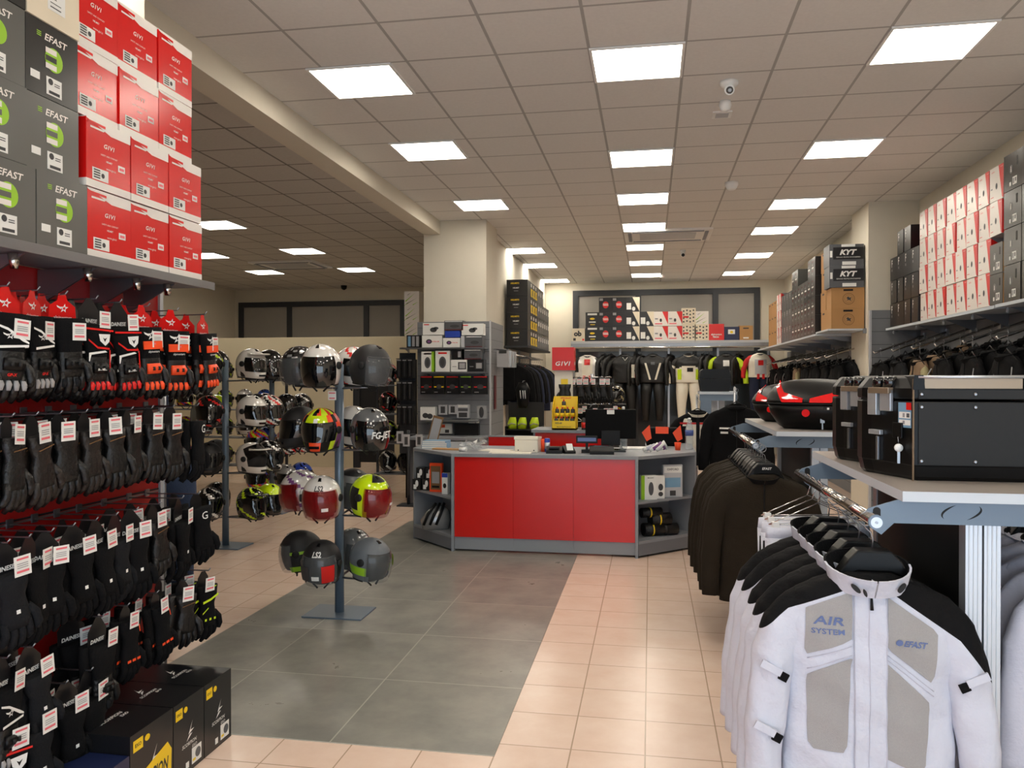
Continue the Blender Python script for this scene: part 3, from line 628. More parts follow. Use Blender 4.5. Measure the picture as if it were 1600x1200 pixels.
# ================================================================= jackets (origin on the rail, hanging down, front towards -Y)
def lerp_tab(tab, z):
    if z >= tab[0][0]: return tab[0][1:]
    for a, c in zip(tab, tab[1:]):
        if z >= c[0]:
            q = (a[0] - z) / (a[0] - c[0]); q = q * q * (3 - 2 * q) * .5 + q * .5
            return tuple(u + (v - u) * q for u, v in zip(a[1:], c[1:]))
    return tab[-1][1:]
class Jacket:
    P = 2.4
    def __init__(s, L=.76, w=.238, d=.085, sl=.76, seed=1, nx=36, nz=30, thick=1.):
        s.L = L; s.w = w; s.sl = sl; s.nx = nx; s.nz = nz; s.d = d; s.ph = seed * 1.7
        s.tab = [(-.150, .072, min(.05, d)), (-.166, .10, min(.062, d)), (-.188, .158, min(.068, d)), (-.214, .205, min(.072, d)), (-.25, w * .97, min(.078, d)), (-.33, w * 1.03, d), (-.5, w * .97, d), (-.66, w, d * 1.05), (-L, w * 1.02, d * 1.05)]
    def wd(s, z): return lerp_tab(s.tab, z)
    def fold(s, x, z):
        f = .006 * math.sin(x * 21 + s.ph + z * 6) * math.sin(z * 13 + s.ph) + .004 * math.sin(x * 43 - z * 17 + s.ph * 2)
        f += .003 * math.sin(z * 55 + x * 30 + s.ph)
        return f * min(1, max(0, (-.2 - z) / .12))
    def front(s, x, z):
        w, d = s.wd(z); q = min(.999, abs(x / w)); return -d * (1 - q ** s.P) ** (1 / s.P) + s.fold(x, z)
    def torso(s, m):
        b = MB(); R = []; n = s.nx
        for i in range(s.nz + 1):
            z = -.150 - (s.L - .150) * (i / s.nz) ** 1.15; w, d = s.wd(z); r = []
            for k in range(n):
                a = 2 * PI * k / n + PI / 2; ca, sa = math.cos(a), math.sin(a)
                x = w * math.copysign(abs(ca) ** (2 / s.P), ca); y = d * math.copysign(abs(sa) ** (2 / s.P), sa)
                r.append((x, y + s.fold(x, z) * (1 if y < 0 else -1), z))
            R.append(r)
        b.loft(R, m); return b
    def patch(s, b, z0, z1, xl, xr, m, off=.003, nx=10, nz=14):
        """raised panel following the front of the garment between xl(z) and xr(z)"""
        vs = []
        for i in range(nz + 1):
            z = z0 + (z1 - z0) * i / nz; a = xl(z) if callable(xl) else xl; c = xr(z) if callable(xr) else xr
            for k in range(nx + 1):
                x = a + (c - a) * k / nx; vs.append((x, s.front(x, z) - off, z))
        b.add(vs, [(i * (nx + 1) + k, (i + 1) * (nx + 1) + k, (i + 1) * (nx + 1) + k + 1, i * (nx + 1) + k + 1) for i in range(nz) for k in range(nx)], m, True)
    def sleeve(s, side, m, seg=16, n=22, bend=0., out=0.):
        b = MB(); sl = s.sl; w = s.w
        path = [(w - .10, 0, -.222, .040), (w - .055, 0, -.255, .055), (w - .01 + out * .3, -.004, -.315, .066), (w + .022 + out * .6, -.010, -.40, .064), (w + .040 + out, -.022 - bend * .3, -.52, .060), (w + .056 + out, -.036 - bend, -.64, .056), (w + .060 + out, -.045 - bend * 1.3, -sl, .050)]
        R = []; N = len(path) - 1
        for i in range(n + 1):
            t = i / n * N; k = min(N - 1, int(t)); f = t - k; A = path[k]; Bq = path[k + 1]
            p = [A[j] + (Bq[j] - A[j]) * f for j in range(4)]; dx, dz = Bq[0] - A[0], Bq[2] - A[2]; L = math.hypot(dx, dz); nx_, nz_ = -dz / L, dx / L
            if k < N - 1:
                C = path[k + 2]; ex, ez = C[0] - Bq[0], C[2] - Bq[2]; l2 = math.hypot(ex, ez); nx_ = nx_ * (1 - f) + (-ez / l2) * f; nz_ = nz_ * (1 - f) + (ex / l2) * f
            wr = 1 + .022 * math.sin(t * 4.1 + s.ph) + .018 * math.sin(t * 7.3 + side * 2)
            r = []
            for q in range(seg):
                a = 2 * PI * q / seg; u = math.cos(a) * p[3] * wr; v = math.sin(a) * p[3] * (.85 if s.d > .08 else .6) * wr
                r.append((side * (p[0] + nx_ * u), p[1] + v + .004 * math.sin(a * 3 + t * 3), p[2] + nz_ * u))
            R.append(r)
        b.loft(R, m); return b
    def collar(s, mo, mi, h=.05, open_=.9, zb=-.166, rx=.092, ry=.058, th=.008):
        b = MB(); n = 28; o, i_ = [], []
        for k in range(n + 1):
            a = -PI / 2 + .02 + (2 * PI - .04) * k / n; f = (1 - math.sin(a)) / 2   # 1 at the front
            lo = Vector((rx * (.95 + .1 * f) * math.cos(a), ry * math.sin(a) - .010 * f, zb + .012 - .052 * f)); up = Vector((rx * (1 + .14 * open_) * math.cos(a), ry * (1 + .45 * open_ * f) * math.sin(a) - .014 * f, zb + .012 + h - (.052 + .024 * open_) * f - .022 * (1 - f)))
            o.append((lo, up))
            nrm = Vector((math.cos(a), math.sin(a), 0)) * th; i_.append((lo - nrm, up - nrm * .8))
        vs = [q for p in o for q in p] + [q for p in i_ for q in p]; M_ = 2 * (n + 1)
        fs = [(2 * k, 2 * k + 2, 2 * k + 3, 2 * k + 1) for k in range(n)]; b.add(vs, fs, mo, True)
        b.add(vs, [(M_ + 2 * k, M_ + 2 * k + 1, M_ + 2 * k + 3, M_ + 2 * k + 2) for k in range(n)], mi, True)
        b.add(vs, [(2 * k + 1, 2 * k + 3, M_ + 2 * k + 3, M_ + 2 * k + 1) for k in range(n)], [mo if (k < 7 or k > n - 8) else mi for k in range(n)])
        b.add(vs, [(0, 1, M_ + 1, M_), (2 * n, M_ + 2 * n, M_ + 2 * n + 1, 2 * n + 1)], mo)
        return b
def hanger_parts(t, thick=True, r=.0185):
    b = MB(); pts = [(0, .0, r + .003)]
    for k in range(9): a = PI / 2 - k * PI / 8 * 1.35; pts.append((0, 0, 0)) ; pts[-1] = ((r + .003) * math.cos(a) * 1.0, 0, (r + .003) * math.sin(a))
    pts = pts[1:]; pts = [(-(r + .003) * .8, 0, (r + .003) * .5)] + pts + [(.012, 0, -.04), (.018, 0, -.06), (.016, 0, -.085)]
    hb = MB(); hb.tube(pts, .0022, 'steel', 6)
    b = MB()
    if thick:
        b.loft([[(x, y * dd, z) for x, y, z in [(xx, -1, zt), (xx, 1, zt), (xx, 1, zb), (xx, -1, zb)]] for xx, zt, zb, dd in
                ((-.165, -.225, -.24, .02), (-.1, -.182, -.205, .024), (-.055, -.115, -.16, .03), (-.03, -.088, -.15, .03), (.062, -.088, -.15, .03), (.09, -.115, -.16, .03), (.13, -.192, -.212, .024), (.175, -.225, -.24, .02))], 'plastic_black', smooth=False)
    else: b.tube([(-.17, 0, -.2), (0, 0, -.11), (.17, 0, -.2)], .006, 'plastic_black', 6)
    hg = b.build('hanger', t, bevel=.006 if thick else 0); hb.build('hanger_hook', hg)
def make_hero():
    t = thing('hanging_jacket', '', 'jacket')
    J = Jacket(L=.80, w=.238, d=.081, sl=.80, seed=1, nx=72, nz=64)
    def fb(c):
        x, y, z = c; lim = -.194 - (abs(x) - .066) * .42 if x < 0 else -.205 - (x - .06) * .70
        if y > .02: return 'cloth_black' if z > -.36 else 'cloth_white'
        return 'cloth_black' if z > lim else 'cloth_white'
    tb = J.torso('cloth_yoke'); tb.build('body', t)
    hanger_parts(t)
    # front panels
    p = MB(); lin = lambda x0, z0, x1, z1: (lambda z: x0 + (x1 - x0) * (z - z0) / (z1 - z0))
    def diag(pts):
        def f(z):
            for (x0, z0), (x1, z1) in zip(pts, pts[1:]):
                if z <= z0 and z >= z1: return x0 + (x1 - x0) * ((z - z0) / (z1 - z0) if z0 != z1 else 0)
            return pts[-1][0] if z < pts[-1][1] else pts[0][0]
        return f
    J.patch(p, -.200, -.386, diag([(-.060, -.200), (-.180, -.252), (-.183, -.378), (-.176, -.386)]), diag([(-.056, -.2), (-.057, -.335), (-.176, -.386)]), 'mesh_grey')
    J.patch(p, -.388, -.655, diag([(-.062, -.388), (-.172, -.437), (-.178, -.45), (-.176, -.635), (-.165, -.65), (-.160, -.655)]), diag([(-.056, -.388), (-.060, -.40), (-.072, -.64), (-.082, -.655)]), 'mesh_grey')
    J.patch(p, -.212, -.446, diag([(.040, -.212), (.035, -.352), (.155, -.446)]), diag([(.044, -.212), (.176, -.305), (.166, -.435), (.157, -.446)]), 'mesh_grey')
    J.patch(p, -.395, -.70, diag([(.034, -.395), (.012, -.655), (.12, -.70)]), diag([(.036, -.395), (.150, -.50), (.155, -.515), (.140, -.685), (.13, -.70)]), 'mesh_grey')
    p.build('mesh_panel', t, label='grey mesh chest panels')
    p = MB(); J.patch(p, -.186, -.80, -.052, .036, 'cloth_white', .0055, 8, 40); plk = p.build('placket', t)
    p = MB()
    for x in (-.050, .034, -.012): p.tube([(x, J.front(x, z) - .007, z) for z in [-.2 - .03 * k for k in range(20)]], .0009, 'cloth_lilac', 5)
    for a, c in (((-.176, -.398), (-.058, -.352)), ((-.176, -.428), (-.058, -.378)), ((.038, -.372), (.165, -.472)), ((.038, -.385), (.165, -.487))):
        p.tube([(a[0] + (c[0] - a[0]) * q / 8, J.front(a[0] + (c[0] - a[0]) * q / 8, a[1] + (c[1] - a[1]) * q / 8) - .002, a[1] + (c[1] - a[1]) * q / 8) for q in range(9)], .0012, 'cloth_lilac', 5)
    p.build('stitching', t)
    fn = lambda q: Vector((q.x, J.front(q.x, q.z) - .005, q.z))
    p = MB(); p.text('AIR', (-.120, 0, -.284), X3, Vector((0, 0, 1)), .084, 'cloth_blue', .02, .15, fn=fn, hs=.62); p.text('SYSTEM', (-.122, 0, -.314), X3, Z3, .090, 'cloth_blue', .02, 0, fn=fn, hs=.75)
    p.build('lettering', t, label='blue lettering on the wearer left chest' if False else 'two line blue lettering'); p = MB()
    p.text('EFAST', (.112, 0, -.338), (1, 0, -.12), (.12, 0, 1), .066, 'cloth_blue', .03, .2, fn=fn); p.add([fn(Vector((.066 + .010 * math.cos(k * PI / 8), 0, -.332 + .009 * math.sin(k * PI / 8)))) for k in range(16)], [tuple(range(16))], 'cloth_blue')
    p.build('lettering', t, label='blue lettering with round mark')
    p = MB(); p.tube([(-.006, J.front(-.006, -.21) - .010, -.208), (-.006, J.front(-.006, -.24) - .012, -.245)], [.003, .005], 'black', 6); p.build('zip_pull', plk)
    def fs(side):
        def f(c):
            x = abs(c.x); lim = (-.25 - (x - .214) * .95 if side < 0 else -.30 - (x - .216) * 1.35) - (.0 if c.y < 0 else .06)
            return 'cloth_black' if c.z > lim else 'cloth_white'
        return f
    for sd in (-1, 1):
        s_ = J.sleeve(sd, 'cloth_yoke', 32, 60, out=.0); slv = s_.build('sleeve', t)
        for zz, xx in ((-.43, .295), (-.60, .315)):
            if sd > 0 and zz < -.5: continue
            st = MB(); st.cbox((sd * (xx - .018), -.073 - (.02 if zz < -.5 else 0), zz), (.062, .007, .022), 'cloth_white', Matrix.Rotation(sd * -.45 if sd > 0 else .45, 3, 'Y')); st.cbox((sd * (xx - .052), -.071 - (.02 if zz < -.5 else 0), zz - .024), (.026, .008, .024), 'cloth_black', Matrix.Rotation(-.45 * sd, 3, 'Y')); st.build('arm_strap', slv)
    J.collar('cloth_white', 'cloth_black', h=.078, zb=-.170, rx=.106, ry=.082).build('collar', t); clr = [c for c in t.children if c.name.startswith('collar')][0]
    for x, z, w_ in ((-.055, -.163, .024), (-.033, -.172, .009), (.068, -.158, .020)):
        sn = MB(); R = [[(x + w_ / 2 * math.cos(a), -.138 + dy + abs(x) * .5, z - .016 + .0085 * math.sin(a) + (x + .0) * math.cos(a) * .15) for a in [2 * PI * k / 16 for k in range(16)]] for dy in (.006, -.006)]
        sn.loft(R, 'rubber'); sn.build('snap_button', clr)
    nb = MB(); nb.box((-.035, -.02, -.165), (.04, -.015, -.150), 'box_mid'); nb.build('neck_label', t, label='pale blue neck label')
    return t
HERO = Proto(make_hero())
RX = .637; RZ = 1.19
HERO.put((RX - .012, 2.47, RZ), .0, 'white and black mesh motorcycle jacket with blue lettering, frontmost on the rail')
for i, (y, rz, ry) in enumerate(((2.61, .14, .03), (2.74, .22, .05), (2.88, .12, .04), (3.02, .2, .06))):
    HERO.put((RX - .012, y, RZ), rz, 'white and black mesh jacket, %s behind the frontmost one on the near rail' % ORD[i], 'white and black jackets on the near rail', ry=ry)

def simple_jacket(m, ms=None, mc='cloth_black', L=.8, w=.235, sl=.78, seed=2, thick=True, extras=None, d=.055):
    t = thing('hanging_jacket', '', 'jacket'); J = Jacket(L=L, w=w, d=d, sl=sl, seed=seed, nx=28, nz=26)
    J.torso(m).build('body', t); hanger_parts(t, thick)
    for sd in (-1, 1): J.sleeve(sd, ms or m, 12, 18).build('sleeve', t)
    J.collar(mc, 'cloth_black', h=.045, open_=.7).build('collar', t)
    p = MB(); p.tube([(0, J.front(0, z) - .004, z) for z in [-.2 - (L - .22) * k / 12 for k in range(13)]], .004, 'black', 5); p.build('zip', t)
    if extras:
        extras(J, Split(t))
    return t
def band(z0, z1, m, x0=-.9, x1=.9):
    return lambda J, p: J.patch(p, z0, z1, lambda z: J.wd(z)[0] * x0, lambda z: J.wd(z)[0] * x1, m, .004, 12, 3)
def pockets(m):
    def f(J, p):
        for s_ in (-1, 1): J.patch(p, -.33, -.46, s_ * .15 - .05, s_ * .15 + .05 if s_ < 0 else s_ * .15 + .05, m, .006, 4, 4)
        for s_ in (-1, 1): J.patch(p, -.58, -.72, s_ * .13 - .06, s_ * .13 + .06, m, .006, 4, 4)
    return f
def starx(m):
    def f(J, p):
        fn = lambda q: Vector((q.x, J.front(q.x, q.z) - .006, q.z)); o = [fn(Vector((-.1 + (x + .25 * z) * .07, 0, -.33 + z * .07))) for x, z in STAR]; p.add(o, [tuple(range(10))], m)
        p.tube([(.215, -.05, -.25), (.25, -.07, -.33), (.25, -.07, -.42)], .004, m, 6)
    return f
# dark olive jackets on the middle rail
OL = Proto(simple_jacket('cloth_olive', L=.90, sl=.86, w=.25, seed=3, extras=pockets('cloth_olive')))
lab = MB(); lab.text('EFAST', (.02, -.034, -.115), X3, Z3, .055, 'paper', .02, .2); lo_ = lab.build('hanger_logo', OL.r)
for i, y in enumerate((4.86, 4.97, 5.07, 5.17, 5.28, 5.39, 5.5, 5.62, 5.74, 5.86)):
    OL.put((RX + .015, y, RZ), random.uniform(.0, .2), 'dark olive long jacket on the middle rail, %s from the front' % ORD[i], 'dark jackets on the middle rail', ry=random.uniform(-.01, .04))
# white trousers on wire hangers at the back of the near rail
def hung_trousers(m):
    t = thing('hanging_trousers', '', 'trousers')
    b = MB(); b.tube([(0, 0, .024), (.02, 0, .01), (.01, 0, -.03), (0, 0, -.06)], .002, 'chrome', 6); b.tube([(-.19, 0, -.14), (0, 0, -.06), (.19, 0, -.14)], .002, 'chrome', 6); b.tube([(-.19, 0, -.14), (.19, 0, -.14)], .002, 'chrome', 6); b.build('wire_hanger', t)
    for s_ in (-1, 1):
        c = MB(); c.box((s_ * .165 - .012, -.012, -.165), (s_ * .165 + .012, .012, -.13), 'white'); c.build('clip', t)
    b = MB()
    b.loft([ring(0, 0, -.15, .20, .022, 20), ring(0, 0, -.20, .205, .03, 20)], m); b.build('waistband', t)
    for s_ in (-1, 1):
        b = MB(); b.loft([ring(s_ * .1, 0, -.19, .105, .03), ring(s_ * .1, 0, -.4, .10, .045), ring(s_ * .11, 0, -.75, .085, .04), ring(s_ * .11, 0, -1.02, .08, .035)], m); b.tube([(s_ * .195, -.02, -.22), (s_ * .2, -.02, -.5)], .008, 'cloth_black', 6); b.build('trouser_leg', t)
    return t
HT = Proto(hung_trousers('cloth_white'))
for i, y in enumerate((3.16, 3.27, 3.37)): HT.put((RX - .01, y, RZ), .22, 'white riding trousers on a wire hanger at the back of the near rail, %s one' % ORD[i], 'white trousers on the near rail')

# right hand rail of the near stand: pale jackets and black ones
def lilac_x(J, p):
    fn = J.front
    for s_ in (-1, 1): J.patch(p, -.26, -.29, s_ * .13 - .09, s_ * .13 + .09, 'cloth_blue', .004, 6, 2)
    J.patch(p, -.42, -.78, .1, lambda z: J.wd(z)[0] * .95, 'cloth_black', .004, 6, 8); J.patch(p, -.42, -.78, lambda z: -J.wd(z)[0] * .95, -.1, 'cloth_black', .004, 6, 8)
LJ = Proto(simple_jacket('cloth_lilac', L=.82, seed=5, mc='cloth_lilac', extras=lilac_x))
for i, y in enumerate((2.66, 2.79, 2.92, 3.05, 3.18, 3.31)): LJ.put((1.385, y, RZ), random.uniform(-.12, .1), 'pale lilac grey jacket with blue piping behind the white post, %s from the front' % ORD[i], 'pale jackets on the right rail')
BJ = Proto(simple_jacket('cloth_black', L=.82, seed=6, extras=lambda J, p: (J.patch(p, -.24, -.26, -.2, -.05, 'mesh_grey', .004, 6, 2), J.patch(p, -.24, -.26, .05, .2, 'mesh_grey', .004, 6, 2))))
for i, y in enumerate((3.44, 3.55)): BJ.put((1.385, y, RZ), random.uniform(-.1, .1), 'black jacket with grey chest bands at the back of the right rail, %s one' % ORD[i], 'black jackets on the right rail')

# ---------------------------------------------------------------- display stands with board, brackets, rails
def stand(y0, y1, x0, x1, lab, zt=1.28, posts=None, name='display_stand', rails=True):
    t = thing(name, lab, 'display stand', ((x0 + x1) / 2, y0, 0)); cx = (x0 + x1) / 2; hw = (x1 - x0) / 2
    b = MB(); b.box((-hw, 0, zt - .03), (hw, y1 - y0, zt - .0012), 'board_edge'); b.box((-hw + .001, .001, zt - .0012), (hw - .001, y1 - y0 - .001, zt), 'board_top'); b.build('shelf_board', t)
    L = y1 - y0
    for yy in (.07, L - .16):
        b = MB(); z0 = zt - .032; rl = RX - cx; hh = .072
        for s_ in (-1, 1):
            pts = [(0, z0), (0, z0 - hh), (s_ * (abs(rl) - .07), z0 - hh), (s_ * (abs(rl) - .035), z0 - hh - .035), (s_ * (abs(rl) - .012), z0 - hh - .02), (s_ * (abs(rl) + .012), z0 - hh + .03), (s_ * (abs(rl) - .0), z0 - .03), (s_ * (abs(rl) - .09), z0)]
            if s_ > 0: pts = pts[::-1]
            b.prism_xz(pts, yy, yy + .006, 'bracket_blue')
            for cxx in (.13,):
                for sg in (1, -1):
                    th = [math.radians(100 + 12 * k) for k in range(10)]; ca, sa = math.cos(.18), math.sin(.18)
                    E1 = [(.056 * math.cos(a), .024 * math.sin(a)) for a in th]; E2 = [(x * (1 - .12 * math.sin(PI * k / 9)), z * (1 - .28 * math.sin(PI * k / 9))) for k, (x, z) in enumerate(E1)]
                    Q = [(s_ * cxx + sg * (x * ca - z * sa), z0 - hh / 2 + sg * (x * sa + z * ca)) for x, z in E1 + E2[::-1]]
                    b.add([(x, yy - .0006, z) for x, z in Q], [tuple(range(len(Q)))], 'black')
            sl = [(s_ * (abs(rl) - .022) + .011 * math.cos(a), z0 - .055 + (.018 if math.sin(a) > 0 else -.018) + .011 * math.sin(a)) for a in [2 * PI * k / 20 for k in range(20)]]
            b.add([(x, yy - .0006, z) for x, z in sl], [tuple(range(20))], 'rubber')
        b.build('bracket', t)
    if rails:
        for s_ in (-1, 1):
            b = MB(); xr = s_ * abs(RX - cx); b.tube([(xr, .0, RZ), (xr, L - .08, RZ)], .0175, 'chrome', 18); hr_ = b.build('hanging_rail', t)
            b = MB(); b.tube([(xr, -.012, RZ), (xr, .0, RZ)], .0215, 'bracket_blue', 20); b.tube([(xr, -.0135, RZ), (xr, -.012, RZ)], .016, 'alu', 20); b.tube([(xr, -.016, RZ), (xr, -.0134, RZ)], .004, 'steel', 10); b.build('rail_end_cap', hr_)
    for (px_, py_) in posts:
        for dx in (0, .05):
            b = MB(); b.box((px_ - cx + dx, py_ - y0, 0), (px_ - cx + dx + .044, py_ - y0 + .05, zt - .03), 'alu')
            for q in range(3): b.box((px_ - cx + dx + .008 + q * .012, py_ - y0 - .0015, 0), (px_ - cx + dx + .011 + q * .012, py_ - y0, zt - .1), 'board_edge')
            b.build('post', t)
    b = MB(); b.box((posts[0][0] - cx + .02, posts[0][1] - y0 + .06, .3), (posts[0][0] - cx + .06, posts[-1][1] - y0, .36), 'bracket_blue'); b.build('brace', t)
    b = MB(); b.box((posts[0][0] - cx + .03, posts[0][1] - y0 + .06, .36), (posts[0][0] - cx + .04, posts[-1][1] - y0, zt - .03), 'black'); b.build('centre_panel', t)
    return t
stand(2.42, 3.70, .71, 1.33, 'near clothes display stand with grey board carrying the two black aluminium cases', posts=[(.905, 2.50), (.93, 3.52)])
stand(5.05, 6.68, .76, 1.38, 'middle clothes display stand with grey board carrying the red lens cases', posts=[(.985, 5.15), (.99, 6.5)])
t = thing('display_stand', 'small far display stand carrying a plain black case, behind the counter', 'display stand', (.74, 9.0, 0))
b = MB(); b.box((-.2, 0, 1.43), (.2, .4, 1.46), 'board_edge'); b.build('shelf_board', t)
b = MB(); b.box((-.2, .02, 1.36), (.2, .03, 1.43), 'bracket_blue'); b.build('bracket', t)
for x in (-.06, .02):
    b = MB(); b.box((x, .15, 0), (x + .06, .2, 1.43), 'grey_edge'); b.build('post', t)
t = thing('top_case', 'plain black plastic case on the small far stand', 'case', (.71, 9.2, 1.46))
b = MB(); b.prism_xz([(-.15, 0), (.15, 0), (.17, .14), (-.17, .14)], -.14, .14, 'plastic_black'); b.build('base', t, bevel=.01)
b = MB(); b.prism_xz([(-.172, .145), (.172, .145), (.16, .23), (.13, .25), (-.13, .25), (-.16, .23)], -.14, .14, 'plastic_black'); b.build('lid', t, bevel=.01)

# ---------------------------------------------------------------- black aluminium cases
def make_alucase():
    """origin at the front left lower corner of the front panel"""
    t = thing('aluminium_case', '', 'case')
    W_, D, H_ = .345, .40, .33; s = .075
    foot = [(-.0, 0), (W_, 0), (W_ + .03, .05), (W_ + .03, D - .05), (W_, D), (0, D), (-.075, D - .05), (-.095, D - .10), (-.095, .24), (-.075, .20)]
    def ringz(z, k): cx, cy = .13, D / 2; return [((x - cx) * k + cx, (y - cy) * k + cy, z) for x, y in foot]
    b = MB(); b.loft([ringz(0, .93), ringz(.012, .96), ringz(.045, .99), ringz(.05, 1.0), ringz(.25, 1.0)], 'plastic_black', smooth=False); b.build('body', t, bevel=.006)
    b = MB(); b.loft([ringz(.255, 1.0), ringz(.29, 1.0), ringz(.322, .90), ringz(.328, .86)], 'plastic_black', smooth=False); b.build('lid', t, bevel=.006)
    b = MB(); b.box((.012, -.004, .052), (W_ - .006, .0, .246), 'panel_aluminium'); b.box((.012, -.004, .258), (W_ - .006, 0, .286), 'panel_aluminium'); fp = b.build('front_panel', t)
    for z in (.063, .232, .272):
        for x in (.02, .175, .334):
            c = MB(); R = [[(x + r * math.cos(a), y, z + r * math.sin(a)) for a in [2 * PI * k / 14 for k in range(14)]] for r, y in ((.006, -.004), (.0058, -.007), (.003, -.0085))]; c.loft(R, 'steel'); c.build('rivet', fp)
    b = MB(); b.box((.03, .0, .288), (.31, .03, .322), 'taupe_alu'); b.build('rim_panel', t, label='brownish metal panel under the rail')
    b = MB(); b.tube([(.01, -.002, .326), (.325, -.002, .326)], .005, 'alu', 10); b.box((.01, .0, .322), (.325, .34, .33), 'taupe_alu'); b.build('top_rail', t, label='bright metal rail along the top')
    for x in (-.005, .312):
        b = MB(); b.prism_xz([(x, .286), (x + .035, .286), (x + .03, .332), (x + .003, .332)], -.006, .36, 'plastic_black'); b.build('corner_guard', t, bevel=.004)
    # latches and lock on the chamfered side
    u = Vector((-.075, .20, 0)); un = u.normalized(); nn = Vector((-un.y, un.x, 0)); nn = nn if nn.y < 0 else -nn
    def onside(a, z, w_, h_, th, m, nm, lab=None):
        c = MB(); o = un * a; q = []
        for dz in (z, z + h_):
            for aa, tt in ((a, 0), (a + w_, 0), (a + w_, th), (a, th)): q.append(tuple(un * aa + nn * tt + Vector((0, 0, dz))))
        c.add(q, [(0, 1, 2, 3), (4, 7, 6, 5), (0, 4, 5, 1), (1, 5, 6, 2), (2, 6, 7, 3), (3, 7, 4, 0)], m); return c.build(nm, t, label=lab, bevel=.002 if th > .004 else 0)
    onside(.10, .215, .055, .070, .012, 'alu', 'latch'); onside(.165, .20, .045, .085, .018, 'alu', 'latch'); onside(.10, .272, .105, .02, .02, 'taupe_alu', 'latch_plate')
    onside(.15, .135, .06, .016, .014, 'alu', 'hinge'); onside(.165, .05, .012, .08, .01, 'steel', 'latch_rod'); onside(.05, .13, .045, .05, .008, 'plastic_black', 'lock_plate')
    onside(.0, .0, .004, .32, .004, 'taupe_alu', 'edge_trim')
    for a in (.13, .185):
        c = MB(); p = un * a + nn * -.01; c.lathe([(.001, .328), (.02, .326), (.022, .312), (.022, .29)], 'black_gloss', 16, (p.x, p.y, 0)); c.build('knob', t)
    # instruction sticker near the panel
    c = MB(); a0 = .012; w_ = .062
    P = lambda a, z, l: un * a + nn * l + Vector((0, 0, z))
    def sq(a, z, a1, z1, m, l): c.add([P(a, z, l), P(a1, z, l), P(a1, z1, l), P(a, z1, l)], [(0, 1, 2, 3)], m)
    sq(a0, .165, a0 + w_, .245, 'magazine', .0012); sq(a0, .222, a0 + .024, .245, 'red', .0016); sq(a0 + .004, .195, a0 + w_ - .004, .215, 'paper', .0016); sq(a0 + .004, .173, a0 + w_ - .004, .19, 'paper', .0016)
    sq(a0 + .008, .198, a0 + .022, .211, 'box_mid', .002); sq(a0 + .03, .198, a0 + .04, .211, 'grey_ink', .002); sq(a0 + .03, .176, a0 + .04, .187, 'grey_ink', .002); c.build('instruction_sticker', t, label='pale blue sticker with red corner')
    # key on a ring
    kx = P(.06, .135, .012); c = MB()
    c.tube([kx, kx + Vector((0, -.004, -.02))], .0015, 'steel', 6); k2 = kx + Vector((0, -.006, -.035))
    c.lathe([(.001, -.004)] + [(.013, -.003), (.013, .003), (.001, .004)], 'white', 14, (0, 0, 0)); 
    for i in range(len(c.v) - 14 * 4, len(c.v)): q = c.v[i]; c.v[i] = (k2.x + q[0], k2.y + q[2], k2.z + q[1])
    c.box((k2.x - .004, k2.y - .0015, k2.z - .05), (k2.x + .004, k2.y + .0015, k2.z - .01), 'steel'); c.build('key', t)
    return t
AC = Proto(make_alucase())
AC.put((.815, 2.665, 1.28), 0, 'black aluminium motorcycle case with riveted front panel, nearest on the board')
AC.put((.825, 3.10, 1.28), 0, 'black aluminium motorcycle case with dangling key, behind the nearest one')
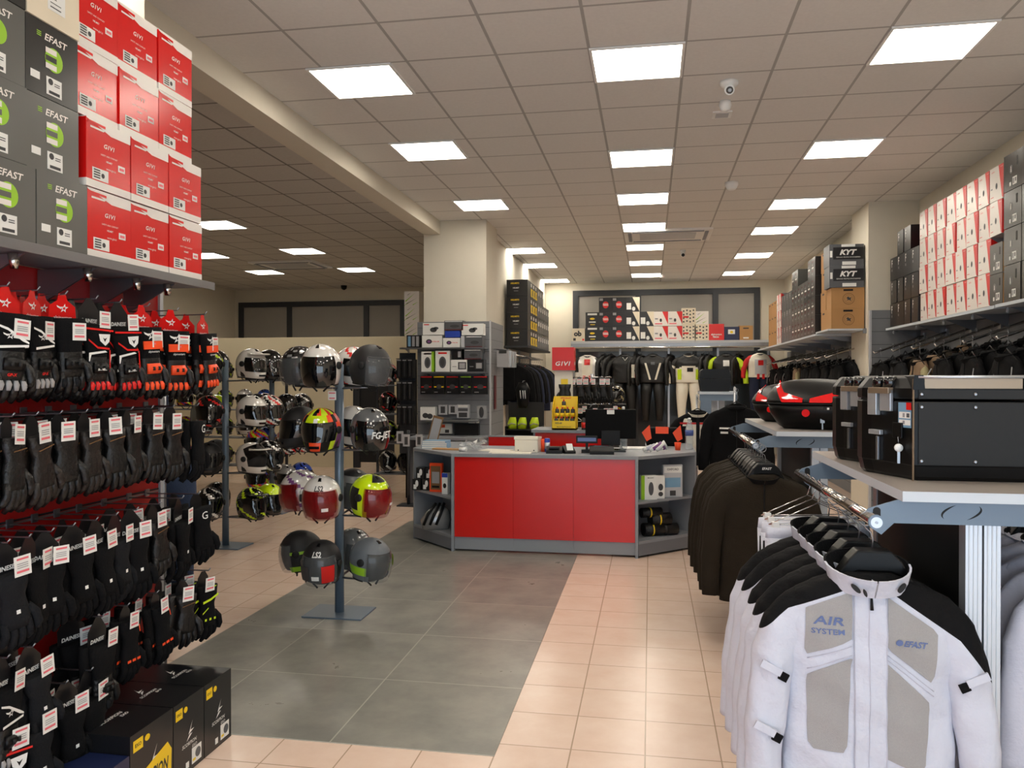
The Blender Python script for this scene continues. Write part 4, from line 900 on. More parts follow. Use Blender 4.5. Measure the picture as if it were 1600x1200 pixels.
# ---------------------------------------------------------------- plastic top cases with red reflectors
def make_topcase():
    """origin at bottom centre, reflector side towards -Y"""
    t = thing('top_case', '', 'case')
    def sq(z, w_, d0, d1, p=3.2, n=32):
        R = []
        for k in range(n):
            a = 2 * PI * k / n; ca, sa = math.cos(a), math.sin(a)
            R.append((w_ * math.copysign(abs(ca) ** (2 / p), ca), (d1 if sa > 0 else d0) * math.copysign(abs(sa) ** (2 / p), sa), z))
        return R
    b = MB(); b.loft([sq(0, .17, .13, .15), sq(.02, .2, .16, .17), sq(.09, .245, .2, .2), sq(.15, .262, .21, .2)], 'plastic_black'); b.build('base', t)
    prof = ((.155, .268, .215, .205), (.175, .268, .205, .2), (.21, .26, .17, .19), (.25, .235, .12, .17), (.28, .19, .07, .14), (.295, .12, .03, .09), (.30, .04, .01, .03))
    b = MB(); b.loft([sq(*q) for q in prof], 'plastic_black'); b.build('lid', t)
    def lid_pt(x, z, off):
        for A, Bq in zip(prof, prof[1:]):
            if A[0] <= z <= Bq[0]:
                f = (z - A[0]) / (Bq[0] - A[0]); w_ = A[1] + (Bq[1] - A[1]) * f; d = A[2] + (Bq[2] - A[2]) * f; q = min(.98, abs(x / w_)); return Vector((x, -d * (1 - q ** 3.2) ** (1 / 3.2) - off, z + off * .6))
        return Vector((x, 0, z))
    for s_ in (-1, 1):
        b = MB(); vs = []; n1, n2 = 14, 5
        for i in range(n1 + 1):
            u = i / n1
            for k in range(n2 + 1):
                v = k / n2
                if u < .5: x = .02 + (u / .5) * .12; z0 = .158; z1 = .182 + .034 * (u / .5)
                else: x = .14 + (u - .5) / .5 * .06; z0 = .158 + (u - .5) / .5 * .085; z1 = .216 + (u - .5) / .5 * .074
                vs.append(lid_pt(s_ * (x + (v * .0)), z0 + (z1 - z0) * v, .006))
        b.add(vs, [(i * (n2 + 1) + k, (i + 1) * (n2 + 1) + k, (i + 1) * (n2 + 1) + k + 1, i * (n2 + 1) + k + 1) for i in range(n1) for k in range(n2)], 'red_clear', True); b.build('red_reflector', t)
    b = MB(); b.tube([(0, -.2, .1), (0, -.222, .1)], .022, 'red_clear', 16); b.build('lock_button', t)
    b = MB(); b.box((.1, -.215, .115), (.15, -.2, .14), 'rubber'); b.box((.118, -.217, .122), (.13, -.214, .134), 'white'); b.build('lock', t)
    b = MB(); b.loft([sq(.15, .27, .217, .208), sq(.156, .27, .217, .208)], 'rubber'); b.build('seal', t)
    return t
TC = Proto(make_topcase())
TC.put((1.05, 5.40, 1.28), -.42, 'large black plastic top case with bright red reflector, on the middle stand', scale=1.07)
TC.put((1.02, 6.22, 1.28), -.85, 'black plastic top case with red reflectors, behind the large one', scale=.95)
b = MB(); b.tube([(0, 0, 0), (0, -.003, -.03)], .0015, 'steel', 6); b.box((-.013, -.004, -.06), (.013, 0, -.03), 'steel'); b.box((-.004, -.003, -.10), (.004, -.001, -.06), 'steel'); p = at_y(1285, 646, 5.19); tag(b.build('case_keys', loc=(p.x, p.y, p.z)), 'keys dangling from the large red lens case', 'keys')

# ================================================================= right wall: slats, shelf of boxes, arms with jackets
t = thing('slatwall_panel', 'grey slatted panels along the right wall behind the jackets', 'display wall', (0, 0, 0))
def slat(nm, a, c, n, ax='x'):
    b = MB(); b.box(a, c, 'slat_grey'); z = a[2] + .15
    while z < c[2] - .05:
        if ax == 'x': b.box((a[0] - .001, a[1], z - .004), (a[0] + .001, c[1], z + .004), 'slat_line')
        else: b.box((a[0], a[1] - .001, z - .004), (c[0], a[1] + .001, z + .004), 'slat_line')
        z += .155
    return b.build(nm, t)
slat('wall_slats', (3.10, 3.6, .0), (3.135, 10.05, 2.42), 0)
t = thing('slatwall_panel', 'grey slatted panel on the front of the right pillar', 'display wall'); slat('pillar_slats', (2.60, 10.07, .0), (3.09, 10.098, 2.42), 0, 'y')
b = MB(); b.box((2.575, 10.06, 0), (2.60, 10.098, 2.42), 'grey_edge'); b.build('edge_trim', t)
t = thing('slatwall_panel', 'grey slatted panels on the wall beyond the right pillar', 'display wall'); slat('wall_slats', (2.765, 10.92, .0), (2.795, 17.0, 2.15), 0)
t = thing('wall_shelf', 'long grey shelf high on the right wall full of white, red and black helmet boxes', 'shelf', (0, 0, 2.2))
b = MB(); b.box((2.74, 3.6, -.025), (3.096, 6.98, 0), 'board_edge'); b.build('shelf_board', t)
b = MB(); b.box((2.74, 7.0, -.03), (3.096, 10.0, -.004), 'board_edge'); b.build('shelf_board', t)
for y in (4.4, 5.2, 6.0, 6.9, 7.6, 8.3, 9.1, 9.9):
    b = MB(); b.prism_xz([(3.094, -.03), (2.82, -.03), (3.08, -.14), (3.094, -.14)], y, y + .004, 'steel'); b.tube([(2.8, y, -.03), (2.8, y, -.075)], .012, 'clear_plastic', 8); b.build('bracket', t)

def carton_wr(w, d, h):
    t = thing('helmet_box', '', 'box'); b = MB(); b.box((-w / 2, -d / 2, 0), (w / 2, d / 2, h), 'box_white'); o = Vector((0, -d / 2 - .0006, 0)); x1 = w / 2
    b.flat([(x1 - .085, h), (x1 - .022, 0.01), (x1, .0), (x1, h)], o, X3, Z3, 'red')
    # the two end faces: red wedge over grey
    for s_ in (1, -1):
        oo = Vector((s_ * (w / 2 + .0006), 0, 0)); u_ = Vector((0, s_, 0))
        b.flat([(-d / 2, 0), (d / 2, .0), (d / 2, h * .25), (-d / 2, h)] if s_ > 0 else [(-d / 2, 0), (d / 2, 0), (d / 2, h), (-d / 2, h * .25)], oo, u_, Z3, 'red'); b.flat([(-d / 2, h), (d / 2, h * .25), (d / 2, h)] if s_ > 0 else [(d / 2, h), (-d / 2, h), (-d / 2, h * .25)], oo, u_, Z3, 'grey_lam', .0008)
    b.disc(.0, h * .42, .018, o, X3, Z3, 'box_mid', ry=.026); b.disc(.004, h * .42, .010, o, X3, Z3, 'ink', lift=.001, ry=.02); b.text('CABERG', o + Vector((-.06, 0, h * .87)), X3, Z3, .06, 'red', .0); b.rect(-w * .42, h * .36, -w * .28, h * .4, o, X3, Z3, 'grey_ink'); b.rect(-w * .42, h * .12, -w * .2, h * .14, o, X3, Z3, 'red')
    b.text('AVALON', o + Vector((.088, 0, h * .93)), X3, Z3, .04, 'box_white', lift=.001)
    b.build('carton', t); return t
def carton_dark(w, d, h, m='box_dark', logo='shield', side=None):
    t = thing('helmet_box', '', 'box'); b = MB(); b.box((-w / 2, -d / 2, 0), (w / 2, d / 2, h), m); o = Vector((0, -d / 2 - .0006, 0)); a = (o, X3, Z3)
    if side: b.box((-w / 2 - .001, -d / 2 + .004, .002), (-w / 2, d / 2, h - .002), side); b.box((w / 2, -d / 2 + .004, .002), (w / 2 + .001, d / 2, h - .002), side)
    if logo == 'shield':
        b.disc(-.025, h * .56, .026, *a, 'grey_ink', ry=.032); b.disc(-.025, h * .56, .022, *a, m, lift=.001, ry=.028); b.flat([(-.033, h * .48), (-.017, h * .48), (-.02, h * .64), (-.03, h * .64)], *a, 'paper', .0014); b.rect(.06, h * .6, .085, h * .85, *a, 'black')
    elif logo == 'letters':
        b.text('F', o + Vector((-w * .25, 0, h * .75)), X3, Z3, .03, 'paper', .03, hs=1.6); b.rect(-w * .3, h * .4, -w * .2, h * .5, *a, 'grey_ink')
    elif logo == 'stripe':
        for k in range(5): b.rect(-w * .4 + .0, h * (.12 + k * .16), w * (-.1 + .1 * (k % 3)), h * (.12 + k * .16) + .02, *a, ['grey_ink', 'wine', 'paper'][k % 3])
    b.build('carton', t)
    if logo == 'shield':
        l = MB(); l.box((.0, -d / 2 - .0016, .03), (.07, -d / 2 - .0008, .09), 'paper'); l.rect(.006, .04, .03, .08, (0, -d / 2 - .0018, 0), X3, Z3, 'grey_ink'); l.rect(.04, .05, .06, .08, (0, -d / 2 - .0018, 0), X3, Z3, 'box_mid'); l.build('barcode_label', t)
        l = MB(); l.box((-.05, -d / 2 - .0016, .03), (-.025, -d / 2 - .0008, .06), 'paper'); l.build('price_sticker', t)
    return t
WR_ = Proto(carton_wr(.240, .3, .274)); SH = 2.2
for r in range(4):
    n = 7 if r < 2 else 8; st = 7.1 if r < 2 else 6.87
    for c in range(n):
        if r == 3 and c in (9,): continue
        y = 8.82 - .123 - c * .2455 - (0 if r < 2 else 0)
        if r >= 1 and c >= 4: dz = .0
        WR_.put((2.74 + .152 + random.uniform(0, .012), y, SH + r * .2785 + .001), -PI / 2 + random.uniform(-.03, .03), 'white and red helmet box, right shelf, %s, %s from far end' % (ROWN[r], ORD[c]), 'white and red helmet boxes on the right shelf')
SB = Proto(carton_dark(.236, .3, .242, 'box_char', 'shield', 'carton'))
for r in range(2): SB.put((2.74 + .152, 6.97, SH + r * .247 + .001), -PI / 2, 'dark helmet box with kraft sides between white and tall dark ones, %s' % ('lower' if r == 0 else 'upper'), 'small dark boxes on the right shelf')
SD = Proto(carton_dark(.295, .3, .281, 'box_dark', 'shield'))
for c in range(3):
    for r in range(4): SD.put((2.74 + .152, 6.68 - c * .305, SH + r * .2865 + .001), -PI / 2 + random.uniform(-.03, .03), 'tall dark helmet box, right shelf, %s, %s column from white boxes' % (ROWN[r], ORD[c]), 'tall dark boxes on the right shelf')
FB = Proto(carton_dark(.237, .3, .258, 'box_black', 'letters'))
for r in range(4):
    for c in range(4 if r < 3 else 2):
        FB.put((2.74 + .152, 8.96 + c * .246 + (.25 if r == 3 else 0), SH + r * .264 + .001), -PI / 2 + random.uniform(-.04, .04), 'glossy black helmet box, right shelf, %s, %s from white boxes' % (ROWN[r], ORD[c]), 'glossy black boxes on the right shelf')

# arms and wall jackets
def slat_arm(x0, z0, x1, z1, y, lab, grp):
    t = thing('wall_rail', lab, 'clothes arm', (x0, y, z0), 0, grp)
    b = MB(); b.box((-.02, -.03, -.05), (0, .03, .03), 'steel'); b.build('mounting_plate', t)
    b = MB(); b.tube([(0, 0, 0), (x1 - x0, 0, z1 - z0), (x1 - x0 - .01, 0, z1 - z0 + .02)], .011, 'chrome', 8); b.build('arm', t)
wallJ = [Proto(simple_jacket('cloth_black', L=.72, seed=7, thick=False, extras=starx('mesh_grey'))),
         Proto(simple_jacket('cloth_charcoal', L=.72, seed=8, thick=False)),
         Proto(simple_jacket('cloth_tan', ms='cloth_khaki', L=.72, seed=9, thick=False)),
         Proto(simple_jacket('cloth_black', ms='cloth_black', L=.72, seed=10, thick=False, mc='cloth_charcoal', extras=lambda J, p: (J.patch(p, -.33, -.38, -.16, -.1, 'paper', .005, 3, 3), p.tube([(-.2, -.05, -.24), (-.245, -.07, -.3), (-.26, -.075, -.42)], .006, 'mesh_grey', 6)))),
         Proto(simple_jacket('cloth_olive', L=.72, seed=11, thick=False)),
         Proto(simple_jacket('cloth_black', L=.78, seed=12, thick=False, extras=band(-.66, -.72, 'paper')))]
JN = ['black jacket with grey star mark', 'charcoal jacket', 'brown and khaki jacket', 'black jacket with white chest patch', 'olive brown jacket', 'black jacket with white hem band']
plan = [(9.75, (0, 1, 1, 0)), (9.05, (1, 1, 4, 1)), (8.4, (2, 4, 2, 2)), (7.75, (3, 0, 3, 3)), (7.1, (0, 1, 0, 0)), (6.45, (0, 1, 0, 0)), (5.8, (0, 0, 1, 0))]
for i, (y, ks) in enumerate(plan):
    slat_arm(3.098, 2.10, 2.55, 1.90, y, 'chrome wall rail on the right wall, %s from the pillar' % ORD[i], 'hanging arms on the right wall')
    for j, k in enumerate(ks):
        x = 3.02 - j * .135; z = 2.10 - (3.11 - x) * .357
        wallJ[k].put((x, y, z + .012), -PI / 2 + random.uniform(-.1, .1), '%s, right wall, rail %s from pillar, %s' % (JN[k], ORD[i], ['against the wall', 'second', 'third', 'outermost'][j]), 'jackets on the right wall')
plan = [(10.75, (5, 1, 5)), (11.4, (1, 5, 5)), (12.1, (5, 1, 5)), (12.8, (5, 0, 5)), (13.6, (2, 2, 2)), (14.4, (3, 3, 3)), (15.2, (0, 3, 3)), (16.0, (0, 0, 3))]
for i, (y, ks) in enumerate(plan):
    slat_arm(2.77, 2.05, 2.22, 1.88, y, 'chrome wall rail beyond the pillar, %s one' % ORD[i], 'hanging arms beyond the pillar')
    for j, k in enumerate(ks):
        x = 2.66 - j * .15; z = 2.05 - (2.77 - x) * .31
        wallJ[k].put((x, y, z + .012), -PI / 2 + random.uniform(-.15, .15), '%s beyond right pillar, rail %s, %s' % (JN[k], ORD[i], ['innermost', 'middle', 'outermost'][j]), 'jackets beyond the right pillar')
t = thing('wall_shelf', 'shelf beyond the right pillar with brown and lettered boxes', 'shelf', (0, 0, 2.21))
b = MB(); b.box((2.13, 10.18, -.02), (2.56, 10.9, .0), 'board_edge'); b.build('shelf_board', t)
b = MB(); b.box((2.13, 10.92, -.045), (2.76, 16.6, -.02), 'board_edge'); b.build('shelf_board', t)
for y in (11.1, 12, 13, 14, 15):
    b = MB(); b.prism_xz([(2.76, -.05), (2.25, -.05), (2.72, -.15), (2.76, -.15)], y, y + .004, 'steel'); b.build('bracket', t)
b = MB(); b.box((2.53, 10.16, -.06), (2.57, 10.19, .0), 'steel'); b.build('bracket', t)
# lettered black and grey cartons, emblem cartons
def carton_kyt():
    t = thing('helmet_box', '', 'box'); w, d, h = .40, .30, .262; b = MB(); b.box((-w / 2, -d / 2, 0), (w / 2, d / 2, h), 'box_mid'); o = Vector((0, -d / 2 - .0006, 0)); a = (o, X3, Z3)
    b.rect(-w / 2 + .045, h * .30, w / 2, h * .86, *a, 'box_black'); b.text('KYT', o + Vector((.02, 0, h * .63)), X3, Z3, .2, 'paper', .05, .3, lift=.0012, hs=.9); b.text('SERIOUS PEOPLE ENGINEERED', o + Vector((.02, 0, h * .4)), X3, Z3, .28, 'paper', lift=.0012)
    b.rect(-.06, h * .88, .1, h, *a, 'paper'); b.rect(-.05, h * .04, .11, h * .2, *a, 'paper'); b.rect(-w / 2 + .008, h * .4, -w / 2 + .035, h * .7, *a, 'paper'); b.build('carton', t); return t
KY = Proto(carton_kyt()); KY.put((2.352, 10.36, 2.21 + .504), 0, 'black and grey box lettered KYT on the brown boxes, lower one', 'boxes lettered KYT'); KY.put((2.348, 10.37, 2.21 + .768), .02, 'black and grey box lettered KYT, topmost by the right pillar', 'boxes lettered KYT')
def carton_kraft(w, d, h, full=True):
    t = thing('cardboard_box', '', 'box'); b = MB(); b.box((-w / 2, -d / 2, 0), (w / 2, d / 2, h), 'carton'); o = Vector((0, -d / 2 - .0006, 0)); a = (o, X3, Z3)
    if full:
        b.disc(.01, h * .45, .07, *a, 'carton_dark', .0005); b.disc(.01, h * .45, .064, *a, 'carton', .0008); b.disc(.01, h * .45, .05, *a, 'carton_dark', .0011); b.disc(.01, h * .45, .047, *a, 'carton', .0014)
        b.flat([(-.02, h * .36), (.0, h * .42), (-.015, h * .5), (.005, h * .56), (.02, h * .5), (.045, h * .52), (.03, h * .44), (.04, h * .34), (.015, h * .4)], *a, 'ink', .0017)
    b.rect(-.05, h * .83, .06, h * .92, *a, 'black', .001); b.build('carton', t); return t
KB = Proto(carton_kraft(.38, .3, .25)); KB.put((2.36, 10.36, 2.211), .02, 'brown cardboard box with round emblem, on the shelf end under the other', 'brown emblem boxes'); KB.put((2.37, 10.37, 2.463), -.02, 'brown cardboard box with round emblem, under the lettered boxes', 'brown emblem boxes')
K2 = Proto(carton_kraft(.3, .3, .25, False))
for i, (y, z) in enumerate(((10.72, .0), (10.74, .252), (10.70, .504), (10.73, .756))): K2.put((2.34, y, 2.211 + z), -PI / 2, 'plain brown cardboard box behind the emblem boxes, %s' % ['lowest', 'second up', 'third up', 'topmost'][i], 'plain brown boxes')
fa = {k: Proto(v) for k, v in dict(stripe=carton_dark(.24, .3, .255, 'box_black', 'stripe'), grey=carton_dark(.24, .3, .255, 'box_mid', 'letters'), wine=carton_dark(.24, .3, .255, 'box_char', 'stripe')).items()}
for c in range(13):
    y = 11.1 + c * .247
    for r in range(4 if c in (0, 1, 5, 6) else 3):
        k = 'stripe' if c < 3 else 'wine' if c < 7 else 'grey'
        if c >= 11: WR_.put((2.13 + .155, y, 2.191 + r * .278), -PI / 2, 'far white and red box beyond the pillar, %s, column %s' % (ROWN[r], ORD[c - 11]), 'far white and red boxes')
        else: fa[k].put((2.13 + .155, y, 2.191 + r * .256), -PI / 2, 'dark striped box, far right shelf, %s, %s column from brown boxes' % (ROWN[r], ORD[c]), 'dark boxes beyond the right pillar')
for c in range(3):
    for r in range(3): K2.put((2.285, 14.36 + c * .305, 2.191 + r * .252), -PI / 2, 'far brown box near the back wall, %s, %s column' % (ROWN[r], ORD[c]), 'far brown boxes')
# ================================================================= helmets (origin at the bottom centre, face towards -Y)
def D(a): return a * PI / 180
def helmet(kind='full', pat='h_white', visor='visor_dark', trim='rubber', peak=False, extra=None, up=False):
    """kinds: full, jet, flip; pat: material name or function (azimuth, elevation) -> material"""
    t = thing('helmet', '', 'helmet')
    jet = kind == 'jet'
    def S(az, el, k=1., bulge=True):
        ce = math.cos(el) if el > 0 else max(.01, math.cos(el)) ** .45
        dx, dy, dz = math.sin(az) * ce, -math.cos(az) * ce, math.sin(el)
        x, y, z = .124 * dx, (.152 if dy > 0 else .134) * dy, (.138 if dz > 0 else .150) * dz
        if bulge and not jet and el < 0 and dy < 0: q = min(1, -el / D(40)) * max(0, math.cos(az)); y -= .040 * q; x *= 1 - .16 * min(1, -el / D(45)) * (1 if math.cos(az) > 0 else 0)
        if dy > 0 and el < 0: y *= 1 - .10 * min(1, -el / D(50))
        return Vector((x * k, y * k, .128 + z * k))
    pz = 62 if not jet else 58; lo, hi = (-20, 24) if not jet else (-52, 26)
    azs = sorted(set([-180 + 10 * i for i in range(37)] + [-pz, pz])); els = sorted(set([-50, -44, -38, -32, -26, -20, -10, 0, 8, 16, hi, 32, 40, 48, 56, 64, 72, 80, 89] + ([] if not jet else [-52])))
    if jet: els = [e for e in els if e != -50]
    P = pat if callable(pat) else (lambda a, e: pat)
    b = MB(); vs = []; idx = {}
    for i, e in enumerate(els):
        for j, a in enumerate(azs): idx[i, j] = len(vs); vs.append(S(D(a), D(e)))
    fs, ms = [], []
    for i in range(len(els) - 1):
        for j in range(len(azs) - 1):
            am, em = (azs[j] + azs[j + 1]) / 2, (els[i] + els[i + 1]) / 2
            lim = pz if not jet else (pz if em > -15 else pz - (-15 - em) * .25)
            if abs(am) < lim and lo < em < hi: continue
            fs.append((idx[i, j], idx[i, j + 1], idx[i + 1, j + 1], idx[i + 1, j])); ms.append(P(am, em))
    b.add(vs, fs, ms, True); sh = b.build('shell', t)
    # lining: dark inner body that closes the opening
    b = MB(); R = []
    for e in (-50, -40, -20, 0, 20, 45, 70, 88): R.append([S(D(a), D(e), .93, False) for a in range(-180, 180, 15)])
    b.loft(R, 'dark_void'); b.build('lining', t)
    # edge trim along the bottom and the eye port
    b = MB(); ring_ = [S(D(a), D(els[0]), 1.0) for a in (range(-180, 181, 12) if not jet else range(62, 299, 12))]; b.tube(ring_, .005, trim, 6)
    e0, e1 = (lo, hi); loop = [S(D(a), D(hi)) for a in range(-pz, pz + 1, 8)]
    b.tube(loop, .0035, trim, 5)
    if not jet: b.tube([S(D(a), D(lo)) for a in range(-pz, pz + 1, 8)], .0035, trim, 5)
    b.build('edge_trim', t)
    # visor
    b = MB(); vs = []; A = list(range(-pz - 4, pz + 5, 4)); k = 1.03; V = []
    E_ = [lo - 1, lo + 8, 0, 12, hi + 2] if not jet else [-46, -36, -26, -14, -2, 10, 20, hi + 2]
    for e in E_:
        for a in A:
            p = S(D(a), D(e), 1.025 if not jet else 1.03 + .07 * max(0, math.cos(D(a))) * max(0, min(1, (20 - e) / 40)), True)
            if up: q = D(38); y, z = p.y, p.z - .128; p = Vector((p.x, y * math.cos(q) + z * math.sin(q) * -1 * -1 if False else y * math.cos(q) + z * math.sin(q), .135 - y * math.sin(q) + z * math.cos(q)))
            V.append(p)
    n = len(A); b.add(V, [(i * n + j, i * n + j + 1, (i + 1) * n + j + 1, (i + 1) * n + j) for i in range(len(E_) - 1) for j in range(n - 1)], visor, True); vi = b.build('visor', t)
    for s_ in (-1, 1):
        c = MB(); p = S(D(s_ * 76), D(2), 1.0); nn = Vector((s_ * .97, -.25, 0)); R = []
        for r, h in ((.024, -.004), (.024, .008), (.018, .012), (.004, .012)):
            u = nn.cross(Vector((0, 0, 1))).normalized(); R.append([p + nn * h + u * r * math.cos(2 * PI * q / 16) + Vector((0, 0, 1)) * r * math.sin(2 * PI * q / 16) for q in range(16)])
        c.loft(R, 'rubber' if not extra or 'pivot' not in extra else extra['pivot']); c.build('visor_pivot', vi)
    # vents
    c = MB(); c.loft([[S(D(-10), D(58), 1.0), S(D(10), D(58), 1.0), S(D(14), D(72), 1.0), S(D(-14), D(72), 1.0)], [S(D(-8), D(59), 1.045), S(D(8), D(59), 1.045), S(D(10), D(71), 1.03), S(D(-10), D(71), 1.03)]], 'black_gloss' if not extra or 'vent' not in extra else extra['vent'], smooth=False); c.build('air_vent', t)
    if not jet:
        c = MB(); o = S(D(0), D(-34), 1.0); c.cbox((0, o.y - .003, o.z), (.06, .012, .016), 'black_gloss'); c.build('chin_vent', t)
    if peak:
        c = MB(); L = []
        for a in range(-60, 61, 10):
            q = S(D(a), D(34), 1.03); w_ = math.cos(D(a)); L.append((q, q + Vector((0, -.085 * w_ ** .6, .022 * w_)), q + Vector((0, -.085 * w_ ** .6, .030 * w_)), q + Vector((0, 0, .02))))
        c.loft([list(r) for r in L], pat if isinstance(pat, str) else P(0, 60)); c.build('peak', t)
    for s_ in (-1, 1):
        c = MB(); c.tube([(s_ * .06, -.02, .06), (s_ * .05, -.035, .0), (s_ * .02, -.04, -.03)], .006, 'rubber', 6); c.build('chin_strap', t)
    if extra and 'decals' in extra:
        for (tx, a, e, w_, m) in extra['decals']:
            c = MB(); p = S(D(a), D(e), 1.0); f = lambda q, a=a, e=e: S(D(a + q.x * 440), D(e + q.z * 440), 1.008 if e > 0 else 1.115)
            c.text(tx, (0, 0, 0), X3, Z3, w_, m, .03, .15, fn=f); c.build('lettering', sh if e > 0 else vi)
    if extra and 'patch' in extra:
        for (a0, a1, e0_, e1_, m, k_) in extra['patch']:
            c = MB(); V = [S(D(a0 + (a1 - a0) * i / 6), D(e0_ + (e1_ - e0_) * j / 4), k_) for j in range(5) for i in range(7)]; c.add(V, [(j * 7 + i, j * 7 + i + 1, (j + 1) * 7 + i + 1, (j + 1) * 7 + i) for j in range(4) for i in range(6)], m, True); c.build('sticker', vi)
    return t
def rainbow(a, e):
    if e > 48: return ['neon', 'red', 'neon', 'black', 'orange', 'neon'][int((a + 180) // 18) % 6]
    if e > 24: return 'neon_gloss' if abs(a) < 36 else ['black', 'red', 'orange'][int((a + 180) // 20) % 3]
    return ['orange', 'black', 'neon', 'purple'][int((abs(a)) // 25 + (e > 0)) % 4]
def lines(m1, m2, k=3): return lambda a, e: m2 if (int((a + e * k + 720) // 14) % 5 == 0) else m1
def two(m1, m2): return lambda a, e: m1 if e > 12 + abs(a) * .15 else m2
def splash(m1, m2, m3): return lambda a, e: [m1, m2, m1, m3][int((a * 1.3 + e * 2.1 + 900) // 26) % 4]
HM = dict(
 white_jet=lambda: helmet('jet', 'h_white', 'visor_dark', extra=dict(vent='black_gloss')),
 line_jet=lambda: helmet('jet', lines('h_black', 'h_silver'), 'visor_clear'),
 white_red=lambda: helmet('full', splash('h_white', 'h_white', 'red'), 'visor_dark'),
 matte_jet=lambda: helmet('jet', 'matte_black', 'visor_clear'),
 rainbow=lambda: helmet('full', rainbow, 'visor_dark', extra=dict(patch=[(-7, 7, 26, 38, 'paper', 1.01)])),
 black=lambda: helmet('full', 'h_black', 'visor_dark'), matte=lambda: helmet('full', 'matte_black', 'visor_dark'),
 white=lambda: helmet('full', 'h_white', 'visor_dark'),
 grey_jet=lambda: helmet('jet', 'h_grey', 'visor_dark', extra=dict(decals=[('FG-JET', 20, -8, .14, 'paper')])),
 ls_white=lambda: helmet('jet', 'h_white', 'visor_red', extra=dict(decals=[('LS2', 0, 36, .07, 'ink')], patch=[(8, 26, -20, -12, 'paper', 1.11)])),
 purple_jet=lambda: helmet('jet', splash('h_white', 'h_white', 'purple'), 'visor_red', extra=dict(pivot='white')),
 fluo=lambda: helmet('jet', lambda a, e: 'black' if (e > 50 and abs(a) < 40) or (abs(abs(a) - 100) < 22 and -30 < e < 25) else 'neon_gloss', 'visor_red', extra=dict(decals=[('LS2', 40, 36, .07, 'ink')], patch=[(20, 36, -14, -8, 'paper', 1.11)])),
 stripe=lambda: helmet('jet', lambda a, e: 'h_silver' if 20 < e < 45 else 'matte_black', 'visor_clear'),
 black_red=lambda: helmet('jet', 'matte_black', 'visor_clear', extra=dict(decals=[('LS2', 0, 36, .07, 'paper')], patch=[(15, 50, -34, 6, 'red', 1.11), (-50, -20, -30, 4, 'ink', 1.11), (-12, 8, -26, -16, 'paper', 1.12)])),
 black_green=lambda: helmet('jet', lambda a, e: 'lime' if (-5 < e < 8 or (e < -30 and abs(a) < 120)) and abs(a) < 150 else 'matte_black', 'visor_clear'),
 grey_green=lambda: helmet('jet', lambda a, e: 'lime' if e < -8 - abs(a) * .0 and e > -32 else 'h_matgrey', 'visor_clear', extra=dict(patch=[(40, 66, -12, 12, 'neon', 1.1)])),
 silver_jet=lambda: helmet('jet', 'h_grey', 'visor_clear'),
 flip_white=lambda: helmet('flip', 'h_white', 'visor_dark', peak=True), flip_white2=lambda: helmet('flip', 'h_white', 'visor_dark'),
 adv_white=lambda: helmet('full', 'h_white', 'visor_dark', peak=True, up=True), lime_adv=lambda: helmet('full', splash('h_black', 'neon', 'h_black'), 'visor_dark', peak=True),
 lime_top=lambda: helmet('full', two('neon_gloss', 'h_black'), 'visor_dark'), blackred=lambda: helmet('full', splash('h_black', 'h_black', 'red'), 'visor_dark'),
 blackwhite=lambda: helmet('full', splash('h_black', 'h_white', 'h_black'), 'visor_dark'), redwhite=lambda: helmet('full', splash('h_white', 'red', 'h_black'), 'visor_dark'),
 multi=lambda: helmet('full', splash('red', 'neon', 'blue'), 'visor_dark'), silver=lambda: helmet('full', 'h_silver', 'visor_dark'), blue=lambda: helmet('full', splash('blue', 'h_black', 'blue'), 'visor_dark'),
 yellowblk=lambda: helmet('full', splash('h_black', 'h_black', 'neon'), 'visor_dark'), cross_blue=lambda: helmet('full', splash('blue', 'h_white', 'neon'), 'visor_dark', peak=True), cross_camo=lambda: helmet('full', splash('h_black', 'cloth_khaki', 'h_black'), 'visor_dark', peak=True))
HP = {}
def put_helmet(k, loc, rz, label, group=None, rx=0, sc=1.):
    if k not in HP: HP[k] = Proto(HM[k]())
    return HP[k].put(loc, rz, label, group, rx=rx, scale=sc)
def helmet_stand(x, y, top, tiers, lab, arms):
    """arms: offsets of the cradles from the pole at each tier"""
    t = thing('helmet_stand', lab, 'helmet stand', (x, y, 0))
    b = MB(); b.box((-.21, -.15, .0), (.21, .15, .012), 'pole_blue'); b.build('base_plate', t, bevel=.003)
    b = MB(); b.tube([(0, 0, .012), (0, 0, top)], .031, 'pole_blue', 20); b.build('pole', t)
    for z in tiers:
        for ax_, ay_ in arms:
            c = MB(); c.tube([(0, 0, z - .02), (ax_ * .97, ay_ * .97, z - .01)], .007, 'steel', 8); c.lathe([(.001, -.012), (.05, -.01), (.055, .012), (.001, .02)], 'rubber', 16, (ax_, ay_, z)); c.build('cradle_arm', t)
    return t
T4 = [1.555, 1.135, .69, .265]
_o = lambda X, Y, px, yy: (at_y(px, 600, yy).x - X, yy - Y)
ARM = [_o(-2.09, 5.13, 503, 4.94), _o(-2.09, 5.13, 577, 5.06), _o(-2.09, 5.13, 472, 5.22), _o(-2.09, 5.13, 550, 5.36)]
helmet_stand(-2.09, 5.13, 1.70, T4, 'nearest blue grey helmet stand, standing on the slate tiles with four tiers', ARM)
TN = ['top tier', 'second tier', 'third tier', 'bottom tier']
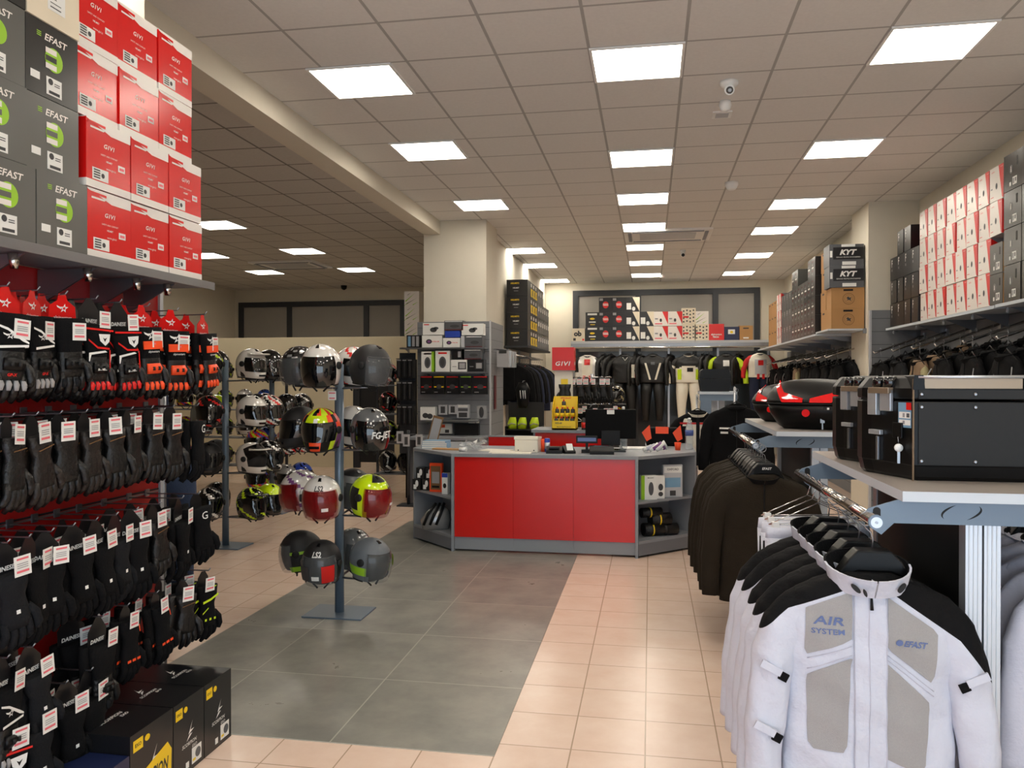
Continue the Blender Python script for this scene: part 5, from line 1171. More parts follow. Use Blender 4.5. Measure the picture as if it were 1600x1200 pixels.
near = [[('white_jet', .12, 'glossy white open helmet with dark visor, facing forward'), ('matte_jet', 1.15, 'matte black open helmet with clear visor'), ('line_jet', -.5, 'black open helmet with thin silver lines'), ('white_red', .9, 'white helmet with red mark behind the pole')],
        [('rainbow', .12, 'multicoloured fluorescent yellow and red helmet with dark visor'), ('grey_jet', .6, 'glossy grey open helmet lettered FG-JET'), ('matte', -.6, 'matte black helmet behind the multicoloured one'), ('white', .9, 'plain white helmet behind the grey one')],
        [('ls_white', .25, 'white open helmet with red tinted visor'), ('fluo', 1.0, 'fluorescent yellow open helmet with red visor'), ('purple_jet', -.7, 'white and purple open helmet with round white pivot'), ('stripe', .9, 'dark striped helmet behind the fluorescent one')],
        [('black_red', .15, 'matte black open helmet with red sticker on the visor'), ('grey_green', 1.1, 'grey and green open helmet with yellow sticker'), ('black_green', -1.1, 'black and bright green open helmet'), ('silver_jet', .9, 'plain grey helmet behind the pole')]]
for r, row in enumerate(near):
    for (k, rz, lab), (ax_, ay_) in zip(row, ARM):
        dz = 0
        put_helmet(k, (-2.09 + ax_, 5.13 + ay_, T4[r] + dz), rz, lab + ', near stand' if len(lab.split()) < 13 else lab, rx=.12, sc=1.04)
t = thing('price_tag', 'white price tag with pink print hanging from the nearest helmet stand', 'price tag', tuple(at_y(519, 618, 4.98)))
b = MB(); b.box((-.028, -.001, -.03), (.028, 0, .03), 'paper'); b.rect(-.022, .012, .022, .02, (0, -.0012, 0), X3, Z3, 'pink_ink'); b.rect(-.02, -.022, .02, -.014, (0, -.0012, 0), X3, Z3, 'pink_ink'); b.build('tag', t); b = MB(); b.tube([(0, 0, .03), (.01, .02, .14)], .001, 'white', 4); b.build('string', t)
ARM2 = [(.22, -.10), (-.14, -.18), (.30, .22), (-.25, .15)]
def stand_group(x, y, tiers, names, lab, arms, adj):
    helmet_stand(x, y, 1.78, tiers, lab, arms)
    for r, row in enumerate(names):
        for q, ((k, rz, l), (ax_, ay_)) in enumerate(zip(row, arms)):
            if k: put_helmet(k, (x + ax_, y + ay_, tiers[r]), rz, '%s, %s, %s' % (l, adj, TN[r]), rx=.1, sc=1.08)
stand_group(-4.0, 7.0, [1.60, 1.16, .72, .30],
  [[('flip_white', 1.1, 'white modular helmet with peak'), ('yellowblk', .5, 'black helmet with yellow flashes'), ('black', .9, 'black helmet'), ('black', .3, 'black helmet at the back')],
   [('flip_white2', 1.1, 'white modular helmet'), ('blackred', .5, 'black and red helmet'), ('redwhite', 1.0, 'white helmet with red ring'), ('lime_top', .3, 'yellow topped helmet')],
   [('adv_white', 1.2, 'white helmet with raised visor'), ('matte', .5, 'matte black helmet'), ('blackwhite', .9, 'black and white helmet'), ('matte', .2, 'matte black helmet at the back')],
   [('lime_adv', 1.0, 'black and lime peaked helmet'), ('blackwhite', .6, 'black helmet with white lines'), ('lime_top', .9, 'fluorescent yellow topped helmet'), ('black', .2, 'black helmet at the back')]],
  'second blue grey helmet stand, left of the nearest one', [_o(-4.0, 7.0, 392, 6.92), _o(-4.0, 7.0, 326, 6.85), _o(-4.0, 7.0, 420, 7.2), _o(-4.0, 7.0, 338, 7.2)], 'second stand')
stand_group(-4.48, 8.9, [1.60, 1.14, .72, .30],
  [[('blackwhite', .6, 'black helmet with pale pattern'), ('black', .2, 'black helmet left'), ('matte', .9, 'matte black helmet'), ('blue', .3, 'dark blue helmet')],
   [('black', .7, 'glossy black helmet'), ('matte', .2, 'matte helmet left'), ('blackwhite', .9, 'white and black helmet'), ('blackred', .3, 'black and red helmet')],
   [('redwhite', .8, 'white red and black helmet'), ('multi', .2, 'multicoloured helmet left'), ('redwhite', .9, 'white and red helmet at the right'), ('blue', .3, 'blue helmet')],
   [('silver', .6, 'silver grey helmet'), ('multi', .2, 'red and yellow helmet'), ('blue', .9, 'dark blue helmet at the right'), ('white', .3, 'white helmet')]],
  'third blue grey helmet stand, behind the second one', [_o(-4.48, 8.9, 447, 8.8), _o(-4.48, 8.9, 402, 8.8), _o(-4.48, 8.9, 470, 9.1), _o(-4.48, 8.9, 415, 9.15)], 'third stand')
# shelves of helmets along the far wall and left hall
def helmet_rack(x0, x1, y, zs, lab, kinds, rz, sp=.34, grp=None):
    t = thing('helmet_rack', lab, 'helmet rack', (x0, y, 0))
    for x in (0, x1 - x0):
        b = MB(); b.box((x - .015, -.02, 0), (x + .015, .02, zs[0] + .35), 'frame_dark'); b.build('upright', t)
    for z in zs:
        b = MB(); b.box((0, -.16, z - .015), (x1 - x0, .16, z), 'grey_lam_dark'); b.build('shelf_board', t)
    n = 0
    for r, z in enumerate(zs):
        x = x0 + sp * .55; c = 0
        while x < x1 - .1:
            k = kinds[n % len(kinds)]; put_helmet(k, (x, y, z + .028), rz + random.uniform(-.3, .3), '%s, %s shelf down, %s from left' % (grp, ORD[r], ORD[min(c, 15)]), grp, sc=1.05); x += sp; n += 1; c += 1
ks = ['black', 'redwhite', 'blackwhite', 'blackred', 'matte', 'multi', 'silver', 'yellowblk', 'white', 'blue']
helmet_rack(-5.9, -3.75, 10.6, [1.58, 1.14, .72], 'rack of helmets in the left hall behind the third stand', ks, .5, .35, 'helmet on the middle rack of the left hall') if False else None
helmet_rack(-8.9, -5.4, 11.2, [1.58, 1.14, .72, .3], 'long rack of helmets at the far side of the left hall', ks, .6, .33, 'helmet on the long left hall rack')
helmet_rack(-3.75, -3.2, 10.6, [1.52, 1.12, .72, .3], 'narrow helmet rack left of the pillar', ['redwhite', 'black', 'blackred', 'blackwhite', 'yellowblk', 'matte', 'blackwhite', 'black'], .3, .27, 'helmet on the narrow rack by the pillar')
# ================================================================= counter
CT = .91; CP = [(-1.815, 7.14), (-.105, 7.14), (.43, 7.68), (.43, 8.9), (-.05, 8.9), (-.05, 8.05), (-1.55, 8.05), (-1.75, 8.05), (-1.75, 8.5), (-2.34, 8.5), (-2.34, 7.66)]
t = thing('sales_counter', 'grey sales counter with red front panels and open angled end shelves', 'counter', (0, 0, 0))
b = MB(); b.prism([(x * 1.0, y) for x, y in CP], CT - .03, CT, 'grey_lam'); b.build('worktop', t, bevel=.003)
for i in range(3):
    x0 = -1.79 + i * .553; b = MB(); b.box((x0 + .001, 7.165, .135), (x0 + .552, 7.19, CT - .03), 'red_lam'); b.build('front_panel', t, label='glossy red front panel')
    b = MB(); b.box((x0 + .0005, 7.175, .02), (x0 + .5525, 7.19, .135), 'grey_lam'); b.build('kick_board', t)
for x in (-1.815, -.13):
    b = MB(); b.box((x, 7.14, 0), (x + .025, 7.42, CT - .03), 'grey_lam'); b.build('side_panel', t)
def wing(x0, y0, x1, y1, sgn):
    u = Vector((x1 - x0, y1 - y0, 0)); L = u.length; u.normalize(); n = Vector((-u.y, u.x, 0)) * (1 if sgn > 0 else 1); n = n if n.y > 0 else -n
    def slab(a0, a1, d0, d1, z0, z1, m, nm):
        c = MB(); q = [Vector((x0, y0, 0)) + u * a + n * d for a, d in ((a0, d0), (a1, d0), (a1, d1), (a0, d1))]; pts = [(p.x, p.y) for p in q]
        if sgn < 0: pts = pts[::-1]
        c.prism(pts, z0, z1, m); return c.build(nm, t)
    slab(.01, L, .0, .33, .125, .15, 'grey_lam', 'shelf_board'); slab(.01, L, .01, .33, .48, .50, 'grey_lam', 'shelf_board'); slab(.01, L, .002, .02, .02, .125, 'grey_lam_dark', 'kick_board')
    slab(L - .02, L, .0, .35, .0, CT - .03, 'grey_lam', 'side_panel'); slab(.0, L - .02, .33, .35, .0, CT - .03, 'grey_lam', 'back_panel')
wing(-1.815, 7.14, -2.34, 7.66, -1); wing(-.105, 7.14, .43, 7.68, 1)
b = MB(); b.box((.41, 7.7, 0), (.43, 8.88, CT - .03), 'grey_lam'); b.build('side_panel', t); b = MB(); b.box((-2.34, 7.68, 0), (-2.32, 8.48, CT - .03), 'grey_lam'); b.build('side_panel', t)
# back desk
t = thing('back_desk', 'raised desk with red front behind the counter, carrying the yellow display', 'desk', (-.95, 8.75, 0))
b = MB(); b.box((-.32, -.25, 1.02), (.55, .3, 1.05), 'grey_lam'); b.build('desk_top', t)
b = MB(); b.box((-.28, -.22, 0), (.52, -.20, 1.02), 'red_lam'); b.build('front_panel', t)
for x in (-.3, .52): b = MB(); b.box((x, -.23, 0), (x + .02, .28, 1.02), 'grey_lam'); b.build('side_panel', t)
t = thing('low_divider', 'low red divider panel left of the back desk', 'divider', (-1.5, 8.55, 0))
b = MB(); b.box((-.25, 0, 0), (.3, .02, .965), 'red_lam'); b.build('panel', t)
b = MB(); b.box((-.26, -.01, .965), (.31, .03, .98), 'grey_lam'); b.build('cap', t)

def bx(nm, lab, cat, w, d, h, m, loc, rz=0, prints=None, grp=None, part='carton', bev=0):
    t = thing(nm, lab, cat, loc, rz, grp); b = MB(); b.box((-w / 2, -d / 2, 0), (w / 2, d / 2, h), m); o = Vector((0, -d / 2 - .0006, 0))
    if prints: prints(b, o, w, h)
    b.build(part, t, bevel=bev); return t
rc = lambda x0, z0, x1, z1, m, l=.0006: (lambda b, o, w, h: b.rect(x0 * w - w / 2, z0 * h, x1 * w - w / 2, z1 * h, o, X3, Z3, m, l))
def multi(*fs):
    def f(b, o, w, h):
        for q in fs: q(b, o, w, h)
    return f
dk = lambda cx, cz, rx_, rz_, m, l=.001: (lambda b, o, w, h: b.disc((cx - .5) * w, cz * h, rx_ * w, o, X3, Z3, m, l, ry=rz_ * h))
def word(s, cx, cz, ww, m, bold=.02, l=.0012): return lambda b, o, w, h: b.text(s, o + Vector(((cx - .5) * w, 0, cz * h)), X3, Z3, ww * w, m, bold, lift=l)
# things on the counter
def pt(px, py, Y, z): p = at_y(px, py, Y); return (p.x, Y, z)
t = thing('monitor', 'black flat monitor on the counter seen from behind', 'monitor', pt(954, 690, 7.62, CT), .08)
b = MB(); b.box((-.24, -.02, .12), (.24, .015, .40), 'monitor_black'); b.build('housing', t, bevel=.006)
b = MB(); b.box((-.22, .0155, .135), (.22, .017, .385), 'visor_dark'); b.build('screen', t)
b = MB(); b.box((-.09, -.045, .06), (.09, -.02, .20), 'black'); b.build('stand_neck', t, bevel=.004)
b = MB(); b.prism([(-.14, -.1), (.14, -.1), (.16, .08), (-.16, .08)], 0, .02, 'black_gloss'); b.build('stand_base', t, bevel=.004)
b = MB(); b.box((-.035, -.0215, .355), (.035, -.0202, .395), 'paper'); b.build('sticker', t)
t = thing('customer_display', 'small till display with blue screen left of the monitor', 'display', pt(917, 690, 7.42, CT), .05)
b = MB(); b.box((-.05, -.04, 0), (.05, .04, .03), 'black'); b.build('base', t); b = MB(); b.box((-.012, -.01, .03), (.012, .01, .09), 'black'); b.build('neck', t)
b = MB(); b.box((-.1, -.015, .09), (.1, .015, .16), 'plastic_black'); b.build('housing', t, bevel=.004); b = MB(); b.box((-.085, -.017, .108), (.085, -.0152, .142), 'screen_blue'); b.build('screen', t)
t = thing('till', 'black receipt printer beside the small till display', 'printer', pt(940, 700, 7.35, CT), .1)
b = MB(); b.prism_yz([(-.09, 0), (.09, 0), (.09, .07), (-.03, .07), (-.09, .03)], -.11, .11, 'black'); b.build('body', t, bevel=.006); b = MB(); b.box((-.07, -.02, .07), (.07, .03, .075), 'black_gloss'); b.build('paper_slot', t)
t = thing('card_reader', 'black card reader cradle on the counter edge', 'card reader', pt(866, 700, 7.35, CT), .1)
b = MB(); b.prism_yz([(-.07, 0), (.07, 0), (.07, .06), (-.07, .03)], -.075, .075, 'black'); b.build('body', t, bevel=.005); b = MB(); b.box((-.05, -.06, .045), (.05, .04, .06), 'plastic_black'); b.build('keypad', t)
t = thing('ticket_reader', 'small black device with a white slip beside the card reader', 'device', pt(889, 702, 7.35, CT), .4)
b = MB(); b.prism_yz([(-.05, 0), (.05, 0), (.05, .07), (-.05, .02)], -.05, .05, 'black'); b.build('body', t, bevel=.004); b = MB(); b.cbox((0, -.02, .06), (.06, .002, .07), 'paper', Matrix.Rotation(-.6, 3, 'X')); b.build('slip', t)
t = thing('energy_drink_can', 'slim blue and silver drink can on the counter', 'can', pt(855, 700, 7.45, CT))
b = MB(); b.lathe([(.001, 0), (.022, 0), (.026, .008), (.026, .118), (.022, .128), (.001, .127)], 'blue', 18); b.build('can_body', t); b = MB(); b.lathe([(.0262, .03), (.0264, .06), (.0262, .09)], 'alu', 18); b.build('label_band', t)
t = thing('spray_can', 'orange topped can beside the slim drink can', 'can', pt(849, 700, 7.47, CT))
b = MB(); b.lathe([(.001, 0), (.024, 0), (.024, .105), (.018, .118), (.001, .12)], 'orange', 18); b.build('can_body', t)
t = thing('receipt_box', 'cream plastic box with white lid on the counter', 'box', pt(825, 700, 7.45, CT), -.05)
b = MB(); b.box((-.11, -.09, 0), (.11, .09, .12), 'cream'); b.build('body', t, bevel=.006); b = MB(); b.prism_yz([(-.095, .12), (.095, .12), (.09, .14), (-.09, .15)], -.115, .115, 'cream'); b.build('lid', t, bevel=.004)
for x in (-.075, .075): b = MB(); b.tube([(x, -.088, .02), (x, -.094, .02)], .006, 'black', 10); b.build('foot_screw', t)
for i, (px, Y, a, w_, d_) in enumerate(((790, 7.35, .1, .3, .2), (775, 7.5, -.3, .28, .2), (800, 7.25, .02, .36, .12))):
    b = MB(); b.box((-w_ / 2, -d_ / 2, 0), (w_ / 2, d_ / 2, .006 + i * .001), 'cream'); o = b.build('paper_sheet', loc=pt(px, 702, Y, CT + [0.0002, .008, .0003][i] if i != 1 else CT)); o.rotation_euler[2] = a; tag(o, 'loose cream papers on the counter, %s' % ['middle pile', 'back pile', 'front sheets'][i], 'papers', 'loose papers on the counter')
t = thing('plastic_bag_bundle', 'crumpled clear plastic bags on the left of the counter', 'plastic bags', pt(742, 698, 7.45, CT))
b = MB()
for k in range(26):
    a = random.uniform(0, 6.28); r = random.uniform(.02, .11); z = random.uniform(.01, .10) * (1 - r * 4); c = Vector((r * 1.3 * math.cos(a), r * math.sin(a), max(.008, z)))
    pts = [c + Vector((random.uniform(-.05, .05), random.uniform(-.04, .04), random.uniform(0, .05))) for _ in range(4)]; b.add(pts, [(0, 1, 2), (0, 2, 3)], random.choice(['clear_plastic', 'white', 'clear_plastic', 'mesh_grey']))
b.build('bags', t); b = MB(); b.tube([(-.13, -.08, .02), (-.06, -.1, .02)], .02, 'white', 12); b.build('roll', t)
for i in range(4):
    w_ = [.26, .255, .25, .24][i]; b = MB(); b.box((-w_ / 2, -.1, 0), (w_ / 2, .1, .018), 'magazine'); b.box((-w_ / 2 + .003, -.101, .002), (w_ / 2 - .003, -.1, .016), 'paper')
    o = b.build('magazine', loc=pt(682, 700, 7.72, CT + i * .019)); o.rotation_euler[2] = random.uniform(-.1, .1); tag(o, 'pale blue magazine on the left end of the counter, %s of the stack' % ['bottom', 'second from bottom', 'third from bottom', 'top'][i], 'magazine', 'stack of magazines')
t = bx('cardboard_tray', 'flat brown cardboard under the magazines front corner', 'cardboard', .30, .1, .012, 'carton', pt(700, 708, 7.52, CT), -.2)
t = thing('leaflet_holder', 'tilted dark leaflet display with red edge behind the magazines', 'leaflet holder', pt(680, 680, 8.1, CT), .2)
b = MB(); b.cbox((0, 0, .15), (.11, .012, .30), 'carton_dark', Matrix.Rotation(.25, 3, 'Y')); b.build('panel', t); b = MB(); b.cbox((.0, -.008, .15), (.085, .004, .25), 'grey_ink', Matrix.Rotation(.25, 3, 'Y')); b.build('leaflet', t); b = MB(); b.box((-.09, -.04, 0), (.05, .04, .012), 'black'); b.build('base', t)
def bottle(lab, loc, h=.31):
    t = thing('water_bottle', lab, 'bottle', loc); b = MB(); s_ = h / .31
    b.lathe([(.001, 0), (.036, 0), (.04, .01), (.037, .04), (.04, .07), (.037, .10), (.04, .13), (.038, .2), (.026, .25), (.013, .28), (.013, .29)], 'bottle_clear', 20); b.build('bottle_body', t)
    b = MB(); b.lathe([(.0405, .135), (.0408, .16), (.0405, .19)], 'lime' if False else 'screen_blue', 20); b.build('label_band', t); b = MB(); b.lathe([(.001, .31), (.015, .308), (.015, .288), (.001, .288)], 'white', 14); b.build('cap', t); return t
bottle('large clear water bottle on the right end of the counter', pt(1077, 700, 7.95, CT)); bottle('clear water bottle standing behind the monitor', pt(974, 690, 7.9, CT), .31).scale = (1, 1, 1.35)
t = thing('plastic_cup', 'small orange red plastic cup on the counter beside the bottle', 'cup', pt(1059, 699, 7.85, CT)); b = MB(); b.lathe([(.001, 0), (.024, 0), (.033, .075), (.031, .075), (.022, .005)], 'orange', 20); b.build('cup_body', t)
t = thing('glove_bundle', 'pale lilac knitted items in a heap on the right of the counter', 'gloves', pt(1022, 704, 7.6, CT))
for k in range(5):
    b = MB(); a = k * .35 - .5; b.tube([(-.1 + k * .03, -.03, .02 + .01 * (k % 2)), (-.03 + k * .03, .0, .05 + .01 * k), (.04 + k * .02, .03 * math.sin(a), .03)], [.02, .024, .016], ['paper', 'cloth_lilac', 'paper', 'purple', 'paper'][k], 8); b.build('item', t)
b = MB(); b.box((-.2, -.13, 0), (.2, .13, .012), 'paper'); o = b.build('paper_sheet', loc=pt(1005, 690, 7.95, CT)); tag(o, 'white papers and folder behind the lilac heap', 'papers'); o.rotation_euler[2] = .1
b = MB(); b.box((-.15, -.06, 0), (.15, .06, .03), 'black'); o = b.build('stapler_tray', loc=pt(985, 684, 8.3, CT)) if False else None
t = thing('orange_bag', 'dark bag with orange flaps behind the counter papers', 'bag', pt(1035, 684, 8.35, CT)); b = MB(); b.box((-.17, -.08, 0), (.17, .08, .19), 'cloth_black'); b.build('body', t, bevel=.03)
for x in (-.16, .15): b = MB(); b.flat([(x - .05, .12), (x + .03, .2), (x + .05, .06), (x, .03)], (0, -.09, .02), X3, Z3, 'orange'); b.build('flap', t)
b = MB(); b.box((-.07, -.086, .13), (.06, -.081, .2), 'orange'); b.build('buckle_frame', t)
# items on the end shelves
def shelf_pt(px, py, Y, z): p = at_y(px, py, Y); return (p.x, Y, z)
blk = multi(rc(.15, .1, .5, .5, 'paper'), dk(.55, .6, .18, .3, 'paper'))
for i, (px, z) in enumerate(((653, .5), (659, .612), (668, .5), (673, .612))): bx('bulb_box', 'small black box with white disc, left end shelf, %s' % ['front lower', 'front upper', 'back lower', 'back upper'][i], 'box', .085, .1, .11, 'box_black', shelf_pt(px, 770, 7.62 + .0 * i, z), .0, blk, 'small black boxes on the left end shelf')
bx('blister_pack', 'orange framed pack on the left end shelf', 'package', .13, .04, .28, 'orange', shelf_pt(682, 760, 7.5, .5), -.15, multi(rc(.1, .08, .9, .9, 'carton_dark'), rc(.2, .3, .8, .7, 'grey_ink', .001), rc(.2, .14, .8, .22, 'black', .001)))
bx('spray_box', 'white box with blue top on the left end shelf', 'box', .06, .06, .2, 'paper', shelf_pt(697, 770, 7.38, .5), -.2, multi(rc(0, .8, 1, 1, 'blue'), dk(.5, .4, .3, .12, 'box_black')))
t = thing('silver_bag', 'silver and black bundle on the lower left end shelf', 'bag', shelf_pt(681, 815, 7.46, .151), .3)
b = MB(); b.loft([ring(0, 0, 0, .13, .09, 16), ring(0, 0, .08, .15, .1, 16), ring(.02, 0, .17, .11, .08, 16), ring(.03, 0, .22, .05, .05, 16)], 'h_silver'); b.build('body', t)
for k in range(3): b = MB(); b.tube([(-.12 + k * .06, -.1, .05), (-.08 + k * .06, -.1, .15), (.0 + k * .04, -.05, .25)], .014, 'black', 8); b.build('strap', t)
gp = multi(rc(.0, .0, .22, 1, 'lime'), dk(.62, .45, .16, .28, 'box_mid'), word('MOUNT', .6, .9, .4, 'ink'))
bx('phone_mount_box', 'green and white phone holder box on the right end shelf', 'box', .15, .05, .22, 'paper', shelf_pt(1013, 770, 7.36, .5), .3, gp)
bx('phone_mount_box', 'narrow white accessory box beside the green one', 'box', .075, .05, .21, 'paper', shelf_pt(1031, 768, 7.44, .5), .3, multi(dk(.5, .5, .3, .15, 'ink'), dk(.5, .2, .3, .1, 'ink')))
bx('blister_pack', 'clear blister pack with printed card on the right end shelf', 'package', .19, .04, .30, 'grey_edge', shelf_pt(1050, 765, 7.56, .5), .35, multi(rc(.05, .75, .95, .95, 'paper'), word('OXFORD', .5, .86, .6, 'ink'), rc(.1, .3, .9, .6, 'magazine'), rc(.35, .04, .65, .2, 'ink')))
t = thing('bag_stack', 'black bags with yellow straps on the lower right end shelf', 'bags', shelf_pt(1028, 830, 7.47, .151), .45)
for k, (x, z, r) in enumerate(((-.05, .06, .06), (.09, .055, .055), (.02, .15, .06), (-.07, .215, .045))):
    b = MB(); b.tube([(x - .10, 0, z), (x + .10, 0, z)], r, 'leather', 14); b.build('roll_bag', t); b = MB(); b.tube([(x - .02, 0, z), (x - .008, 0, z)], r * 1.03, 'yellow' if k != 1 else 'black', 14); b.build('strap', t)
# ---------------------------------------------------------------- yellow spray display and branded column
t = thing('spray_display', 'yellow cardboard display stand full of spray cans on the back desk', 'display', pt(883, 680, 8.62, 1.05), .0)
b = MB(); b.box((-.13, -.12, 0), (.13, .1, .02), 'yellow'); b.box((-.13, -.12, 0), (.13, -.115, .10), 'yellow'); b.box((-.13, .095, 0), (.13, .1, .36), 'yellow')
b.prism_yz([(-.12, 0), (.1, 0), (.1, .36), (.07, .36), (-.12, .22)], -.13, -.127, 'yellow'); b.prism_yz([(-.12, 0), (.1, 0), (.1, .36), (.07, .36), (-.12, .22)], .127, .13, 'yellow'); b.box((-.127, -.06, .02), (.127, .095, .12), 'yellow'); b.box((-.127, .02, .12), (.127, .095, .20), 'yellow')
b.text('WD-40', (-.06, -.1208, .075), X3, Z3, .075, 'ink', .03); b.text('MULTI-USE PRODUCT', (.0, -.1208, .035), X3, Z3, .15, 'ink', .01); b.text('SPECIALIST', (0, .0945, .34), X3, Z3, .12, 'red', .03); b.build('display_body', t)
def spray(): 
    t2 = thing('spray_can', '', 'spray can'); b = MB(); b.lathe([(.001, 0), (.022, 0), (.022, .095), (.016, .105), (.001, .105)], 'ink', 14); b.build('can_body', t2); b = MB(); b.lathe([(.0224, .02), (.0224, .06)], 'yellow', 14); b.build('label_band', t2); b = MB(); b.lathe([(.008, .105), (.008, .125), (.001, .127)], 'red', 10); b.build('nozzle', t2); return t2
SP_ = Proto(spray()); dpos = pt(883, 680, 8.62, 1.05)
for r, (yy, zz, n) in enumerate(((-.09, .0205, 4), (-.02, .1205, 4), (.055, .2005, 1))):
    for c in range(n): SP_.put((dpos[0] + (-.085 + c * .057 if n > 1 else -.02), 8.62 + yy, 1.05 + zz), 0, 'black and yellow spray can in the yellow display, %s row, %s' % (['front', 'middle', 'back'][r], ORD[c]), 'spray cans in the yellow display')
for i, (px, c) in enumerate(((912, 'red'), (921, 'purple'))):
    p = pt(px, 690, 8.6, 1.05); t = thing('oil_bottle', 'small dark bottle with %s label right of the yellow display' % c, 'bottle', p); b = MB(); b.lathe([(.001, 0), (.024, 0), (.024, .1), (.012, .13), (.001, .13)], 'ink', 14); b.build('bottle_body', t); b = MB(); b.lathe([(.0245, .02), (.0245, .08)], c, 14); b.build('label_band', t)
t = thing('brand_column', 'white display column topped by a red GIVI sign behind the counter', 'display column', pt(881, 690, 9.1, 0))
b = MB(); b.box((-.10, -.05, 0), (.10, .05, 1.72), 'cream'); b.build('column', t)
b = MB(); b.box((-.125, -.10, 1.70), (.125, .10, 1.96), 'red'); giv_logo(b, Vector((0, -.101, 1.775)), X3, Z3, .17, 'paper', .05); giv_logo(b, Vector((.1255, 0, 1.775)), Y3, Z3, .15, 'paper', .05); b.build('sign', t)
b = MB(); b.box((-.1, -.16, 1.34), (.1, -.05, 1.35), 'steel'); b.build('small_shelf', t)
t = thing('glove_pack', 'black gloves under a yellow card on the branded column', 'gloves', pt(882, 600, 8.98, 1.62))
b = MB(); b.box((-.04, -.002, -.09), (.04, 0, -.02), 'yellow'); b.build('header_card', t)
for x in (-.02, .03): b = MB(); k0 = glove(b, 0, 0, 1, 'leather'); xf(b, k0, x, -.01, -.08); b.build('glove', t)
# wire stand of gloves right of the column
t = thing('wire_glove_stand', 'chrome wire stand hung with gloves between the column and the suits', 'display stand', pt(925, 690, 9.6, 0))
b = MB(); b.tube([(0, 0, 0), (0, 0, 1.66)], .02, 'steel', 10); b.build('post', t); b = MB(); b.lathe([(.001, 0), (.2, 0), (.2, .02), (.001, .02)], 'steel', 20); b.build('base', t)
for z in (1.62, 1.30):
    b = MB(); b.tube([(-.24, -.05, z), (.24, -.05, z)], .006, 'chrome', 6); b.tube([(-.24, -.25, z), (.24, -.25, z)], .006, 'chrome', 6); b.build('wire_bar', t)
    for k in range(6): b = MB(); b.tube([(-.22 + k * .088, -.05, z), (-.22 + k * .088, -.28, z + .01)], .004, 'chrome', 6); b.build('wire_hook', t)
gx = pt(925, 690, 9.6, 0)[0]
for r, z in enumerate((1.62, 1.30)):
    for k in range(6): GP[['plain', 'whitek', 'leather', 'racek', 'text', 'whitek'][k] if r else 'leather'].put((gx - .22 + k * .088, 9.36, z), random.uniform(-.5, .5), 'dark gloves on the wire stand by the column, %s row, %s from left' % (['upper', 'lower'][r], ORD[k]), 'gloves on the wire stand')
GP['neon'].put((gx + .265, 9.36, 1.30), .6, 'bright yellow striped gloves hanging right of the yellow display')

# ================================================================= pillar display wall
t = thing('slatwall_panel', 'blue grey slatted panel on the front of the white pillar', 'display wall')
b = MB(); b.box((-3.07, 10.25, 0), (-2.07, 10.34, 2.36), 'slat_grey'); b.box((-2.14, 10.34, 0), (-2.07, 11.15, 2.36), 'slat_grey')
z = .2
while z < 2.3:
    b.box((-3.07, 10.249, z - .003), (-2.07, 10.251, z + .003), 'slat_line'); b.box((-2.0705, 10.25, z - .003), (-2.069, 11.15, z + .003), 'slat_line'); z += .16
b.build('panel', t); b = MB(); b.box((-2.085, 10.235, 0), (-2.065, 10.255, 2.37), 'grey_edge'); b.build('edge_trim', t)
PYF = 10.0
def pz(py, Y=PYF): return at_y(700, py, Y).z
shelves = [(543, 625, 757), (581, 657, 757), (657, 657, 745)]
for i, (py, a, c) in enumerate(shelves):
    x0, x1 = at_y(a, py, PYF).x, at_y(c, py, PYF).x; t = thing('glass_shelf', 'thin grey shelf on the pillar panel, %s' % ['top one', 'second one', 'lowest one'][i], 'shelf', (x0, 10.245, pz(py)), 0, 'shelves on the pillar')
    b = MB(); b.box((0, -.26, -.012), (x1 - x0, 0, 0), 'grey_lam_dark'); b.box((0, -.262, -.02), (x1 - x0, -.26, .002), 'steel'); b.build('shelf_board', t)
    for x in (.05, x1 - x0 - .05): b = MB(); b.prism_yz([(0, -.012), (-.2, -.012), (0, -.07)], x, x + .004, 'steel'); b.build('bracket', t)
headset = multi(dk(.5, .42, .16, .2, 'ink'), dk(.62, .55, .12, .12, 'box_mid'), rc(.05, .82, .3, .9, 'red'))
ovl = multi(dk(.35, .5, .15, .2, 'ink'), dk(.35, .5, .08, .1, 'purple', .0014), word('INTERCOM', .68, .5, .34, 'red'))
grd = multi(rc(.04, .88, .96, .95, 'paper'), dk(.55, .42, .25, .15, 'ink'), rc(.0, .0, 1, .1, 'wine'))
phn = multi(dk(.5, .45, .25, .28, 'box_mid'), dk(.5, .45, .14, .2, 'ink', .0014), rc(.2, .85, .8, .93, 'red'))
gps = multi(rc(.45, .2, .95, .8, 'ink'), rc(.52, .28, .88, .72, 'mesh_grey', .0014), rc(.1, .4, .35, .46, 'grey_ink'))
its = [(659, 691, 524, 542, 'paper', ovl, 'white intercom box, lower left', 0), (660, 694, 504, 523, 'paper', headset, 'white headset box, upper left', .01), (692, 719, 528, 542, 'paper', ovl, 'white intercom box, lower middle', 0), (695, 719, 517, 527, 'blue', None, 'blue flat box above the middle one', .0),
  (694, 724, 501, 516, 'box_mid', grd, 'grey box with red edge on top of the pile', 0), (727, 754, 525, 542, 'box_mid', grd, 'mauve grey box, lower right', 0), (721, 755, 506, 524, 'paper', headset, 'wide white box, upper right', 0), (720, 726, 525, 542, 'grey_edge', None, 'narrow grey box between the white and mauve ones', 0), (635, 657, 523, 542, 'box_black', multi(rc(.1, .1, .3, .9, 'magazine'), rc(.4, .1, .6, .9, 'grey_ink'), rc(.7, .1, .9, .9, 'grey_ink')), 'black and blue pack overhanging at the far left', 0)]
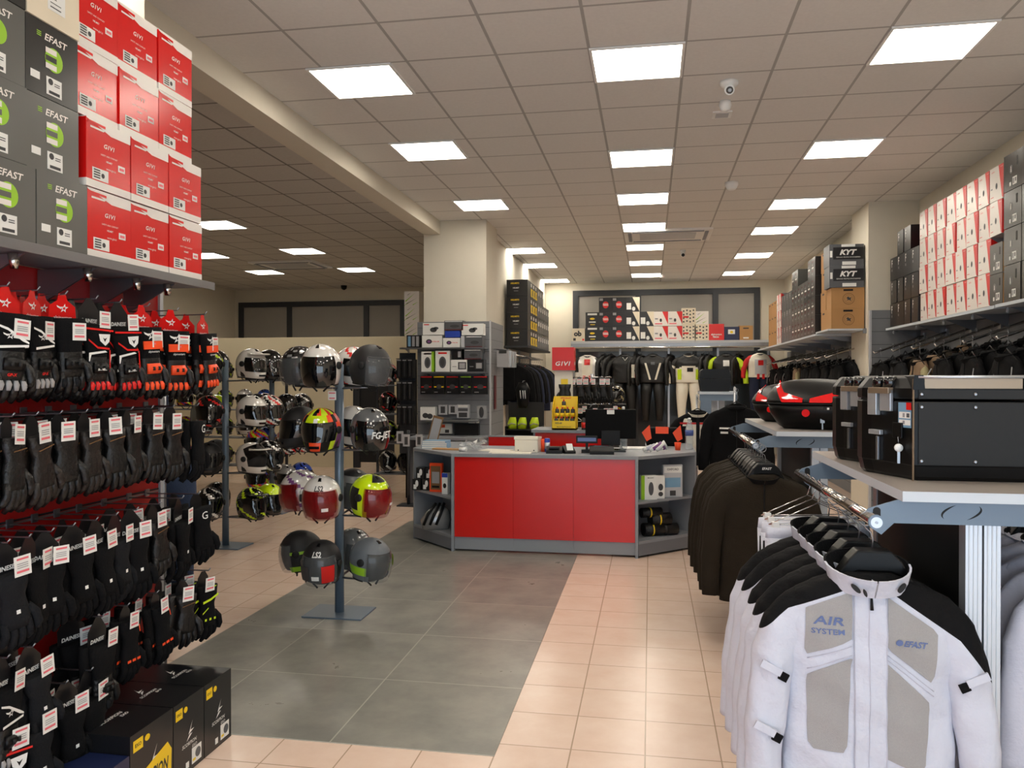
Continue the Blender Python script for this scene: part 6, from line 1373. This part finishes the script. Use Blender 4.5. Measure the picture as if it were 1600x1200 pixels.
it2 = [(658, 678, 549, 580, 'lime', multi(rc(0, 0, .82, 1, 'paper'), phn), 'green and white phone holder box', 0), (680, 703, 548, 580, 'paper', phn, 'white box with black device picture', 0), (704, 730, 562, 580, 'paper', gps, 'white navigator box', 0), (731, 756, 562, 580, 'box_black', gps, 'black navigator box', 0), (725, 752, 546, 561.5, 'box_mid', grd, 'grey box on the black navigator box', 0), (706, 722, 546, 561.5, 'box_black', rc(.6, .2, .9, .8, 'grey_ink'), 'small black pack on the white navigator box', 0)]
for grp, lst in (('top', its), ('second', it2)):
    base = pz(543 if grp == 'top' else 581)
    for (a, c, z1, z0, m, pr, lab, dy) in lst:
        x0, x1 = at_y(a, 540, PYF).x, at_y(c, 540, PYF).x; zb = pz(z0); zt = pz(z1); zb = base + .001 if z0 >= (542 if grp == 'top' else 580) else zb
        bx('accessory_box', '%s, %s pillar shelf' % (lab, grp), 'box', x1 - x0 - .006, .16, zt - zb - .001, m, ((x0 + x1) / 2, PYF + .08 + dy, zb), 0, pr)
cols = ['red', 'yellow', 'red', 'lime', 'red']
for i, (a, c) in enumerate(((657, 677), (677, 696), (697, 718), (719, 738), (739, 763))):
    x0, x1 = at_y(a, 600, 10.1).x, at_y(c, 600, 10.1).x; z0, z1 = pz(616, 10.1), pz(588, 10.1)
    bx('blister_pack', 'black hanging pack with %s strips, pillar middle row, %s from left' % (cols[i], ORD[i]), 'package', x1 - x0 - .01, .05, z1 - z0, 'box_black', ((x0 + x1) / 2, 10.1, z0), 0, multi(rc(.05, .93, .95, 1, cols[i]), rc(.08, .38, .92, .44, cols[i]), dk(.5, .42, .22, .14, 'ink'), rc(.1, .1, .4, .14, 'grey_ink')), 'black packs hanging on the pillar')
    h = MB(); h.tube([(0, .14, 0), (0, -.04, .0)], .003, 'steel', 6); tag(h.build('peg_hook', loc=((x0 + x1) / 2, 10.1, z1 + .012)), 'steel peg over the black packs on the pillar, %s from left' % ORD[i], 'hook', 'pegs on the pillar')
for i, (a, c, z1p, z0p, m, pr, lab) in enumerate(((658, 681, 636, 656.5, 'paper', multi(dk(.35, .35, .2, .2, 'ink'), dk(.65, .3, .2, .2, 'ink')), 'white box with two black discs, lowest pillar shelf'), (684, 698, 633, 648, 'grey_edge', rc(.25, .15, .75, .85, 'ink'), 'small clear pack, left, above the lowest pillar shelf'), (700, 713, 633, 647, 'grey_edge', rc(.25, .15, .75, .85, 'ink'), 'small clear pack, right, above the lowest pillar shelf'),
        (713, 732, 632, 653, 'grey_edge', multi(rc(.1, .8, .9, .95, 'paper'), rc(.1, .5, .9, .72, 'box_mid'), rc(.15, .05, .85, .4, 'ink')), 'larger clear pack with black tool on the pillar'), (744, 759, 634, 654, 'clear_plastic', dk(.5, .5, .25, .42, 'ink'), 'clear pack with curved black item at the pillar edge'), (684, 705, 662, 678, 'paper', multi(rc(.1, .6, .5, .9, 'orange'), rc(.5, .1, .8, .4, 'ink')), 'white pack behind the leaflet holder'), (709, 747, 662, 680, 'box_black', None, 'wide black box at the foot of the pillar display'), (731, 746, 656, 661, 'paper', None, 'small white box on the wide black one'))):
    x0, x1 = at_y(a, 640, 10.12).x, at_y(c, 640, 10.12).x; z0, z1 = pz(z0p, 10.12), pz(z1p, 10.12)
    if 0 < i < 5: h = MB(); h.tube([(0, .07, 0), (0, -.05, 0)], .003, 'steel', 6); tag(h.build('peg_hook', loc=((x0 + x1) / 2, 10.18, z1 - .004)), 'steel peg on the pillar holding the %s' % ['', 'left small clear pack', 'right small clear pack', 'larger clear pack', 'curved black item pack'][i], 'hook')
    bx('accessory_pack', lab, 'package', x1 - x0, .08 if i else .14, z1 - z0, m, ((x0 + x1) / 2, 10.19 - (.04 if not i else 0), z0), 0, pr)
t = thing('low_display_table', 'low grey table at the foot of the pillar display', 'table', (-2.6, 9.9, 0)); b = MB(); b.box((-.45, -.25, .83), (.5, .34, .86), 'grey_lam'); b.build('table_top', t)
for x in (-.43, .46): b = MB(); b.box((x, -.23, 0), (x + .02, .33, .83), 'grey_lam_dark'); b.build('side_panel', t)
b = MB(); b.box((-.012, -.004, -.25), (.012, .0, .25), 'wine'); o = b.build('wall_sign', loc=(-2.06, 10.5, 1.42)); o.rotation_euler[2] = PI / 2; tag(o, 'narrow framed sign on the side of the pillar', 'sign'); o.scale = (6, 1, .9)
# spinner of dark packs left of the pillar
t = thing('pack_rack', 'tall rack of dark hanging packs on the left of the pillar', 'rack', (-3.22, 10.2, 0)); b = MB(); b.box((-.1, .05, .6), (.12, .07, 1.95), 'frame_dark'); b.build('back_panel', t)
for z in (1.865, 1.565, 1.245): b = MB(); b.box((-.1, -.1, z), (.12, .05, z + .008), 'frame_dark'); b.build('hanging_bar', t); b = MB(); b.box((-.02, .07, 0), (.02, .1, .6), 'frame_dark'); b.build('post', t)
for r, z in enumerate((1.86, 1.56, 1.24)):
    for c in range(3):
        tt = bx('hanging_pack', 'dark hanging pack left of the pillar, %s row, %s from left' % (['top', 'middle', 'bottom'][r], ORD[c]), 'package', .068, .12, .25, 'box_black', (-3.285 + c * .075, 10.18, z - .25), 0, multi(rc(.4, .1, .6, .9, 'ink'), rc(.1, .92, .9, .98, 'grey_ink')), 'dark packs left of the pillar')
for i, (px, py) in enumerate(((625, 685), (635, 690), (655, 690))):
    p = at_y(px, py, 9.6); tt = bx('phone_case_pack', 'small grey pack with dark phone case beside the counter end, %s from left' % ORD[i], 'package', .085, .02, .15, 'grey_edge', (p.x, 9.6, p.z - .06), 0, rc(.25, .15, .75, .8, 'ink'), 'grey packs beside the counter end')
t = thing('pack_stand', 'thin dark stand holding the grey packs at the counter end', 'stand', (at_y(638, 690, 9.65).x, 9.66, 0)); b = MB(); b.tube([(0, 0, 0), (0, 0, .95)], .02, 'frame_dark', 10); b.tube([(-.15, -.02, .9), (.15, -.02, .9)], .008, 'frame_dark', 6); b.build('post', t); b = MB(); b.box((-.12, -.12, 0), (.12, .12, .015), 'frame_dark'); b.build('base', t)
# green patterned boxes on the partition
def carton_green(w=.27, d=.28, h=.262):
    t = thing('helmet_box', '', 'box'); b = MB(); b.box((-w / 2, -d / 2, 0), (w / 2, d / 2, h), 'box_white'); o = Vector((0, -d / 2 - .0006, 0))
    for (x0, z0, x1, z1, th, m) in ((.05, .35, .75, .9, .05, 'lime'), (.1, .15, .85, .55, .03, 'cloth_olive'), (.0, .05, .4, .4, .02, 'lime'), (.55, .1, .95, .3, .04, 'lime'), (.2, .75, .5, .95, .02, 'cloth_olive')):
        b.flat([((x0 - .5) * w, z0 * h), ((x0 - .5 + th) * w, (z0 - th) * h), ((x1 - .5) * w, z1 * h)], o, X3, Z3, m)
    b.build('carton', t); return t
GB = Proto(carton_green())
for i in range(3): p = at_y(648, 500, PY + .1); GB.put((p.x, PY + .06, 2.36 + i * .263 + .001), 0, 'white box with green slashes on the partition left of the pillar, %s' % ['lowest', 'middle', 'topmost'][i], 'green slashed boxes on the partition')
# ================================================================= back wall: glazing, shelf, rail, suits
BY = 17.0
t = thing('back_display_frame', 'long chrome shelf and clothes rail unit along the back wall', 'display shelf', (0, BY, 0))
X0, X1 = at_y(893, 540, 16.7).x, at_y(1203, 540, 16.7).x; SZ = at_y(1000, 533, 16.7).z; RZ2 = at_y(1000, 543, 16.5).z
b = MB(); b.box((X0, -.45, SZ - .05), (X1, 0, SZ), 'grey_edge'); b.box((X0, -.46, SZ - .12), (X1, -.43, SZ - .05), 'steel'); b.build('shelf_board', t)
b = MB(); b.tube([(X0, -.5, RZ2), (X1, -.5, RZ2)], .018, 'chrome', 8); b.build('clothes_rail', t)
for px in (896, 969, 1045, 1122, 1201):
    x = at_y(px, 560, 16.9).x; b = MB(); b.box((x - .02, -.06, 0), (x + .02, -.02, SZ), 'alu'); b.box((x - .015, -.5, RZ2), (x + .015, -.02, RZ2 + .03), 'alu'); b.build('upright', t)
t = thing('glazed_screen', 'dark glazed screen behind the suits on the back wall', 'glass screen', (0, 17.4, 0))
b = MB(); b.box((-1.75, .1, 0), (2.5, .14, 2.2), 'back_glass'); b.build('glass', t)
for x in (-1.75, -.35, .9, 2.2): b = MB(); b.box((x, .05, 0), (x + .09, .12, 2.2), 'frame_dark'); b.build('mullion', t)
blackred_ = multi(dk(.5, .5, .22, .24, 'red'), rc(.32, .45, .7, .5, 'paper', .0016), rc(.3, .54, .68, .58, 'paper', .0016), rc(.05, .78, .3, .95, 'grey_ink'))
cream_ = multi(lambda b, o, w, h: b.flat([(w * .0, h), (w * .5, h), (w * .5, 0)], o, X3, Z3, 'box_cream'), rc(.08, .15, .4, .6, 'paper', .0012), dk(.58, .2, .12, .14, 'paper', .0016))
whr = multi(lambda b, o, w, h: b.flat([(w * .1, h), (w * .5, h), (w * .5, h * .1)], o, X3, Z3, 'red'), dk(.5, .4, .08, .12, 'ink'), rc(.1, .45, .3, .55, 'grey_ink'), rc(.1, .12, .6, .2, 'pink_ink'))
yel = multi(rc(.15, .8, .85, .93, 'paper'), dk(.5, .55, .18, .07, 'yellow'), rc(.25, .28, .75, .36, 'paper'), rc(.35, .12, .7, .17, 'yellow'))
patt = multi(*[dk(.15 + .23 * (k % 4), .15 + .22 * (k // 4) + .05 * (k % 2), .06, .05, 'box_char') for k in range(16)], rc(.1, .4, .5, .5, 'red', .0014))
def bbox(w, h, m, pr):
    t = thing('helmet_box', '', 'box'); b = MB(); b.box((-w / 2, -.15, 0), (w / 2, .15, h), m); pr(b, Vector((0, -.1512, 0)), w, h); b.build('carton', t); return Proto(t)
BB = dict(br=bbox(.278, .30, 'box_black', blackred_), cr=bbox(.29, .30, 'box_black', cream_), wr=bbox(.293, .295, 'box_white', whr), ye=bbox(.28, .30, 'box_black', yel), pa=bbox(.283, .33, 'box_cream', patt))
for (xa, n, k, nm) in ((271, 2, 'ye', 'black box with cream label and yellow print'), (357, 3, 'br', 'black box with red disc, left column'), (443, 3, 'br', 'black box with red disc, right column'), (531, 3, 'cr', 'black and cream diagonal box, left column'), (623, 2, 'cr', 'black and cream diagonal box, right column'), (714, 2, 'wr', 'white box with red corner, left column'), (806, 2, 'wr', 'white box with red corner, right column'), (894, 2, 'pa', 'black spotted cream box, left column')):
    x = at_y(860 + xa / 4.139, 500, 16.6).x
    for r in range(n): BB[k].put((x, 16.75, SZ + .001 + r * (.302 if k != 'pa' else .332)), 0, '%s, back shelf, %s' % (nm, ['bottom', 'second', 'top'][r]), 'boxes on the back shelf')
x = at_y(1096.5, 500, 16.6).x; BB['pa'].put((x, 16.75, SZ + .001), 0, 'black spotted cream box, back shelf, right column, bottom', 'boxes on the back shelf')
GB.put((x, 16.75, SZ + .333), 0, 'white box with green slashes on the back wall shelf')
for (xa, w, h, m, pr, lab) in ((181, .27, .27, 'box_cream', multi(word('ob', .45, .6, .6, 'ink', .06), rc(.1, .05, .3, .25, 'ink'), rc(.8, .05, .95, .2, 'red')), 'cream box with large letters ob at the left end of the back shelf'), (1074, .30, .33, 'box_red', multi(word('alpinestars', .5, .35, .7, 'paper'), word('TECH', .45, .2, .4, 'paper', .04)), 'red box with white lettering on the back shelf'), (1174, .30, .27, 'box_blue', multi(rc(.25, .45, .7, .8, 'paper'), dk(.48, .6, .1, .1, 'yellow', .0016)), 'dark box with cream label near the right end of the back shelf'), (1265, .27, .29, 'carton', multi(rc(.3, .78, .7, .86, 'ink'), rc(.3, .1, .7, .2, 'paper')), 'brown box at the right end of the back shelf')):
    bx('carton_box', lab, 'box', w, .3, h, m, (at_y(860 + xa / 4.139, 500, 16.6).x, 16.75, SZ + .001), 0, pr)
def suit(mb, ms, ml, extras, legs=True, L=.72, w=.27, seed=1, legx=None):
    t = thing('racing_suit' if legs else 'hanging_jacket', '', 'suit' if legs else 'jacket'); J = Jacket(L=L, w=w, d=.11, sl=.74, seed=seed, nx=28, nz=24)
    J.torso(mb).build('body', t); hanger_parts(t, False)
    for sd in (-1, 1): J.sleeve(sd, ms if not isinstance(ms, tuple) else ms[sd > 0], 12, 18, out=.06).build('sleeve', t)
    J.collar(ml if isinstance(ml, str) else 'leather', 'cloth_black', h=.045, open_=.7).build('collar', t); extras(J, Split(t))
    if legs:
        for sd in (-1, 1):
            b = MB(); b.loft([ring(sd * .12, 0, -L + .03, .13, .09), ring(sd * .13, 0, -L - .2, .12, .09), ring(sd * .14, -.02, -L - .42, .095, .085), ring(sd * .14, 0, -L - .62, .08, .07), ring(sd * .14, 0, -L - .78, .06, .055)], (lambda c, ml=ml, legx=legx: (legx or ml) if c.z < -L - .35 and c.z > -L - .47 else ml)); b.build('trouser_leg', t)
    return t
V2 = lambda m: (lambda J, p: (J.patch(p, -.32, -.66, lambda z: -.17 + (-.32 - z) * .28, lambda z: -.13 + (-.32 - z) * .28, m, .006, 3, 8), J.patch(p, -.32, -.66, lambda z: .13 - (-.32 - z) * .28, lambda z: .17 - (-.32 - z) * .28, m, .006, 3, 8), J.patch(p, -.30, -.36, -.04, .04, 'box_mid', .006, 3, 2)))
def chest(m, m2, z0=-.22, z1=-.6, x=.6): return lambda J, p: (J.patch(p, z0, z1, lambda z: -J.wd(z)[0] * x, lambda z: J.wd(z)[0] * x, m, .006, 8, 8), J.patch(p, z0 - .02, z0 - .14, -.06, .06, m2, .009, 4, 4), J.patch(p, z1 + .02, z1 - .1, -.09, -.03, m2, .008, 3, 3), J.patch(p, z1 + .02, z1 - .1, .03, .09, m2, .008, 3, 3))
SU = [(918, suit(lambda c: 'leather' if abs(c.x) > .17 and c.z > -.5 else 'h_white', lambda c: 'leather' if c.z > -.33 or c.z < -.6 else 'h_white', 'cloth_black', chest('cream', 'red', x=.4), seed=1), 'white racing suit with black and red chest panels on the back wall rail', 0),
      (976, suit('leather', ('leather', 'leather'), 'leather', lambda J, p: (J.patch(p, -.35, -.62, .12, .2, 'cream', .006, 3, 6), J.patch(p, -.35, -.62, .2, .23, 'red', .006, 2, 6), p.tube([(-.05, -.12, -.2), (0, -.125, -.27), (.05, -.12, -.2)], .006, 'paper', 5)), seed=2), 'black racing suit with cream and red side flash on the back rail', .1),
      (1020, suit('leather', 'leather', 'leather', V2('cream'), seed=3, w=.29, legx='cream'), 'black racing suit with white V lines and knee pads on the back rail', 0),
      (1076, suit(lambda c: 'leather' if c.z > -.36 - .3 * abs(c.x) * 0 + (.5 * (.2 - abs(c.x)) if abs(c.x) < .2 else 0) * .6 - .06 else 'cream', (lambda c: 'leather' if c.z > -.38 else 'cream', 'leather'), 'cream', lambda J, p: (J.patch(p, -.45, -.66, .14, .22, 'neon', .006, 3, 5), J.patch(p, -.45, -.66, -.22, -.14, 'neon', .006, 3, 5), J.patch(p, -.42, -.5, -.03, .09, 'black', .006, 3, 3)), seed=4), 'cream and black racing suit with lime side panels on the back rail', -.05),
      (1134, suit('leather', ('neon', 'neon'), 'leather', chest('leather', 'paper', -.25, -.5, .3), legs=False, seed=5), 'black and lime green jacket on the back rail', 0),
      (1187, suit('cream', ('red_cloth', 'red_cloth'), 'cloth_navy', chest('grey_edge', 'red', -.3, -.66, .5), seed=6, legx='cream'), 'red and white racing suit at the right end of the back rail', .1)]
for px, s_, lab, rz in SU:
    s_.location = (at_y(px, 545, 16.5).x, 16.5, RZ2); s_.rotation_euler = (0, 0, rz); s_['label'] = lab
    if px == 1187: s_.scale = (.85, .85, .85)
SJ = Proto(simple_jacket('leather', L=.75, seed=14, thick=False))
for i, px in enumerate((945, 955, 995, 1002, 1048, 1100, 1108, 1155)): SJ.put((at_y(px, 545, 16.62).x, 16.62, RZ2), 1.1 + random.uniform(-.2, .2), 'black leather jacket edge on between suits on the back rail, %s from left' % ORD[i], 'edge on jackets on the back rail')
# ================================================================= aisle rack behind the pillar
t = thing('aisle_rack', 'rack with high shelf and clothes rail behind the white pillar', 'rack', (0, 0, 0)); RT = at_y(800, 541, 12.6).z
b = MB(); b.box((-2.29, 12.4, RT - .03), (-1.90, 15.2, RT), 'frame_dark'); b.build('shelf_board', t)
b = MB(); b.tube([(-2.05, 11.7, RT - .16), (-2.05, 15.2, RT - .16)], .014, 'chrome', 8); b.build('clothes_rail', t)
for y in (11.7, 12.6, 13.8, 15.1): b = MB(); b.box((-2.29, y, 0), (-2.26, y + .03, RT), 'steel'); b.box((-2.29, y, RT - .17), (-2.04, y + .02, RT - .15), 'steel'); b.build('upright', t)
yb = bbox(.34, .262, 'box_black', multi(word('HELMETS', .4, .78, .4, 'yellow', .04), word('HELMET', .45, .5, .3, 'paper', .04), rc(.35, .3, .55, .33, 'grey_ink')))
for r in range(4): yb.put((-2.09, 12.62, RT + .001 + r * .264), 0, 'black box with yellow lettering facing the room behind the pillar, %s' % ROWN[r], 'black and yellow boxes behind the pillar')
ys = [bbox(.255, .262, 'box_black', multi(rc(.08, .1, .9, .6, 'yellow'), rc(.1, .7, .5, .9, 'paper'), rc(.6, .2, .8, .5, 'box_black', .0014))), bbox(.255, .262, 'box_char', multi(rc(.1, .1, .5, .9, 'grey_ink'), rc(.55, .5, .9, .8, 'paper')))]
for c in range(9):
    for r in range(4 if c < 6 else 3): ys[0 if c < 3 else 1].put((-2.075 if c else -2.075, 12.94 + c * .262, RT + .001 + r * .264), PI / 2, 'boxes side on behind the pillar, %s, %s along' % (ROWN[r], ORD[c]) if False else 'black box with %s labels behind the pillar, %s, %s along' % ('yellow' if c < 3 else 'grey', ROWN[r], ORD[c]), 'side on boxes behind the pillar')
AJ = [Proto(simple_jacket('cloth_black', L=.7, seed=15, thick=False)), Proto(simple_jacket('cloth_navy', L=.95, seed=16, thick=False)), Proto(simple_jacket('cloth_black', ms='cloth_charcoal', L=.7, seed=17, mc='red_cloth', thick=False))]
for i in range(12):
    AJ[[0, 0, 2, 0, 1, 0, 0, 1, 0, 2, 1, 0][i]].put((-2.05, 11.9 + i * .26, RT - .16), random.uniform(.1, .5), '%s hanging behind the pillar, %s along the rail' % (['black jacket', 'black jacket', 'black jacket with red collar', 'black jacket', 'navy garment', 'black jacket', 'black jacket', 'navy garment', 'black jacket', 'black jacket with red collar', 'navy garment', 'black jacket'][i], ORD[i]), 'garments behind the pillar')
t = thing('low_shelf_unit', 'black low shelf unit with fluorescent gear behind the counter', 'shelf unit', (-1.93, 11.5, 0))
b = MB(); b.box((-.18, .3, 0), (.36, .32, 1.25), 'dark_void'); b.build('back_panel', t)
for x in (-.18, .345): b = MB(); b.box((x, 0, 0), (x + .015, .3, .9), 'dark_void'); b.build('side_panel', t)
for z in (.42, .63, .86): b = MB(); b.box((-.165, 0, z - .015), (.345, .3, z), 'dark_void'); b.build('shelf_board', t)
for i, (x, z) in enumerate(((-.09, .86), (.06, .86), (.24, .86), (-.1, .63), (.05, .63), (.2, .63))):
    t = thing('folded_vest', 'fluorescent yellow folded gear in the black shelf unit, %s shelf, %s' % ('upper' if i < 3 else 'lower', ['left', 'middle', 'right'][i % 3]), 'vest', (-1.93 + x, 11.62, z)); b = MB(); h_ = .17 if i < 3 else .1
    b.loft([ring(0, 0, 0.001, .065, .06), ring(0, 0, h_ * .5, .07, .07), ring(.01, 0, h_, .045, .04)], 'neon'); b.build('body', t); b = MB(); b.tube([(-.06, -.06, h_ * .3), (0, -.072, h_ * .5), (.06, -.06, h_ * .4)], .008, 'mesh_grey', 6); b.build('reflective_band', t)
t = thing('back_protector', 'black back protector with white marks hanging above the fluorescent gear', 'protector', (-1.86, 11.60, 1.45)); b = MB(); b.tube([(0, .0, .1), (0, .04, .12), (0, .2, .12)], .004, 'steel', 6); b.build('hook', t)
b = MB(); b.loft([ring(0, 0, .1, .06, .03), ring(0, 0, 0, .11, .05), ring(0, 0, -.15, .09, .05), ring(0, 0, -.28, .07, .04)], 'plastic_black'); b.build('shell', t)
for x in (-.03, .01, .04): b = MB(); b.tube([(x, -.055, -.02), (x + .01, -.055, -.14)], .006, 'paper', 6); b.build('mark', t)
for i in range(9):
    y = 10.42 + i * .075; t = thing('plastic_pouch', 'clear plastic pouch hanging on the side of the pillar, %s from front' % ORD[i], 'pouch', (-2.02, y, 1.98), random.uniform(-.2, .2), 'clear pouches on the pillar side')
    b = MB(); b.box((.0, -.004, -.22), (.17, .004, 0), 'clear_plastic' if i % 3 else 'mesh_grey'); b.box((.03, -.006, -.04), (.14, .006, .0), 'box_char'); b.build('pouch_body', t); b = MB(); b.tube([(-.05, 0, .02), (.1, 0, .02)], .003, 'steel', 6); b.build('hanger', t)
# off-road helmets on a small rack
rx_ = at_y(957, 660, 12.2).x; t = thing('helmet_rack', 'narrow rack of off road helmets in front of the suits', 'helmet rack', (rx_, 12.2, 0))
b = MB(); b.box((-.015, .17, 0), (.015, .2, 1.6), 'frame_dark'); b.build('upright', t)
for z in (1.22, .93, .66): b = MB(); b.box((-.32, -.15, z - .015), (.2, .2, z), 'frame_dark'); b.build('shelf_board', t)
b = MB(); b.box((-.25, -.15, 0), (.2, .2, .03), 'frame_dark'); b.build('base', t)
for (dx, z, k, rz, lab) in ((-.2, 1.22, 'cross_blue', -1.0, 'blue and white off road helmet with peak'), (.06, 1.22, 'cross_camo', -.5, 'dark camouflage off road helmet with peak'), (.05, .93, 'multi', -.6, 'multicoloured off road helmet under the camouflage one'), (-.2, .93, 'cross_camo', -.8, 'dark off road helmet left of the multicoloured one'), (-.12, .66, 'yellowblk', -.5, 'yellow and black helmet low on the narrow rack'), (.08, .66, 'multi', .4, 'orange and yellow helmet low on the narrow rack')):
    put_helmet(k, (rx_ + dx, 12.2, z + .022), rz, lab, sc=.95)
# cream and black jacket at the counter end, black jacket behind the middle rail
TJ = simple_jacket(lambda c: 'cloth_black' if c.z > -.23 - (.1 - abs(c.x)) * .3 or abs(c.x) > .15 else 'cream', ms='cloth_black', mc='cream', L=.74, seed=20, thick=False, extras=lambda J, p: (J.patch(p, -.26, -.28, -.2, .2, 'red_cloth', .005, 8, 2), J.patch(p, -.3, -.5, -.21, -.12, 'cloth_black', .005, 4, 6), J.patch(p, -.3, -.42, .06, .16, 'mesh_grey', .005, 4, 6), J.patch(p, -.58, -.66, -.2, .2, 'cloth_black', .005, 8, 3), J.patch(p, -.2, -.72, -.018, .018, 'cloth_charcoal', .007, 4, 20)))
p = at_y(1090, 622, 8.75); TJ.location = (p.x, 8.75, p.z); TJ['label'] = 'cream and black touring jacket with red band hanging at the counter end'
t = thing('garment_stand', 'thin steel garment stand at the right end of the counter', 'stand', (p.x, 8.75, 0)); b = MB(); b.tube([(0, .13, 0), (0, .13, p.z + .03)], .012, 'steel', 8); b.tube([(0, .13, p.z + .03), (0, -.02, p.z)], .008, 'steel', 8); b.build('post', t); b = MB(); b.lathe([(.001, 0), (.16, 0), (.16, .015), (.001, .015)], 'steel', 18, (0, .13, 0)); b.build('base', t)
p = at_y(1150, 610, 8.0); BK = simple_jacket('cloth_black', L=.85, w=.25, seed=21, thick=False, extras=lambda J, p: (J.patch(p, -.36, -.375, -.16, -.06, 'paper', .006, 4, 2), J.patch(p, -.36, -.375, .06, .2, 'paper', .006, 4, 2), J.patch(p, -.4, -.42, -.15, -.08, 'paper', .006, 4, 2))); BK.location = (p.x, 8.0, p.z); BK['label'] = 'black jacket with two white reflective chest bars behind the middle rail'
t = thing('garment_stand', 'thin steel garment stand behind the middle rail', 'stand', (p.x, 8.0, 0)); b = MB(); b.tube([(0, .13, 0), (0, .13, p.z + .03)], .012, 'steel', 8); b.tube([(0, .13, p.z + .03), (0, -.02, p.z)], .008, 'steel', 8); b.build('post', t); b = MB(); b.lathe([(.001, 0), (.16, 0), (.16, .015), (.001, .015)], 'steel', 18, (0, .13, 0)); b.build('base', t)
